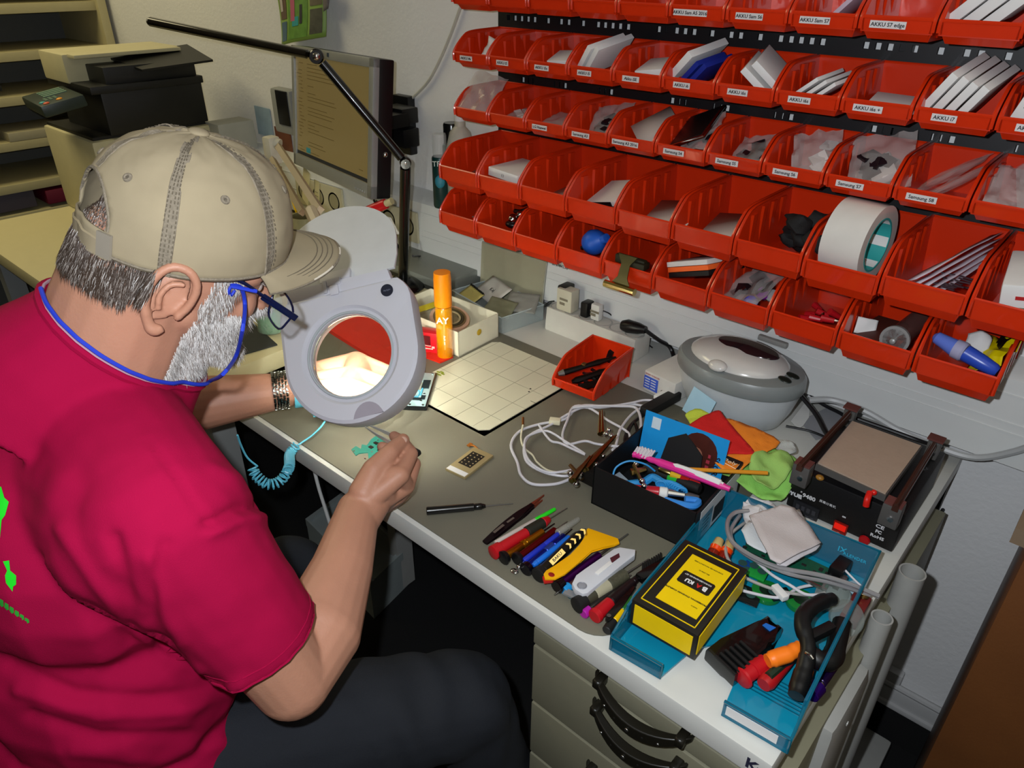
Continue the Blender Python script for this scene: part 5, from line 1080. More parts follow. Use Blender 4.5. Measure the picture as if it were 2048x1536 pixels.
o = pen('screwdriver', 'black and yellow precision screwdriver with printed arrows', 'screwdriver', [(0, .10, .0115, .0098, softblack, 'cap'), (.10, .82, .0082, .0082, mat('black_glossy_grip', '14140e', .3), 'handle'), (.82, .94, .0078, .0035, softblack, 'nose'), (.94, 1, .0012, .0010, dkp, 'shaft')], H(1076, 1152, .0110), H(1171, 1058, .0090))
p0, p1 = H(1076, 1152, .0110), H(1171, 1058, .0090); h_ = [x for x in o.children if x.name.startswith('handle')][0]
M_ = frame(p0, x=p1 - p0, z=CAM - p0); Lh = (p1 - p0).length; b = MB()
b.box((Lh * .30, 0, .0080), (Lh * .20, .0075, .0010))
for i in range(4):
    x = Lh * (.46 + .075 * i); b.prism([(x, -.0042), (x + .003, -.0042), (x + .006, 0), (x + .003, .0042), (x, .0042), (x + .003, 0)], .0070, .0086)
b.bm.transform(M_); b.done('yellow_print', yel, h_, inv=Matrix.Translation(p0).inverted())
text('BAKU', .0060, Matrix.Translation(-p0) @ M_ @ TR(Lh * .30, 0, .0087), ink, h_, bold=.0001)
# yellow scraper
sc = [(1090, 1160), (1087, 1150), (1092, 1143), (1110, 1133), (1140, 1112), (1160, 1093), (1170, 1078), (1172, 1062), (1176, 1058), (1236, 1079), (1239, 1088), (1228, 1093), (1205, 1096), (1182, 1103), (1160, 1125), (1130, 1150), (1110, 1160)]
o = thing('scraper', 'yellow plastic scraper with a wide blade lying over the tool row', 'scraper', (0, 0, 0))
b = MB(); b.prism([tuple(D(*p, ZM + .021)[:2]) for p in sc], ZM + .020, ZM + .0235, bev=.0012); b.done('blade', mat('amber_yellow', 'e8a800', .4), o)
b = MB(); c = D(1103, 1149, ZM + .0236); b.ell(c, (.0045, .0038, .0006), seg=16, rg=4); b.done('hanging_hole', mat('hole_red', '8c1410', .5), o)
pts = [(x - 2, y + 6) for x, y in sc[:4]] + [(1120, 1140), (1118, 1150), (1105, 1164)]
one('red_scraper', MB().prism([tuple(D(*p, ZM + .018)[:2]) for p in pts], ZM + .0165, ZM + .0198), mat('scraper_red', 'b81c18', .4), 'red plastic scraper end peeking out beneath the yellow scraper', 'scraper')
purp = mat('metal_purple', '4c0c5c', .22, .8)
pen('screwdriver', 'purple metal precision screwdriver under the yellow scraper', 'screwdriver', [(0, .08, .0102, .0092, mat('black_plum', '0c0408', .2), 'cap'), (.08, .58, .0058, .0056, purp, 'handle'), (.58, .80, .0016, .0014, steel, 'shank'), (.80, 1, .0014, .0012, steel, 'shaft')], H(1112, 1174, .0100), H(1256, 1068, .0080))
pen('screwdriver', 'small screwdriver with sky blue cap and clear brown body', 'screwdriver', [(0, .12, .0070, .0068, bluep, 'cap'), (.12, .9, .0045, .0045, mat('clear_brown', '4c2c2c', .2, alpha=.8, coat=.5), 'handle'), (.9, 1, .0012, .001, steel, 'shaft')], H(1127, 1182, .0068), H(1222, 1108, .0068))
pen('pick', 'thin dark metal pick beside the purple driver cap', 'pick', [(0, .3, .0010, .0022, steel, 'point'), (.3, 1, .0026, .0026, mat('dark_teal_rod', '14282c', .4), 'rod')], H(1109, 1190, .003), H(1150, 1160, .004))
pen('screwdriver', 'teal and maroon thin screwdriver under the white cutter', 'screwdriver', [(0, .2, .0048, .0048, mat('teal_cap', '0c4c58', .4), 'cap'), (.2, 1, .0045, .0040, mat('maroon_body', '5c1020', .3), 'handle')], H(1138, 1192, .005), H(1260, 1102, .005))
# white cutter
sc = [(1150, 1180), (1144, 1168), (1152, 1152), (1170, 1140), (1228, 1099), (1240, 1096), (1271, 1101), (1270, 1112), (1240, 1134), (1175, 1188), (1165, 1190)]
o = thing('utility_knife', 'white plastic utility knife lying over the tool row', 'knife', (0, 0, 0))
b = MB(); b.prism([tuple(D(*p, ZM + .024)[:2]) for p in sc], ZM + .016, ZM + .026, bev=.0018); b.done('handle', mat('knife_white', 'c4c6cc', .35), o)
b = MB(); b.prism([tuple(D(*p, ZM + .0262)[:2]) for p in ((1220, 1116), (1238, 1106), (1240, 1114), (1224, 1126))], ZM + .0258, ZM + .0264); b.done('window', mat('window_maroon', '4c2028', .4), o)
b = MB(); c = D(1164, 1171, ZM + .0262); b.lathe([(.0052, 0), (.0058, .0006), (.0066, 0)], Matrix.Translation(c), 20); b.lathe([(.0050, 0), (.001, .0003)], Matrix.Translation(c), 20); b.done('hole_ring', mat('ring_grey', '8a8c94', .4), o)
b = MB(); b.box((0, 0, 0), (.030, .006, .0015), frame(D(1208, 1136, ZM + .0265), x=D(1228, 1120, ZM) - D(1190, 1150, ZM), z=V((0, 0, 1))), bev=.0005); b.done('slider', paper, o)
one('blade_case', MB().box((0, 0, 0), (.030, .010, .003), frame(D(1150, 1192, ZM + .010), x=D(1172, 1200, ZM) - D(1142, 1186, ZM), z=V((0, 0, 1)))), mat('blade_grey', 'a0a4a8', .3, .6), 'silver printed blade strip under the white knife', 'blade')
pen('screwdriver', 'grey and cream screwdriver with ribbed grip before the black brush', 'screwdriver', [(0, .12, .0112, .0100, softblack, 'cap'), (.12, .24, .0078, .0082, mat('olive_grey', '3c3a2c', .5), 'collar'), (.24, .43, .0080, .0084, mat('cream_grip', 'a8a288', .4), 'handle'), (.43, .66, .0088, .0084, mat('ribbed_olive', '4a4838', .5, var=.5, vs=300), 'rubber_grip'), (.66, 1, .0014, .0011, steel, 'shaft')], H(1152, 1212, .0115), H(1298, 1118, .0120))
pen('screwdriver', 'screwdriver with small magenta cap beside the red black driver', 'screwdriver', [(0, .12, .0070, .0068, mat('magenta_cap', 'a81c98', .35), 'cap'), (.12, .9, .0042, .0042, mat('clear_dark', '24201e', .2), 'handle'), (.9, 1, .001, .001, steel, 'shaft')], H(1166, 1228, .0068), H(1262, 1150, .0068))
pen('screwdriver', 'red and black thick grip screwdriver near the blue tray', 'screwdriver', [(0, .06, .0095, .0100, redtool, 'cap'), (.06, .32, .0088, .0078, redtool, 'handle'), (.32, .78, .0080, .0065, mat('plum_black', '170a0c', .4), 'rubber_grip'), (.78, 1, .0050, .0040, mat('plum_black', '170a0c', .4), 'neck')], H(1188, 1234, .0100), H(1286, 1146, .0105))
o = thing('plastic_tweezers', 'black plastic tweezers with a round hole beside the blue tray', 'tweezers', (0, 0, 0))
b = MB(); b.prism([tuple(D(*p, ZM + .016)[:2]) for p in ((1211, 1236), (1212, 1226), (1240, 1196), (1265, 1168), (1272, 1172), (1248, 1208), (1222, 1238), (1215, 1241))], ZM + .010, ZM + .014, bev=.001); b.done('arm', blk, o)
b = MB(); c = D(1218, 1231, ZM + .0145); b.lathe([(.0018, 0), (.0028, .0004)], Matrix.Translation(c), 12); b.done('hole', steel, o)
pen('marker_pen', 'yellow and black pen at the corner of the blue tray', 'pen', [(0, .28, .0062, .0066, softblack, 'cap'), (.28, .6, .0058, .0058, yel, 'barrel'), (.6, 1, .0056, .005, mat('pen_green', '2c6c2c', .4), 'front')], H(1213, 1262, .0065), H(1262, 1196, .0065))
o = pen('screwdriver', 'blue and black driver lying against the yellow box', 'screwdriver', [(0, .14, .0108, .0108, blk, 'cap'), (.14, .40, .0082, .0080, blk, 'handle'), (.40, .72, .0086, .0090, mat('driver_blue', '1c78d0', .35), 'blue_grip'), (.72, .80, .0050, .0040, black, 'collar'), (.80, 1, .0035, .0035, mat('spring_steel', '4c5058', .4, .7), 'spring')], H(1297, 1178, .028), H(1375, 1112, .022))
o = thing('antistatic_brush', 'black bristle brush lying beside the blue driver', 'brush', (0, 0, 0))
b = MB(); b.box((0, 0, 0), (.055, .014, .010), frame(H(1308, 1140, .016), x=H(1330, 1128, 0) - H(1285, 1155, 0), z=V((0, 0, 1))), bev=.002); b.done('handle', blk, o)
b = MB()
for i in range(9):
    p = H(1286, 1150, .018).lerp(H(1322, 1128, .018), i / 8); q = p + (H(1292, 1105, .018) - H(1292, 1130, .018)) * .9
    b.cyl(p, q, .0022, .0012, 6)
b.done('bristles', mat('bristle_black', '0c0c0e', .6), o)
# ================================================================== teal tray
teal = mat('teal_plastic', '0f8fb0', .12, alpha=.80, coat=.6); teald = mat('teal_edge', '046078', .15, alpha=.85, coat=.5)
A = D(1220, 1280, .745); A = D(1222, 1300, .722); Bq = D(1335, 1338, .722); A2 = D(1222, 1300, .722)
TX = (D(1573, 1508, .722) - D(1220, 1300, .722)); TX.z = 0; tw = TX.length
Mt = frame(D(1220, 1300, .722), x=TX, z=V((0, 0, 1))); td = .310; th_ = .048
o = thing('document_tray', 'transparent teal letter tray full of parts at the desk corner', 'tray', Mt)
b = MB(); c0, c1 = tw * .31, tw * .66
fl = [(0, 0), (c0, 0), (c0 + .012, .06), (c0 + .03, .085), (c1 - .03, .085), (c1 - .006, .055), (c1, 0), (tw, 0), (tw, td), (0, td)]
b.prism(fl, 0, .003); b.done('floor', teal, o)
b = MB(); b.prism([(0, 0), (0, td), (.0025, td), (.0025, 0)], .003, .03); b.box((.0015, td * .55, .03), (.003, td * .9, .040)); b.box((tw - .0015, td * .55, .027), (.003, td * .9, .050)); b.box((tw / 2, td - .0015, .028), (tw, .003, .052))
b.box((c0 / 2, .0015, .012), (c0, .003, .024)); b.box(((c1 + tw) / 2, .0015, .012), (tw - c1, .003, .024)); b.done('wall', mat('teal_wall', '0a6c8c', .12, alpha=.62, coat=.6), o)
b = MB(); b.tube([(0, 0, .024), (c0, 0, .024)], .0018, seg=6, sm=0); b.tube([(c1, 0, .024), (tw, 0, .024)], .0018, seg=6, sm=0); b.tube([(0, 0, .024), (0, .05, .05), (0, td, .052), (tw, td, .054), (tw, .05, .052), (tw, 0, .024)], .0018, seg=6, sm=0)
b.tube([(c0, 0, .0235), (c0, 0, .002)], .0016, seg=6, sm=0); b.tube([(0, 0, .0235), (0, 0, .002)], .0016, seg=6, sm=0); b.tube([(tw, 0, .0235), (tw, 0, .002)], .0016, seg=6, sm=0); b.done('edge', teald, o)
b = MB(); b.box(((c1 + tw) / 2 - .004, -.0006, .013), ((tw - c1) * .78, .0008, .013)); b.done('white_label', paper, o)
b = MB()
for i in range(7): b.box(((c1 + tw) / 2, .05 + .005 * i, .0032), ((tw - c1) * .9, .0015, .0012))
b.done('floor_rib', teald, o)
text('IX', .012, TR(tw * .80, td - .0035, .034, 90), mat('teal_light', '38b4d8', .4), o)
text('ALENDER', .007, TR(tw * .88, td - .0035, .030, 90), mat('teal_light', '38b4d8', .4), o)
def K(x, y, z=.004): return Mt @ V((x, y, z))
# yellow black box
Fy, Ly, Ry = D(1390, 1318, .728), D(1264, 1240, .735), D(1508, 1192, .728)
ft = D(1398, 1282, .778); lt, rt = D(1268, 1205, .778), D(1512, 1175, .778)
ht = .040; zb = .745
lt, ft, rt = D(1264, 1198, zb + ht), D(1396, 1272, zb + ht), D(1513, 1162, zb + ht)
My = frame((lt.x, lt.y, zb), x=(ft - lt), z=V((0, 0, 1))); wy = (ft - lt).length; dy = (rt - ft).length * 1.09
o = thing('repair_kit_box', 'yellow and black tool set box standing on the blue tray', 'box', My)
MB().box((wy / 2, dy / 2, ht / 2), (wy, dy, ht), bev=.0015).done('carton', mat('kit_black', '1b1812', .5), o)
ky = mat('kit_yellow', 'e8c400', .45)
b = MB(); b.box((wy / 2, -.0004, ht / 2), (wy - .010, .0008, ht - .010)); b.box((wy + .0004, dy / 2, ht / 2), (.0008, dy - .010, ht - .010)); b.done('yellow_side', ky, o)
b = MB(); b.box((wy / 2 + .004, dy / 2, ht + .0003), (wy * .62, dy * .70, .0008)); tp_ = b.done('yellow_top', ky, o)
b = MB(); t2 = .0012
for x, y, sx, sy in ((wy / 2, .008, wy - .016, t2), (wy / 2, dy - .008, wy - .016, t2), (.008, dy / 2, t2, dy - .016), (wy - .008, dy / 2, t2, dy - .016)): b.box((x, y, ht + .0003), (sx, sy, .0008))
b.done('yellow_frame', ky, o)
LC = My @ TR(wy / 2 + .004, dy / 2 + .004, ht + .0008); LCi = My.inverted() @ LC
def kt(str_, sz, x, y, z, m_, par, **k): return text(str_, sz, LCi @ TR(x, y, z, 0, 0, 180), m_, par, **k)
MB().prism([(-.021, -.009), (-.019, -.011), (.019, -.011), (.021, -.009), (.021, .009), (.019, .011), (-.019, .011), (-.021, .009)], 0, .0006, LCi).done('logo_plate', mat('kit_black', '1b1812'), tp_)
wt = mat('kit_white', 'e0e0e0', .5); kb = mat('kit_black', '1b1812')
kt('B', .010, .013, -.003, .0008, wt, tp_, bold=.0005); kt('A', .009, .005, -.003, .0008, mat('kit_red', 'c02020', .5), tp_, bold=.0003); kt('KU', .008, -.007, -.003, .0008, wt, tp_, bold=.0004)
kt('SCHRAUBENDREHER SET', .0031, 0, .006, .0008, wt, tp_)
kt('PROFESSIONAL STANDARD COMPLETE', .0030, 0, -.026, .0002, kb, tp_, bold=.0001); kt('MADE IN', .0020, .016, -.036, .0002, kb, tp_)
kt('BKL-3306-CI', .0026, 0, .022, .0002, kb, tp_); kt('SCREWDRIVER MANUFACTURER', .0026, 0, .034, .0002, kb, tp_)
for q in (0,):
    one('support_box', MB().box((0, 0, 0), (wy * .7, dy * .7, .018), My @ TR(wy / 2, dy / 2, -.0095)), mat('dark_support', '101416', .6), 'dark box hidden beneath the yellow kit box in the tray', 'box')
# contents of the tray: helper placing by photo pixel above the tray floor
def G(u, v, z=.010): return D(u, v, .724 + z)
def obox(name, lab, cat, p0, p1, w, h, m_, z=None, bev=.001, **k):
    d = p1 - p0; return one(name, MB().box((0, 0, 0), (d.length, w, h), frame((p0 + p1) / 2, x=d, z=V((0, 0, 1))), bev=bev), m_, lab, cat, **k)
pcb = mat('pcb_green', '14503a', .35, var=.25, vs=200); pcbb = mat('pcb_blue', '184890', .35, var=.2, vs=200); pcbg = mat('pcb_bright_green', '1c8c38', .35, var=.2, vs=200)
o = thing('circuit_board', 'long green circuit board with a silver edge under the tissues in the tray', 'circuit board', (0, 0, 0))
p0, p1 = G(1500, 1085, .022), G(1660, 1160, .022); d = p1 - p0; MM = frame((p0 + p1) / 2, x=d, z=V((0, 0, 1)))
MB().box((0, 0, 0), (d.length * 1.05, .040, .0016), MM).done('board', pcb, o)
b = MB(); b.box((0, -.022, .001), (d.length * 1.05, .003, .004), MM); b.box((.052, 0, .002), (.003, .040, .003), MM); b.done('silver_edge', steel, o)
b = MB(); random.seed(2)
for i in range(26): b.box((random.uniform(-.06, .07), random.uniform(-.016, .016), .0018), (random.uniform(.003, .008), random.uniform(.002, .006), .002), MM)
b.done('chips', mat('chip_dark', '20201e', .4), o)
b = MB()
for i in range(3): b.box((.060 + .008 * i, -.004 + .012 * (i % 2), .004), (.007, .010, .006), MM)
b.done('connector', steel, o)
obox('dark_phone_part', 'black block shaped part at the right end of the green board', 'part', G(1668, 1150, .028), G(1690, 1125, .028), .018, .020, black, bev=.003)
for k, (p0, p1, w, m_, lb) in enumerate(((G(1500, 1135, .014), G(1535, 1150, .014), .030, pcbg, 'bright green round connector board behind the yellow box'), (G(1478, 1128, .012), G(1500, 1148, .012), .030, pcbb, 'blue small board left of the bright green one'),
      (G(1470, 1180, .008), G(1520, 1200, .008), .030, mat('board_black', '0c1210', .3), 'black board with teal print behind the yellow box'), (G(1540, 1192, .012), G(1580, 1185, .012), .018, mat('board_black', '0c1210', .3), 'small dark board under the cables'))):
    o = thing('small_board', lb, 'circuit board', (0, 0, 0)); d = p1 - p0; MM = frame((p0 + p1) / 2, x=d, z=V((0, 0, 1)))
    MB().box((0, 0, 0), (d.length, w, .003), MM, bev=.001).done('board', m_, o)
    b = MB(); b.lathe([(.004, 0), (.006, .001)], MM @ TR(.004, 0, .0016), 14); b.lathe([(.004, 0), (.006, .001)], MM @ TR(-.008, .004, .0016), 14); b.tube([(-.01, -.008, .002), (0, -.010, .002), (.01, -.004, .002)], .0006) if 0 else None
    b.done('contact_ring', mat('ring_pale', '2c4c48', .4), o)
for k, (u, v) in enumerate(((1532, 1190), (1600, 1208))):
    o = thing('green_reel', ('left', 'right')[k] + ' round green reel lying on the tray floor', 'reel', Matrix.Translation(G(u, v, .002)))
    MB().lathe([(.001, 0), (.018, 0), (.019, .003), (.019, .008), (.013, .009), (.001, .009)], ID, 24).done('body', mat('reel_green', '14742c', .35), o)
    MB().lathe([(.010, .0092), (.001, .0095)], ID, 20).done('hub', mat('reel_dark', '0c2414', .4), o)
for k, (p0, p1) in enumerate((((1415, 1130), (1440, 1078)), ((1438, 1135), (1462, 1084)))):
    pen('screwdriver', ('left', 'right')[k] + ' orange red and yellow translucent screwdriver behind the yellow box', 'screwdriver', [(0, .2, .0060, .0075, mat('trans_yellow', 'b89030', .2), 'end_cap'), (.2, .55, .0082, .0082, mat('trans_deep_red', '7c1808', .12, coat=.6), 'handle'), (.55, .72, .0075, .0082, mat('trans_orange', 'e84408', .12, coat=.6), 'collar'), (.72, 1, .0072, .0062, mat('trans_cream', 'c0a468', .2), 'cap')], G(*p0, .014), G(*p1, .030))
# tissues
for k, (pts, lb, c, amp) in enumerate((
    ([(1482, 1008, .045), (1500, 995, .050), (1525, 1000, .050), (1548, 1012, .048), (1535, 1030, .046), (1505, 1060, .04), (1488, 1045, .04)], 'crumpled white tissue behind the folded grey tissues', 'c4c0c0', .010),
    ([(1482, 1060, .040), (1500, 1038, .045), (1560, 1080, .045), (1530, 1105, .04), (1495, 1085, .04)], 'thin white tissue corner under the grey tissues', 'c8ccd0', .003),
    ([(1500, 1030, .058), (1560, 1010, .060), (1590, 1018, .060), (1642, 1085, .058), (1560, 1125, .058), (1540, 1118, .058)], 'folded grey white tissue on top in the tray', 'bcb4b4', .003),
    ([(1508, 1040, .052), (1600, 1020, .052), (1638, 1092, .051), (1630, 1100, .051), (1572, 1130, .051), (1555, 1128, .051)], 'lower folded tissue under the top one', 'c0bcc0', .003))):
    b = MB(); b.bm.free(); bm = bmesh.new(); P = [G(u, v, z) for u, v, z in pts]; f = bm.faces.new([bm.verts.new(p) for p in P]); bmesh.ops.triangulate(bm, faces=[f])
    for _ in range(3): bmesh.ops.subdivide_edges(bm, edges=[e for e in bm.edges if e.calc_length() > .006], cuts=1); bmesh.ops.triangulate(bm, faces=bm.faces)
    for v_ in bm.verts: v_.co += noise.noise_vector(v_.co * (70 if k == 0 else 35)) * amp
    b.bm = bm; one('tissue', b, mat('tissue_' + c, c, .9, bump=.25, bs=500), lb, 'tissue', ang=70 if k else 30, thick=.0022 if k > 1 else .0008)
gc = mat('grey_cable', '9c9894', .35); sc_ = mat('silver_cable', 'a8a6a8', .25, .5)
def tc(lab, px, r, m_): one('cable', MB().tube([G(*p) for p in px], r, sm=6), m_, lab, 'cable')
tc('thick silver cable sweeping from the tissues to the right tray corner', [(1498, 1022, .045), (1470, 1025, .045), (1455, 1045, .045), (1462, 1080, .045), (1500, 1110, .045), (1560, 1135, .045), (1640, 1150, .045), (1700, 1168, .042), (1758, 1192, .035)], .0030, sc_)
tc('second silver cable under the thick one', [(1480, 1030, .035), (1462, 1060, .035), (1470, 1090, .038), (1510, 1120, .040), (1580, 1148, .040), (1660, 1165, .038), (1740, 1190, .030)], .0026, sc_)
tc('grey cable loop beside the tissues', [(1490, 1045, .030), (1460, 1070, .030), (1452, 1105, .030), (1470, 1138, .028), (1500, 1160, .022), (1560, 1182, .018), (1620, 1190, .018), (1650, 1185, .02)], .0022, gc)
tc('white thin cable crossing from the board to the suction clamp', [(1510, 1120, .030), (1545, 1150, .028), (1580, 1170, .026), (1610, 1188, .024), (1640, 1190, .024)], .0020, cw)
tc('white cable along the black board', [(1460, 1172, .015), (1500, 1185, .015), (1560, 1195, .016), (1600, 1175, .018), (1660, 1165, .022)], .0020, cw)
tc('thin white wire at the right side of the tray', [(1690, 1140, .035), (1715, 1165, .03), (1740, 1185, .03), (1758, 1196, .03)], .0014, cw)
obox('white_usb_plug', 'white rectangular usb plug on the tray cables', 'plug', G(1548, 1172, .020), G(1572, 1198, .020), .010, .008, paper, bev=.0015)
# suction cups / clear dome and red case
o = thing('suction_cup', 'clear suction cup lens head near the black clamp jaws', 'suction cup', Matrix.Translation(G(1665, 1190, .018)) @ TR(0, 0, 0, 20, -15, 0))
MB().lathe([(.001, .016), (.010, .016), (.016, .010), (.021, 0), (.022, -.004)], ID, 28).done('cup', mat('cup_clear', '8a9490', .1, alpha=.30, coat=.8), o); MB().lathe([(.018, 0), (.020, .003), (.0215, 0)], ID, 28).done('rim', mat('cup_rim', 'a0aca8', .15, alpha=.7), o)
o = thing('suction_cup', 'second clear suction cup tilted against the right tray wall', 'suction cup', Matrix.Translation(G(1690, 1235, .022)) @ TR(0, 0, 0, 55, -30, 0))
MB().lathe([(.001, .016), (.010, .016), (.016, .010), (.021, 0), (.022, -.004)], ID, 28).done('cup', mat('cup_clear', '8a9490'), o)
o = obox('red_case', 'dull red case with a brass screw near the right tray wall', 'case', G(1695, 1245, .015), G(1725, 1195, .015), .022, .014, mat('dull_red_case', '6c1f1c', .4), bev=.003)
MB().lathe([(.006, 0), (.006, .002), (.003, .003)], Matrix.Translation(G(1728, 1192, .025)), 16).done('brass_screw', brass, o)
obox('white_sticker', 'pale blue white label near the right tray corner', 'label', G(1695, 1178, .02), G(1722, 1170, .02), .020, .0015, mat('pale_sticker', '98b4c0', .4))
# black holder tool with fork
o = thing('opening_tool', 'black plastic opening tool with forked end lying on the tray', 'tool', (0, 0, 0)); zz = .745
b = MB(); b.prism([tuple(D(*p, zz)[:2]) for p in ((1412, 1300), (1440, 1278), (1500, 1252), (1515, 1245), (1535, 1232), (1542, 1240), (1530, 1252), (1538, 1258), (1556, 1250), (1565, 1258), (1540, 1285), (1545, 1290), (1530, 1300), (1480, 1345), (1470, 1355), (1445, 1330))], .727, .748, bev=.004); b.done('body', blk, o)
b = MB()
for i in range(6): p = D(1500 - i * 10, 1300 + i * 6, .750); b.box((0, 0, 0), (.003, .03, .002), frame(p, x=D(1500, 1300, .75) - D(1440, 1336, .75), z=V((0, 0, 1))))
b.done('grip_rib', softblack, o)
b = MB(); b.prism([tuple(D(*p, .749)[:2]) for p in ((1525, 1250), (1532, 1246), (1552, 1255), (1540, 1262))], .7482, .7492); b.done('blue_insert', mat('insert_blue', '1c68c0', .4), o)
# red handle driver, red pliers, orange pliers, spring clamp, purple driver
pen('screwdriver', 'red handled screwdriver with a round collar on the tray front', 'screwdriver', [(0, .08, .0118, .0125, redtool, 'round_end'), (.08, .35, .0085, .0095, redtool, 'handle'), (.35, .75, .0105, .0095, redtool, 'grip'), (.75, 1, .0060, .0050, redtool, 'neck')], G(1483, 1358, .018), G(1545, 1312, .020))
o = thing('red_pliers', 'red and dark green handled pliers under the orange pliers', 'pliers', (0, 0, 0))
MB().rod(G(1527, 1370, .016), G(1598, 1295, .018), [(0, .008), (.08, .0105), (.3, .0095), (.55, .0085), (1, .006)]).done('handle', mat('grip_mix_red', 'a81418', .4), o)
b = MB(); b.tube([G(1537, 1352, .026), G(1560, 1332, .027), G(1585, 1308, .026)], .005); b.done('green_inlay', mat('dark_green_inlay', '1c2c1c', .5), o)
o = thing('orange_pliers', 'orange and black handled pliers lying over the spring clamp', 'pliers', (0, 0, 0))
b = MB(); b.tube([G(1535, 1322, .034), G(1556, 1314, .036), G(1580, 1306, .038), G(1600, 1292, .040)], [.008, .0095, .0095, .0085, .007], seg=12); b.done('orange_grip', orangep, o)
b = MB(); b.tube([G(1540, 1332, .028), G(1565, 1324, .030), G(1590, 1310, .031), G(1606, 1296, .032)], .006, seg=10); b.done('black_grip', black, o)
o = thing('spring_clamp', 'black plastic spring clamp with orange edge standing in the tray', 'clamp', (0, 0, 0)); sb = mat('clamp_black', '0d0d0e', .42)
b = MB(); b.tube([G(1592, 1392, .030), G(1602, 1360, .034), G(1612, 1325, .042), G(1616, 1290, .050), G(1605, 1250, .055), G(1612, 1225, .055), G(1640, 1205, .050), G(1665, 1198, .045)], [.009, .0105, .0095, .0085, .0095, .0100, .0095, .0080], seg=12); b.done('long_arm', sb, o)
b = MB(); b.tube([G(1616, 1300, .040), G(1640, 1322, .036), G(1665, 1315, .034), G(1675, 1280, .034), G(1684, 1245, .036)], [.0095, .0110, .0120, .0110, .0105], seg=12); b.done('short_arm', sb, o)
b = MB(); b.box((0, 0, 0), (.04, .012, .012), frame(G(1640, 1265, .045), x=G(1680, 1250, .04) - G(1610, 1275, .05), z=V((0, 0, 1))), bev=.003); b.done('cross_bar', sb, o)
b = MB(); b.tube([G(1601, 1390, .022), G(1612, 1368, .025), G(1620, 1340, .028)], .0045); b.done('orange_edge', orangep, o)
b = MB(); b.tube([G(1612, 1305, .056), G(1620, 1310, .058), G(1626, 1318, .056)], .0018); b.done('spring', chrome, o)
pen('screwdriver', 'purple metal ball ended driver at the right front of the tray', 'screwdriver', [(0, .28, .0085, .0095, mat('violet_metal', '3c1488', .15, .8), 'ball_end'), (.28, .36, .0055, .0055, chrome, 'ring'), (.36, 1, .0065, .0055, mat('dark_violet', '1c0c38', .3, .5), 'handle')], G(1622, 1392, .014), G(1672, 1325, .014))
# ================================================================== heating plate separator
px0, px1, py0, py1 = -.262, -.108, -.345, -.150
o = thing('separator_machine', 'black lcd separator machine with beige heating plate and rails', 'machine', (0, 0, 0))
pb = mat('machine_black', '0b0a0c', .5, bump=.15, bs=700); zt = .792
MB().box(((px0 + px1) / 2, (py0 + py1) / 2, (.724 + zt) / 2), (px1 - px0, py1 - py0, zt - .724), bev=.003).done('body', pb, o)
al = mat('machine_alu', '5c5a58', .45, .4); brown = mat('rail_brown', '4a2c22', .35, .5)
def Q(u, v, z=.822): return D(u, v, z)
pl = [Q(1632, 928), Q(1703, 842), Q(1845, 893), Q(1772, 992)]
b = MB(); b.rings([[p for p in pl], [p - V((0, 0, .010)) for p in pl]]); b.done('plate_block', al, o)
ce = sum(pl, V()) / 4; b = MB(); b.rings([[ce + (p - ce) * .965 + V((0, 0, .0025)) for p in pl], [ce + (p - ce) * .965 for p in pl]]); b.done('heating_plate', mat('beige_plate', '9c8878', .8, var=.08, vs=60, bump=.1), o)
for a_, b2 in (((1598, 937), (1697, 830)), ((1790, 1018), (1866, 893))):
    b = MB(); A, B2 = Q(*a_, .826), Q(*b2, .826); b.box((0, 0, 0), ((B2 - A).length, .008, .008), frame((A + B2) / 2, x=B2 - A, z=V((0, 0, 1)))); b.cyl(A + V((0, 0, .006)), B2 + V((0, 0, .006)), .0028, seg=8); b.done('rail', brown, o)
for u, v, nm in ((1605, 942, 0), (1785, 1022, 0), (1700, 830, 1), (1868, 893, 1)):
    c = Q(u, v, .812); b = MB(); b.box((c.x, c.y, .808), (.024, .020, .034) if not nm else (.018, .014, .03), bev=.002); bl = b.done('rail_block', al, o)
    b = MB(); b.box((c.x, c.y, .8265), (.022, .018, .003)); b.done('block_cap', mat('dull_maroon', '5c3430', .5), bl)
    b = MB(); b.cyl((c.x + .002, c.y - .012, .806), (c.x + .002, c.y - .006, .806), .004, seg=10); b.done('bolt', chrome, bl)
b = MB(); b.tube([Q(1740, 985, .822), Q(1735, 998, .818), Q(1732, 1012, .808)], .0042, seg=10); b.ell(Q(1748, 985, .822), .004); b.done('red_lever', mat('lever_red', 'c41810', .35), o)
fy = py0 - .0012
def FP(u, v): return WY(u, v, fy)
def ftext(s, u, v, size, bold=.0003, sx=1): 
    c = FP(u, v); return text(s, size, TR(c.x, fy, c.z, 90), mat('silk_white', 'c8c8cc', .5), o, 'lettering', sx=sx, bold=bold)
ftext('UYUE', 1587, 988, .0085, .0006, 1.15); ftext('®', 1603, 984, .004, 0); ftext('9480', 1618, 995, .0095, .0003); 
text('屏幕分离机', .0048, TR(FP(1655, 1008).x, fy, FP(1655, 1008).z, 90), mat('silk_white', 'c8c8cc', .5), o)
ftext('CE', 1760, 1054, .0080, .0002, 1.2); ftext('FC', 1757, 1064, .0070, .0003); ftext('RoHS', 1754, 1074, .0072, .0002, 1.1); ftext('ON', 1688, 1034, .0030)
c = FP(1610, 1025); MB().box((c.x, fy, c.z), (.038, .0022, .030)).done('display', mat('display_frame', '1c1d22', .4), o)
b = MB()
for r in (0, 1):
    for i in range(4): b.box((c.x - .012 + i * .008, fy - .0014, c.z + .006 - r * .013), (.005, .0004, .008))
b.done('digits', mat('digit_off', '34343a', .4), o)
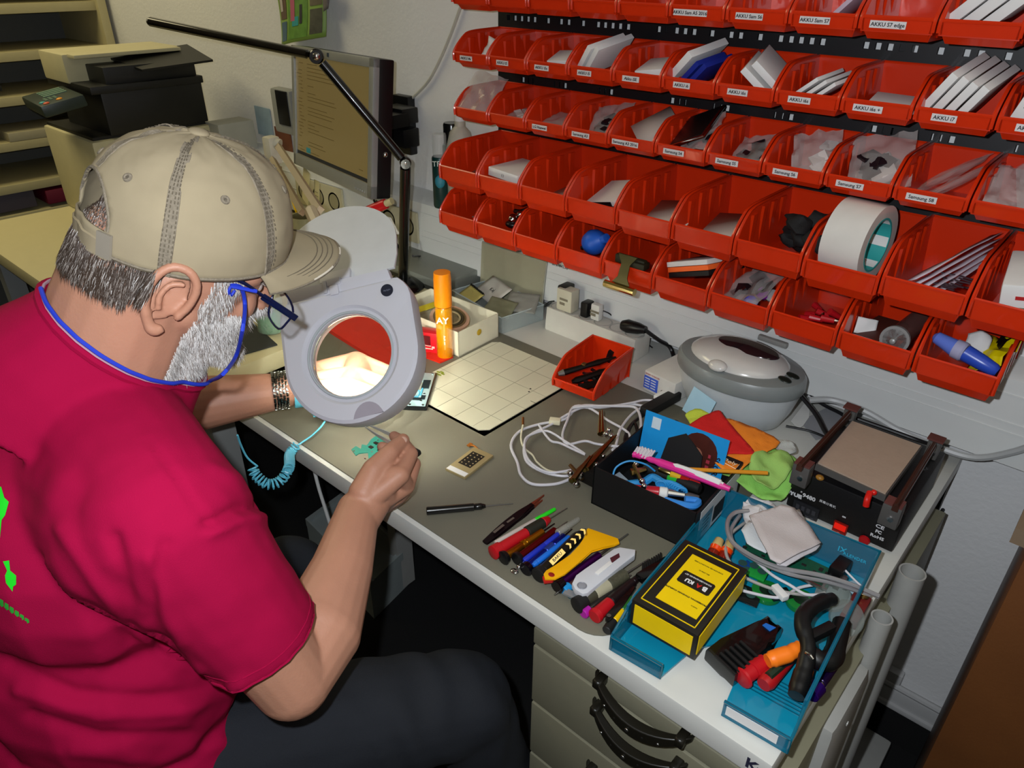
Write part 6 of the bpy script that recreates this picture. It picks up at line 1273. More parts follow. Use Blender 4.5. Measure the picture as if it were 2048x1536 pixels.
c = FP(1680, 1058); b = MB(); b.box((c.x, fy - .001, c.z), (.020, .004, .024), bev=.001); sw = b.done('switch', mat('switch_dark_red', '7c1008', .3), o)
MB().box((c.x, fy - .0035, c.z + .006), (.016, .003, .009), TR()).done('lit_half', mat('switch_red', 'e01808', .25, emit='ff2010', es=.25), sw)
text('O', .006, TR(c.x, fy - .0034, c.z - .006, 90), mat('silk_pink', 'd0908c', .5), sw)
c = FP(1729, 1080); MB().lathe([(.0078, 0), (.0070, .003), (.001, .004)], TR(c.x, fy, c.z, 90), 20).done('red_button', mat('btn_red', 'a00c14', .3), o)
c = D(1640, 955, .793); MB().ell(c, (.006, .005, .004)).done('amber_bulb', mat('amber_bulb', '9c6c28', .4), o)
# the cables behind it
one('power_cable', MB().tube([D(1612, 778, .76), D(1640, 805, .735), D(1680, 826, .73), D(1692, 835, .73)], .0032), black, 'black cable leaving the oval cleaner to the right', 'cable')
one('power_cable', MB().tube([D(1572, 852, .7235), D(1620, 862, .724), D(1660, 878, .7235)], .0022), black, 'black cable on the desk below the grey film', 'cable')
one('thick_white_cable', MB().tube([WY(1618, 800, -.10), WY(1665, 800, -.08), WY(1730, 822, -.075), WY(1800, 862, -.07), WY(1870, 892, -.07), WY(1950, 915, -.068), WY(2030, 903, -.066), WY(2090, 880, -.066)], .0058), mat('cable_grey_white', 'a4a6a6', .4), 'thick pale cable sweeping along the wall duct behind the separator machine', 'cable')
one('power_cable', MB().tube([D(1700, 832, .78), D(1780, 860, .775), D(1850, 885, .77), D(1885, 895, .75), TT(1905, 930, 1.35), TT(1903, 980, 1.33), TT(1880, 1030, 1.30), TT(1846, 1074, 1.30)], .0034), black, 'black cable looping over the desk end beside the separator machine', 'cable')
# tweezers held by the right hand
tweez_base, tweez_tip = TT(838, 907, 1.045), TT(727, 858, 1.12)
o = thing('tweezers', 'steel tweezers with black ends held in the right hand', 'tweezers', tweez_base); I = o.matrix_world.inverted()
d = tweez_tip - tweez_base; L = d.length; M_ = frame(tweez_base, x=d, z=V((0, -.2, 1)))
for s in (-1, 1):
    b = MB(); rr = []
    for i in range(13):
        f = .28 + .72 * i / 12; wd = .0042 * max(.16, 1 - max(0, f - .55) / .45); y = s * (.0012 + .0048 * math.sin(math.pi * f) ** 1)
        rr.append([M_ @ V((f * L, y - .0005, -wd)), M_ @ V((f * L, y + .0005, -wd)), M_ @ V((f * L, y + .0005, wd)), M_ @ V((f * L, y - .0005, wd))])
    b.rings(rr); b.done('arm', mat('tweezer_steel', 'd8d8d0', .4, .5), o, inv=I)
b = MB(); b.box((L * .16, 0, 0), (L * .34, .009, .0085), M_, bev=.003); b.done('black_sleeve', softblack, o, inv=I)
# ================================================================== the man
def capsule(b, p0, r0, p1, r1, flat0=False, flat1=False, seg=20, sx=1, sy=1, m=None):
    p0, p1 = V(p0), V(p1); L = (p1 - p0).length; pr = []
    if flat0: pr += [(.001, 0), (r0, 0)]
    else: pr += [(r0 * math.sin(R(a)), -r0 * math.cos(R(a))) for a in (3, 20, 40, 60, 80)] + [(r0, 0)]
    pr += [(r0 + (r1 - r0) * i / 6, L * i / 6) for i in range(1, 6)]
    if flat1: pr += [(r1, L), (.001, L)]
    else: pr += [(r1, L)] + [(r1 * math.sin(R(a)), L + r1 * math.cos(R(a))) for a in (80, 60, 40, 20, 3)]
    b.lathe(pr, m or frame(p0, z=p1 - p0), seg, sx, sy)
def chain(b, pts, rs, **k):
    for i in range(len(pts) - 1): capsule(b, pts[i], rs[i], pts[i + 1], rs[i + 1], **k)
def remesh(b, name, vox, smooth=4):
    bmesh.ops.recalc_face_normals(b.bm, faces=b.bm.faces)
    me = bpy.data.meshes.new(name); b.bm.to_mesh(me); b.bm.free()
    o = bpy.data.objects.new(name, me); COL.objects.link(o)
    md = o.modifiers.new('r', 'REMESH'); md.mode = 'VOXEL'; md.voxel_size = vox
    if smooth: s = o.modifiers.new('s', 'SMOOTH'); s.iterations = smooth; s.factor = .5
    dg = bpy.context.evaluated_depsgraph_get(); me2 = bpy.data.meshes.new_from_object(o.evaluated_get(dg)); bpy.data.objects.remove(o)
    me2.name = name; me2.polygons.foreach_set('use_smooth', [True] * len(me2.polygons)); return me2
def link(me, name, m_, parent=None):
    me.materials.clear()
    for q in (m_ if isinstance(m_, (list, tuple)) else [m_]): me.materials.append(q)
    o = bpy.data.objects.new(name, me); COL.objects.link(o)
    if parent: o.parent = parent
    return o
def px(p):
    q = p - CAM; t = q.dot(FW); return 1024 + FPX * q.dot(RX) / t, 768 + FPX * q.dot(DN) / t
HR, HF, HU = V((.982, -.137, -.133)), V((.107, .971, -.250)), V((.158, .230, .960))
HC = V((-.712, -.955, 1.190))
HM = frame(HC, x=HR, y=HF) @ Matrix.Scale(.95, 4); HI = HM.inverted()
skin = mat('skin', 'b07e66', .5, var=.10, vs=30, bump=.12, bs=350, sss=.06)
FM = HM @ TR(0, 0, .019, -15, 0, 0); FI = FM.inverted()
man = thing('person', 'person in crimson t-shirt and khaki cap looking down through the magnifier, holding tweezers', 'person', (0, 0, 0))
b = MB()
# head
b.ell((0, -.004, -.012), (.074, .090, .088), HM, 28, 18)
b.ell((0, .035, -.065), (.060, .062, .080), FM, 24, 14)
b.ell((0, .045, -.118), (.046, .048, .030), FM, 20, 12)
b.ell((0, .083, -.128), (.022, .016, .016), FM)
for s in (-1, 1):
    capsule(b, FM @ V((s * .046, .002, -.082)), .020, FM @ V((s * .022, .080, -.125)), .016)
    b.ell((s * .038, .062, -.062), (.022, .019, .024), FM); capsule(b, FM @ V((s * .055, .05, -.02)), .016, FM @ V((s * .012, .092, -.018)), .010)
capsule(b, FM @ V((0, .090, -.025)), .008, FM @ V((0, .116, -.066)), .011)
for s in (-1, 1): b.ell((s * .011, .104, -.070), (.008, .010, .007), FM)
b.ell((0, .092, -.090), (.022, .012, .0055), FM); b.ell((0, .090, -.100), (.019, .011, .006), FM)
# ears
for s in (-1, 1):
    EM = FM @ TR(s * .0785, -.028, -.060) @ Euler((R(-12), R(0), R(s * -22))).to_matrix().to_4x4() @ Matrix.Scale(1.12, 4)
    pts = [(-.002, .012, -.014), (.001, .014, .004), (.004, .010, .022), (.006, -.002, .031), (.007, -.016, .027), (.007, -.022, .010), (.006, -.018, -.010), (.003, -.009, -.024), (.001, .001, -.032), (0, .007, -.026)]
    b.tube([EM @ V((s * x, y, z)) for x, y, z in pts], [.0040, .0042, .0044, .0046, .0046, .0046, .0048, .0054, .0062, .0050], seg=10, sm=5)
    b.tube([EM @ V((s * x, y, z)) for x, y, z in ((.002, .002, .018), (.003, -.008, .012), (.003, -.010, -.002), (.001, -.004, -.014))], .0034, seg=8, sm=5)
    b.ell((s * -.006, -.004, 0), (.0036, .016, .026), EM); b.ell((s * -.001, .012, -.010), (.004, .004, .006), EM)
# neck and trapezius
nb = V((-.775, -1.075, 1.02))
capsule(b, FM @ V((0, -.030, -.055)), .066, nb, .074); capsule(b, FM @ V((0, .010, -.085)), .046, nb + V((.01, .05, -.01)), .055)
# trunk core
capsule(b, V((-.96, -1.10, .945)), .050, V((-.60, -1.09, .985)), .050); capsule(b, nb, .07, V((-.79, -1.13, .62)), .11)
# right arm
S, Eb, Wr = V((-.588, -1.085, .985)), V((-.528, -1.030, .752)), TT(716, 1022, .992)
capsule(b, S, .056, S.lerp(Eb, .5), .050); capsule(b, S.lerp(Eb, .5), .050, Eb, .043)
fd = (Wr - Eb)
OX = RX * .008
capsule(b, Eb, .043, Eb + fd * .24 + OX, .0505); capsule(b, Eb + fd * .24 + OX, .0505, Eb + fd * .6 + OX, .039); capsule(b, Eb + fd * .6 + OX, .039, Wr, .0290)
# left arm
S2, E2, W2 = V((-.97, -1.09, .945)), V((-1.130, -.935, .800)), V((-1.008, -.712, .787))
capsule(b, S2, .054, E2, .043); fd = W2 - E2
LO = V((0, 0, -.008)); capsule(b, E2, .046, E2 + fd * .25 + LO, .052); capsule(b, E2 + fd * .25 + LO, .052, W2, .0295)
BODY = b
# hands at a finer grid, then one joined mesh
def hand(W_, mcps, fingers, thumb, rad, vox=.0016, extra=()):
    b = BODY; capsule(b, W_, .0285, W_ + (mcps[1] - W_) * .3, .0235)
    for i, m_ in enumerate(mcps):
        base = W_ + (mcps[i] - mcps[1]) * .35 + (mcps[1] - W_) * .12
        capsule(b, base, .0190, m_, .0135 - .0008 * i)
        if i: capsule(b, base.lerp(m_, .55), .0155, base.lerp(mcps[i - 1], .55), .0155); capsule(b, m_, .0120, mcps[i - 1], .0120)
    for f in fingers: chain(b, f[0], f[1])
    chain(b, *thumb)
    for e in extra: capsule(b, *e)
Rm = [TT(800, 950, 1.000), TT(812, 972, 1.030), TT(800, 990, 1.058), TT(782, 1005, 1.080)]
Rf = [([Rm[0], TT(822, 908, 1.035), TT(806, 884, 1.062), TT(788, 872, 1.078)], [.0125, .0105, .0090, .0078]),
      ([Rm[1], TT(828, 928, 1.062), TT(800, 905, 1.082), TT(764, 893, 1.085)], [.0125, .0105, .0092, .0078]),
      ([Rm[2], TT(822, 950, 1.088), TT(795, 930, 1.098), TT(768, 920, 1.092)], [.0120, .0100, .0088, .0074]),
      ([Rm[3], TT(805, 968, 1.105), TT(786, 948, 1.108), TT(765, 938, 1.100)], [.0110, .0090, .0080, .0068])]
Rt = ([TT(728, 985, .990), TT(748, 940, .998), TT(780, 905, 1.012), TT(806, 880, 1.040)], [.0210, .0165, .0125, .0098])
rh = hand(Wr, Rm, Rf, Rt, 0, extra=((TT(735, 975, 1.0), .018, TT(790, 950, 1.0), .014),))
Lm = [D(690, 774, .806), D(700, 756, .812), D(708, 738, .810), D(712, 720, .802)]
Lf = [([Lm[0], D(738, 790, .802), D(770, 796, .780), D(784, 800, .754)], [.0125, .0105, .0092, .0080]),
      ([Lm[1], D(752, 770, .808), D(784, 780, .786), D(798, 786, .756)], [.0125, .0105, .0092, .0080]),
      ([Lm[2], D(758, 750, .804), D(786, 762, .784), D(798, 770, .756)], [.0120, .0100, .0088, .0076]),
      ([Lm[3], D(750, 732, .794), D(776, 742, .776), D(790, 752, .754)], [.0110, .0090, .0080, .0070])]
Lt = ([D(632, 778, .790), D(660, 792, .780), D(694, 802, .768), D(722, 806, .757)], [.0200, .0160, .0125, .0100])
lh = hand(W2, Lm, Lf, Lt, 0)
capsule(BODY, Eb + (Wr - Eb) * .85, .0300, Wr.lerp(Rm[1], .30), .0240); capsule(BODY, W2 - (W2 - E2) * .12, .0300, W2.lerp(Lm[1], .30), .0240)
body = remesh(BODY, 'body', .0020, 8)
bo = link(body, 'body', skin, man)
bbv = BVHTree.FromObject(bo, bpy.context.evaluated_depsgraph_get())
# finger nails
nm = mat('nail', 'c09a88', .3)
b = MB(); c = TT(806, 880, 1.029); b.ell((0, 0, 0), (.0062, .0052, .0018), frame(c, z=(CAM - c) + V((.3, 0, .6))), 14, 6); b.done('thumb_nail', nm, man)
# eyes (closed towards the lens, under the peak)
for s in (-1, 1):
    b = MB(); b.ell((s * .031, .078, -.040), (.010, .0075, .008), FM); b.done('eye', mat('eye_white', 'b8a8a0', .2), man)
    b = MB(); b.ell((s * .031, .0825, -.043), (.0045, .0035, .0045), FM); b.done('iris', mat('iris_grey', '3c4048', .2), man)
# ---------------------------------------------------------------- cap
cpm = mat('khaki_cap', '93866c', .9, var=.12, vs=25, bump=.12, bs=2600); seamm = mat('cap_seam', '7c7262', .9, var=.45, vs=260, bump=.5, bs=500)
CW, CL, CH, CZ = .0880, .1035, .1085, .0015
def dome(phi, s, off=0):
    a = s * math.pi / 2; f = math.cos(a) ** .72 * (1 + .02 * math.sin(2 * a)); g = math.sin(a) ** .95
    fr = 1 + .05 * max(0, math.cos(phi)) * math.sin(2 * a); w_ = (CW + off) * (1 + .04 * math.sin(math.pi * min(1, s * 2)))
    bt = (1 + .0) - .010 / CL * 0
    z = CZ + (CH + off) * g - .010 * (1 - s) * abs(math.sin(phi)) + .012 * (1 - s) * max(0, -math.cos(phi)) * 0
    return V((w_ * math.sin(phi) * f, (CL + off) * math.cos(phi) * f * fr, z))
def rnd(phi, s):
    p = dome(phi, s); k = .0016 * noise.noise(V((phi * 3, s * 5, 2))) + .0009 * noise.noise(V((phi * 9, s * 14, 5)))
    n_ = 6; d_ = abs((phi / (math.pi / 3)) - round(phi / (math.pi / 3))) * math.pi / 3
    k -= .0016 * math.exp(-(d_ / .06) ** 2) * (s < .97)
    return p * (1 + k / .1)
NU, NV = 96, 40
b = MB(); g = [[b.bm.verts.new(HM @ rnd(2 * math.pi * i / NU, (j / NV) ** .9 * .995)) for j in range(NV + 1)] for i in range(NU)]
def hole(phi, s):
    d_ = (phi - math.pi) / R(28); return abs(d_) < 1 and .13 < s < .13 + .27 * math.sqrt(max(0, 1 - d_ * d_))
for i in range(NU):
    for j in range(NV):
        ph = 2 * math.pi * (i + .5) / NU; s = ((j + .5) / NV) ** .9
        if hole(ph, s) or False: continue
        i2 = (i + 1) % NU; b._f([g[i][j], g[i2][j], g[i2][j + 1], g[i][j + 1]])
cap = tag(bpy.data.objects.new('baseball_cap', None), 'washed khaki baseball cap with stitched seams on the head of the man', 'cap'); COL.objects.link(cap); cap.matrix_world = HM
cr = b.done('crown', cpm, cap, ang=60, thick=.0022, inv=HI)
def strip(f0, f1, n, w_, lift, name, m_, parent, tw=None):
    """fabric strip on the dome between (phi, s) f0 and f1"""
    b = MB(); rr = []
    for i in range(n + 1):
        t_ = i / n; ph = f0[0] + (f1[0] - f0[0]) * t_; s = f0[1] + (f1[1] - f0[1]) * t_
        c = rnd(ph, s); e = rnd(ph + (.01 if f0[0] == f1[0] else 0), s + (0 if f0[0] == f1[0] else .01)) - c; e.normalize(); nn = c.normalized() if 1 else c
        up_ = rnd(ph, min(.99, s + .01)) - rnd(ph, max(0, s - .01)); ac = rnd(ph + .01, s) - rnd(ph - .01, s); nn = up_.cross(ac); nn = nn.normalized() if nn.length > 1e-9 else c.normalized()
        if nn.dot(c) < 0: nn = -nn
        rr.append([c - e * w_ + nn * (.0012), c - e * w_ * .9 + nn * lift, c + nn * (lift - .0004), c + e * w_ * .9 + nn * lift, c + e * w_ + nn * .0012])
    for i in range(n): 
        for j in range(4): b._f([b.bm.verts.new(q) for q in (rr[i][j], rr[i][j + 1], rr[i + 1][j + 1], rr[i + 1][j])])
    bmesh.ops.remove_doubles(b.bm, verts=b.bm.verts, dist=1e-6); return b.done(name, m_, parent, ang=60)
for k in range(6):
    ph = k * math.pi / 3
    s0 = .0 if k != 3 else .42
    strip((ph, s0), (ph, .95), 40, .0062 if k in (1, 2, 4, 5) else .0050, .0026, 'seam', seamm, cr)
for k in (0, 1, 2, 4, 5):
    b = MB(); ph = k * math.pi / 3
    for off_ in (-.0045, .0045, -.0016, .0016):
        for i in range(34):
            s_ = .03 + .90 * i / 34; c = rnd(ph + off_ / .09, s_); n_ = c.normalized(); t2 = (rnd(ph + off_ / .09, s_ + .01) - c).normalized()
            if random.random() < .15: continue
            b.box((0, 0, 0), (.0010, .0021 + .0008 * random.random(), .0006), frame(c + n_ * .0030, y=t2, z=n_))
    b.done('stitching', mat('stitch_dark2', '5e5546', .9), [q for q in cr.children if q.name.startswith('seam')][[0, 1, 2, 3, 4, 5].index(k)])
strip((R(180 - 30), .03), (R(180 + 30), .03), 30, .009, .0030, 'strap', cpm, cap)
b = MB(); b.box((0, 0, 0), (.016, .003, .024), Matrix.Translation(rnd(R(180 - 28), .06) * 1.03) @ TR(0, 0, 0, 0, 0, 28)); b.done('strap_tab', mat('tab_grey_cloth', '8a8274', .9), cap)
b = MB(); pts = [rnd(math.pi + R(28) * math.cos(a), .13 + .27 * max(0, math.sin(a))) * 1.006 for a in [math.pi * i / 24 for i in range(25)]]; b.tube(pts, .0016, seg=6, sm=0); b.done('opening_piping', seamm, cap)
b = MB(); b.tube([rnd(2 * math.pi * i / 64, .012) * 1.012 for i in range(64)], .0016, seg=6, closed=True, sm=0); b.done('hem_piping', seamm, cap)
b = MB(); t_ = rnd(0, .995); b.ell((0, 0, CZ + CH + .0015), (.0105, .0105, .0045)); b.done('top_button', cpm, cap)
for a in (30, 90, 150, 210, 270, 330):
    c = rnd(R(a), .46); nrm = V((c.x, c.y, c.z * .9)).normalized(); b = MB(); b.lathe([(.0013, .0006), (.0026, .0016), (.0042, .0010), (.0046, -.0004)], frame(c + nrm * .0015, z=nrm), 16); b.lathe([(.0016, .0008), (.0001, .0008)], frame(c + nrm * .0015, z=nrm), 10); b.done('eyelet', seamm, cr)
def brim(a, c, off=0):
    """a in -1..1 across, c 0..1 outward"""
    ph = a * R(66); p = dome(ph, 0.0); q = V((a * .092 * (1 - .12 * abs(a)), CL + .072 * math.sqrt(max(0, 1 - a * a)) ** 1.1 - .035 * abs(a) ** 3 - .012 * abs(a), 0))
    r = p.lerp(q, c); r.z = CZ - .001 - .010 * c - 4.2 * (r.x ** 2) * (.25 + .75 * c) + .010 * math.sin(c * 1.6) + off; return r
b = MB(); b.grid(lambda u, v: HM @ brim(u * 2 - 1, v), 36, 14); br_ = b.done('brim', cpm, cap, ang=60, thick=.0035, inv=HI)
for c in (.55, .65, .75, .85): b = MB(); b.tube([brim(u / 20 * 1.8 - .9, c - .0 , .0024) for u in range(21)], .0006, seg=5, sm=0); b.done('stitch_line', mat('stitch_dark', '6a604f', .9), br_)
b = MB(); b.tube([brim(u / 40 * 2 - 1, .995, .0) for u in range(41)], .0021, seg=6, sm=0); b.done('brim_edge', seamm, br_)
b = MB(); b.tube([brim(u / 10 * .22 + .60, 1.0, .0012) for u in range(11)], .0016, seg=5, sm=0); b.tube([brim(u / 10 * .16 + .20, 1.0, .0012) for u in range(11)], .0014, seg=5, sm=0); b.done('frayed_edge', mat('frayed', 'c8bfae', .9), br_)
# ---------------------------------------------------------------- hair and beard
def strands(name, n, test, dirf, lenf, mats, seed, r=.00035, curl=.3):
    random.seed(seed); vs = body.vertices; idx = [v.index for v in vs if test(FI @ v.co) and (name == 'beard' or (HI @ v.co).z < .006 or (HI @ v.co).y < -.06) and not (name == 'hair' and (FI @ v.co).y > -.052 and (FI @ v.co).z < .012 and abs((FI @ v.co).x) > .068)]
    if not idx: return
    b = MB(); bmv = b.bm
    for k in range(n):
        v = vs[random.choice(idx)]; p = v.co.copy() + V([random.uniform(-.0014, .0014) for _ in range(3)]); nrm = v.normal; lp = FI @ p
        d = (FM.to_3x3() @ dirf(lp)) + V([random.uniform(-curl, curl) for _ in range(3)]); d = (d.normalized() + nrm * (.12 if name == 'hair' else .35)).normalized(); L = lenf(lp) * random.uniform(.6, 1.25)
        sd = d.cross(nrm); sd = sd.normalized() * r * random.uniform(.7, 1.5) if sd.length > 1e-5 else V((r, 0, 0)); q = p + d * L * .5 + nrm * L * .06; tip = p + d * L - nrm * L * .05; up = nrm * r
        b.mi = random.choices(range(len(mats)), [m_[1] for m_ in mats])[0] if not callable(mats[0][1]) else random.choices(range(len(mats)), [m_[1](lp) for m_ in mats])[0]
        a0, a1, a2 = bmv.verts.new(p - sd), bmv.verts.new(p + sd), bmv.verts.new(p + up * 1.5); c0, c1 = bmv.verts.new(q - sd * .8 + up), bmv.verts.new(q + sd * .8 + up); t = bmv.verts.new(tip)
        b._f([a0, a1, c1, c0]); b._f([c0, c1, t]); b._f([a0, c0, a2]); b._f([a1, a2, c1])
    me = bpy.data.meshes.new(name); b.bm.to_mesh(me); b.bm.free()
    for m_, _ in mats: me.materials.append(m_)
    o = bpy.data.objects.new(name, me); COL.objects.link(o); o.parent = man; return o
hb, hg, hw = mat('hair_brown', '3a2c22', .6), mat('hair_grey', '8a8078', .6), mat('hair_white', 'c8c4c0', .6)
hair_t = lambda p: (-.078 + .25 * (p.y + .1) * (p.y > -.06) < p.z < (.06 if p.y < -.05 else .03)) and p.y < (.002 if p.z > -.012 else -.036) and abs(p.x) < .095 and p.y > -.13
strands('hair', 24000, hair_t, lambda p: V((0, -.10 if p.y > -.06 else .15, -1)), lambda p: .014, [(hb, lambda p: 1.0 if p.y < -.05 else .45), (hg, lambda p: .25 if p.y < -.05 else .7), (hw, lambda p: .04 if p.y < -.05 else .28)], 1, .00024, .12)
strands('sideburn', 1800, lambda p: p.z > -.075 and p.z < -.005 and .008 < p.y < .040 and abs(p.x) > .045, lambda p: V((0, .25, -1)), lambda p: .010, [(hg, .5), (hw, .5)], 2)
beard_t = lambda p: p.z > -.16 and ((p.y > .008 and p.z < -.070 - .30 * (.05 - p.y) * (p.y < .05)) or (p.y > .06 and p.z < -.078)) and p.y < .14 and not (abs(p.x) < .018 and -.104 < p.z < -.086)
strands('beard', 20000, beard_t, lambda p: V((0, .35, -1)), lambda p: .011, [(hg, .28), (hw, .72)], 3, .00028, .45)
strands('eyebrow', 500, lambda p: -.030 < p.z < -.018 and p.y > .07 and abs(p.x) > .012, lambda p: V((.6 if p.x > 0 else -.6, .3, .2)), lambda p: .008, [(hg, .6), (hb, .4)], 4)
strands('arm_hair', 10, lambda p: False, None, None, [(hb, 1)], 5)
# ---------------------------------------------------------------- glasses and cord
gl = thing('glasses', 'dark blue rimmed glasses on a blue cord worn by the man', 'glasses', FM)
gf = mat('blue_black_frame', '10183c', .25, .2)
for s in (-1, 1):
    b = MB(); b.tube([V((s * .085, -.020, -.034)), V((s * .084, -.004, -.022)), V((s * .082, .030, -.024)), V((s * .080, .060, -.034)), V((s * .076, .112, -.052))], .0019, seg=6)
    b.box((0, 0, 0), (.003, .052, .0075), frame((s * .079, .086, -.0435), x=V((1, 0, 0)), y=V((s * -.05, .055, -.018))), bev=.001); b.done('temple', gf, gl)
    b = MB(); b.tube([V((s * x, y, z)) for x, y, z in ((.012, .118, -.044), (.040, .118, -.043), (.070, .110, -.048), (.070, .108, -.062), (.058, .110, -.076), (.026, .114, -.076), (.013, .117, -.064))], .0013, seg=6, closed=True, sm=3); b.done('rim', gf, gl)
    b = MB(); b.rings([[V((s * x, y + d, z)) for x, y, z in ((.013, .118, -.045), (.040, .118, -.044), (.069, .110, -.049), (.069, .108, -.062), (.057, .110, -.075), (.027, .114, -.075))] for d in (0, .0012)]); b.done('glass', mat('spectacle_glass', 'e0e8f0', .05, alpha=.18, coat=1), gl)
b = MB(); b.tube([V((-.013, .118, -.050)), V((0, .121, -.047)), V((.013, .118, -.050))], .0012, seg=6); b.done('bridge', gf, gl)
cm_ = mat('cord_blue', '2038b8', .5)
def near(u, v, off=.004, dflt=.72):
    d = ray(u, v).normalized(); h = bbv.ray_cast(CAM, d)
    return (h[0] - d * off) if h[0] else TT(u, v, dflt)
face_pts = [near(462, 572, .006), near(482, 575, .010, .715), near(490, 610, .016, .715), near(485, 660, .020, .712), near(472, 712, .032, .705), near(446, 748, .030, .70)]
A1, A2, A3 = near(118, 655, 0, .74), near(235, 742, 0), near(378, 771, 0)
print('collar', A1, A2, A3)
cn = (A2 - A1).cross(A3 - A1).normalized(); cn = cn if cn.z > 0 else -cn
Ig = FI
# ---------------------------------------------------------------- shirt
def ringon(c, ax_, r0=.12, off=.0008, n=40, bv=None, a0=0, a1=360):
    Fm = frame(c, z=ax_); out = []
    for i in range(n):
        a = R(a0 + (a1 - a0) * i / n); d = Fm.to_3x3() @ V((math.cos(a), math.sin(a), 0)); h = bv.ray_cast(c + d * r0, -d)
        out.append(h[0] + d * off if h[0] else c + d * .06)
    return out
ctr = nb.lerp(FM @ V((0, -.02, -.07)), .5); ctr = ctr - cn * (ctr - A2).dot(cn)
cring = ringon(ctr, cn, .16, .003, bv=bbv, n=48); ctr = sum(cring, V()) / 48; cring = ringon(ctr, cn, .16, .003, bv=bbv, n=48); crad = sum((p - ctr).length for p in cring) / 48
print('collar ring', ctr, crad, cn, [tuple(round(q) for q in px(p)) for p in cring[::6]])
b = MB()
capsule(b, V((-.955, -1.105, .935)), .080, V((-.635, -1.100, .975)), .082)
b.rings([[p + (p - ctr) * .03 for p in cring], [p + (p - ctr) * .07 - cn * .012 for p in cring], [p + (p - ctr) * .26 - cn * .05 for p in cring], [p + (p - ctr) * .40 - cn * .11 for p in cring]])
capsule(b, nb + V((0, -.01, -.03)), .082, V((-.79, -1.12, .88)), .135)
b.ell((-.795, -1.125, .885), (.205, .135, .150)); b.ell((-.795, -1.125, .72), (.200, .155, .190)); b.ell((-.80, -1.15, .58), (.205, .165, .13))
capsule(b, nb + V((.02, 0, .0)), .075, S + V((-.01, 0, .01)), .070); capsule(b, nb + V((-.02, 0, .0)), .075, S2 + V((.01, 0, -.03)), .066)
hemR = S.lerp(Eb, .72); capsule(b, S + V((0, -.005, .002)), .074, hemR, .062, flat1=True); capsule(b, S + V((-.03, -.02, -.02)), .080, S.lerp(Eb, .45), .064)
hemL = S2.lerp(E2, .62); capsule(b, S2, .074, hemL, .064, flat1=True)
shirt = remesh(b, 'tshirt', .0045, 5)
creases = [([(60, 1000), (110, 1100), (210, 1240), (330, 1290)], 30, -.0035), ([(225, 1080), (250, 1180), (265, 1290)], 18, -.005), ([(300, 1120), (330, 1220), (360, 1285)], 16, .004), ([(120, 1060), (190, 1170), (280, 1270)], 18, .004),
    ([(250, 1290), (340, 1292), (430, 1370), (490, 1410)], 26, -.002), ([(20, 1330), (150, 1390), (300, 1400), (440, 1380)], 16, -.005), ([(40, 1380), (200, 1430), (360, 1420), (480, 1370)], 16, .005), ([(60, 1430), (200, 1475), (380, 1470)], 14, -.005), ([(150, 1500), (320, 1520), (480, 1480)], 16, .004),
    ([(300, 880), (350, 950), (415, 1045)], 7, -.0022), ([(415, 1050), (470, 1020), (520, 1010)], 12, -.005), ([(420, 1065), (480, 1040), (530, 1035)], 12, .004), ([(330, 1090), (310, 1150), (300, 1240)], 16, -.004), ([(430, 940), (480, 960), (515, 1000)], 16, .003), ([(240, 1250), (330, 1310), (400, 1345)], 10, .004)]
bm = bmesh.new(); bm.from_mesh(shirt); bm.normal_update()
def sdist(p, a, b_):
    ab = b_ - a; t = max(0, min(1, (p - a).dot(ab) / ab.dot(ab))); return (p - a - ab * t).length
cr_ = [([V((x, y)) for x, y in pts], w_, d_) for pts, w_, d_ in creases]
for v in bm.verts:
    q = V(px(v.co)); off = .0022 * noise.noise(v.co * 14) + .0012 * noise.noise(v.co * 34)
    if v.normal.dot(CAM - v.co) > -.02:
        for pts, w_, d_ in cr_:
            ds = min(sdist(q, pts[i], pts[i + 1]) for i in range(len(pts) - 1))
            if ds < 3 * w_: off += d_ * math.exp(-(ds / w_) ** 2)
    v.co += v.normal * off
for _ in range(6): bmesh.ops.smooth_vert(bm, verts=bm.verts, factor=.5)
bm.to_mesh(shirt); bm.free(); shirt.polygons.foreach_set('use_smooth', [True] * len(shirt.polygons))
shm_ = mat('crimson_cotton', '980838', .9, var=.05, vs=20, bump=.25, bs=1200, spec=.12)
so = link(shirt, 'tshirt', shm_, man)
sbv = BVHTree.FromObject(so, bpy.context.evaluated_depsgraph_get())
def onshirt(u, v, off=.0012):
    d = ray(u, v).normalized(); h = sbv.ray_cast(CAM, d)
    return (h[0] + h[1] * off) if h[0] else None
def shirtpoly(pts, name, m_, parent):
    bm = bmesh.new(); n = 3; f = bm.faces.new([bm.verts.new((x, y, 0)) for x, y in pts]); bmesh.ops.triangulate(bm, faces=[f])
    for _ in range(2): bmesh.ops.subdivide_edges(bm, edges=bm.edges[:], cuts=1, use_grid_fill=True)
    ok = []
    for v in bm.verts:
        h = onshirt(v.co.x, v.co.y)
        if h is None: h = onshirt(max(3, v.co.x), v.co.y)
        if h is None: bm.free(); return None
        v.co = h
    b = MB(); b.bm.free(); b.bm = bm; return b.done(name, m_, parent, ang=60)
gm = mat('lime_print', '18d020', .6)
for pts in ([(-30, 975), (4, 974), (10, 995), (19, 1004), (12, 1030), (5, 1040), (2, 1075), (-30, 1080)], [(8, 1122), (20, 1120), (22, 1140), (34, 1150), (34, 1168), (28, 1172), (27, 1182), (14, 1165), (22, 1165), (12, 1150), (16, 1140)]): shirtpoly(pts, 'shirt_print', gm, so)
for i in range(7): x = -8 + i * 10; y = 1188 + i * 7.5; shirtpoly([(x, y), (x + 7, y + 4), (x + 8, y + 16 - i), (x + 4, y + 18 - i), (x + 3, y + 8), (x - 1, y + 12 - i)], 'shirt_print', mat('lime_small', '2a9c30', .6), so)
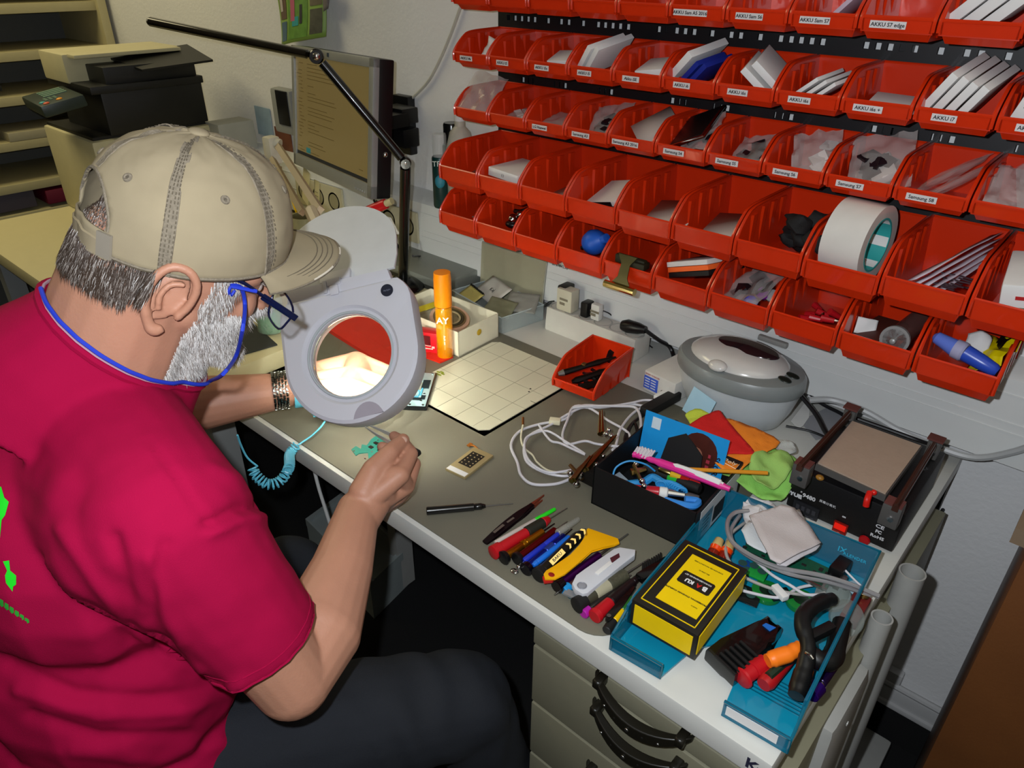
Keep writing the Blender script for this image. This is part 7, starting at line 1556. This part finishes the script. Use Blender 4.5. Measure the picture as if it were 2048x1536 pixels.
# sleeve hem stitch, collar and piping
ax = (Eb - S).normalized()
FMh = frame(hemR - ax * .016, z=ax)
b = MB(); b.tube(ringon(hemR - ax * .016, ax, .11, .0001, bv=sbv), .0008, seg=5, closed=True, sm=0); b.tube(ringon(hemR - ax * .003, ax, .11, -.0004, bv=sbv), .0018, seg=6, closed=True, sm=0); b.done('sleeve_hem', shm_, so)
cc_ = [p + (p - ctr) * .02 for p in cring]; na = cn
b = MB(); b.tube(cc_, .0048, seg=8, closed=True, sm=0); b.done('collar', shm_, so)
b = MB(); b.tube([p + na * .004 for p in cc_], .0016, seg=6, closed=True, sm=0); b.done('collar_lining', mat('lining_pale', 'a88c9c', .8), so)
b = MB(); 
k0 = max(range(48), key=lambda i: (px(cring[i])[0])); seq = [cring[(k0 + i) % 48] for i in range(48)]; s2_ = [cring[(k0 - i) % 48] for i in range(48)]
seq = seq if (seq[12] - CAM).length < (s2_[12] - CAM).length else s2_
ca = seq[1:24]
ca = [q + cn * .010 + (q - ctr).normalized() * .006 for q in ca if px(q)[0] < 425]
b.tube([FM @ V((.083, .05, -.030))] + face_pts + ca, .0021, seg=7, sm=5); b.tube([near(462, 572, .006), near(458, 582, .006), near(462, 590, .006), near(470, 580, .006)], .0016, seg=6, sm=5); b.done('cord', cm_, gl, inv=FI)
# ---------------------------------------------------------------- jeans, shoes, stool
b = MB(); hipR, hipL = V((-.71, -1.14, .545)), V((-.89, -1.14, .545)); kR, kL = V((-.505, -.800, .500)), V((-.905, -.825, .495)); aR, aL = V((-.47, -.70, .10)), V((-.93, -.76, .10))
b.ell((-.80, -1.18, .54), (.180, .140, .105)); capsule(b, hipR, .098, kR, .074); capsule(b, kR, .072, aR, .052); capsule(b, hipL, .098, kL, .074); capsule(b, kL, .072, aL, .052)
jeans = remesh(b, 'jeans', .006, 5); bm = bmesh.new(); bm.from_mesh(jeans); bm.normal_update()
for v in bm.verts: v.co += v.normal * (.004 * noise.noise(v.co * 16) + .0018 * math.sin(v.co.y * 110 + 6 * noise.noise(v.co * 8)) * (v.co.y > -.95))
bm.to_mesh(jeans); bm.free(); jeans.polygons.foreach_set('use_smooth', [True] * len(jeans.polygons))
link(jeans, 'jeans', mat('dark_denim', '12161e', .85, var=.3, vs=14, bump=.3, bs=900), man)
for a_ in (aR, aL):
    b = MB(); capsule(b, a_ + V((0, -.03, -.055)), .042, a_ + V((0, .12, -.062)), .036); b.box((a_.x, a_.y + .045, .012), (.085, .27, .022), bev=.008); sh_ = remesh(b, 'shoe', .005, 4); link(sh_, 'shoe', mat('black_shoe', '101010', .5), man)
o = thing('work_stool', 'black padded swivel stool under the seated man', 'stool', (-.80, -1.20, 0))
MB().lathe([(.001, .37), (.17, .37), (.19, .385), (.19, .41), (.17, .425), (.001, .427)], ID, 30).done('seat', mat('black_seat', '0e0e10', .6), o); MB().cyl((0, 0, .06), (0, 0, .40), .025).done('column', steel, o)
b = MB()
for i in range(5): b.cyl((0, 0, .07), (.27 * math.cos(i * 1.257), .27 * math.sin(i * 1.257), .04), .02, .014); b.ell((.27 * math.cos(i * 1.257), .27 * math.sin(i * 1.257), .025), .024)
b.done('star_base', black, o)
# ---------------------------------------------------------------- bracelet, strap, coil cord
o = thing('wristwatch_bracelet', 'steel link bracelet on the left wrist of the man', 'bracelet', (0, 0, 0)); fdn = (W2 - E2).normalized(); c0 = W2 - fdn * .012; Fm = frame(c0, z=fdn)
b = MB()
for r_ in range(5):
    for i in range(22):
        a = 2 * math.pi * (i + .5 * (r_ % 2)) / 22; rr_ = .0325; p = Fm @ V((rr_ * math.cos(a), rr_ * math.sin(a), (r_ - 2) * .0052)); d = Fm.to_3x3() @ V((math.cos(a), math.sin(a), 0)); b.box((0, 0, 0), (.0078, .0042, .0030), frame(p, x=fdn.cross(d), z=d), bev=.0008)
b.done('links', mat('bracelet_steel', '8c8c84', .22, 1), o)
b = MB(); b.lathe([(.0305, -.011), (.0315, -.011), (.0315, .011), (.0305, .011)], Fm, 24, caps=False); b.done('band', mat('bracelet_dark', '2a2a24', .4, .7), o)
Fm2 = frame(W2 + fdn * .018, z=fdn)
o = thing('antistatic_wristband', 'pale blue antistatic band on the left wrist with a coiled cord', 'wristband', (0, 0, 0)); pbm = mat('pale_blue_plastic', '5cb4cc', .4)
b = MB(); b.lathe([(.0318, -.009), (.0335, -.009), (.0335, .009), (.0318, .009)], Fm2, 28, caps=False); b.done('band', pbm, o)
cpts = [D(625, 828, .745), D(640, 832, .745), D(655, 830, .742), D(645, 850, .735), D(625, 870, .730), D(608, 882, .728), D(596, 890, .7265)]
b = MB(); b.tube(cpts, .0017, seg=6, sm=5); b.box((0, 0, 0), (.022, .009, .005), frame(cpts[0].lerp(cpts[2], .5), x=cpts[2] - cpts[0], z=V((0, 0, 1))), bev=.001); b.done('cord', pbm, o)
ax_pts = catmull([D(594, 890, .728), D(584, 906, .722) + V((0, -.004, 0)), TT(578, 935, 1.13), TT(560, 962, 1.12), TT(535, 968, 1.11), TT(512, 950, 1.11), TT(506, 935, 1.11)], 16)
b = MB(); hp = []; tot = 0; turns = 34; n = turns * 9
Ls = [0]; 
for i in range(1, len(ax_pts)): Ls.append(Ls[-1] + (ax_pts[i] - ax_pts[i - 1]).length)
k = 0
for i in range(n + 1):
    s_ = Ls[-1] * i / n
    while k < len(Ls) - 2 and Ls[k + 1] < s_: k += 1
    f_ = (s_ - Ls[k]) / max(1e-9, Ls[k + 1] - Ls[k]); p = ax_pts[k].lerp(ax_pts[k + 1], f_); t_ = (ax_pts[k + 1] - ax_pts[k]).normalized(); u_ = t_.cross(V((.57, -.65, .5))).normalized(); w2_ = t_.cross(u_); a = 2 * math.pi * turns * i / n
    hp.append(p + (u_ * math.cos(a) + w2_ * math.sin(a)) * .0072)
b.tube(hp, .0016, seg=5, sm=0); b.tube([hp[-1], TT(495, 915, 1.10), TT(482, 890, 1.08), TT(475, 870, 1.06)], .0015, seg=5, sm=4); b.done('coiled_cord', pbm, o)
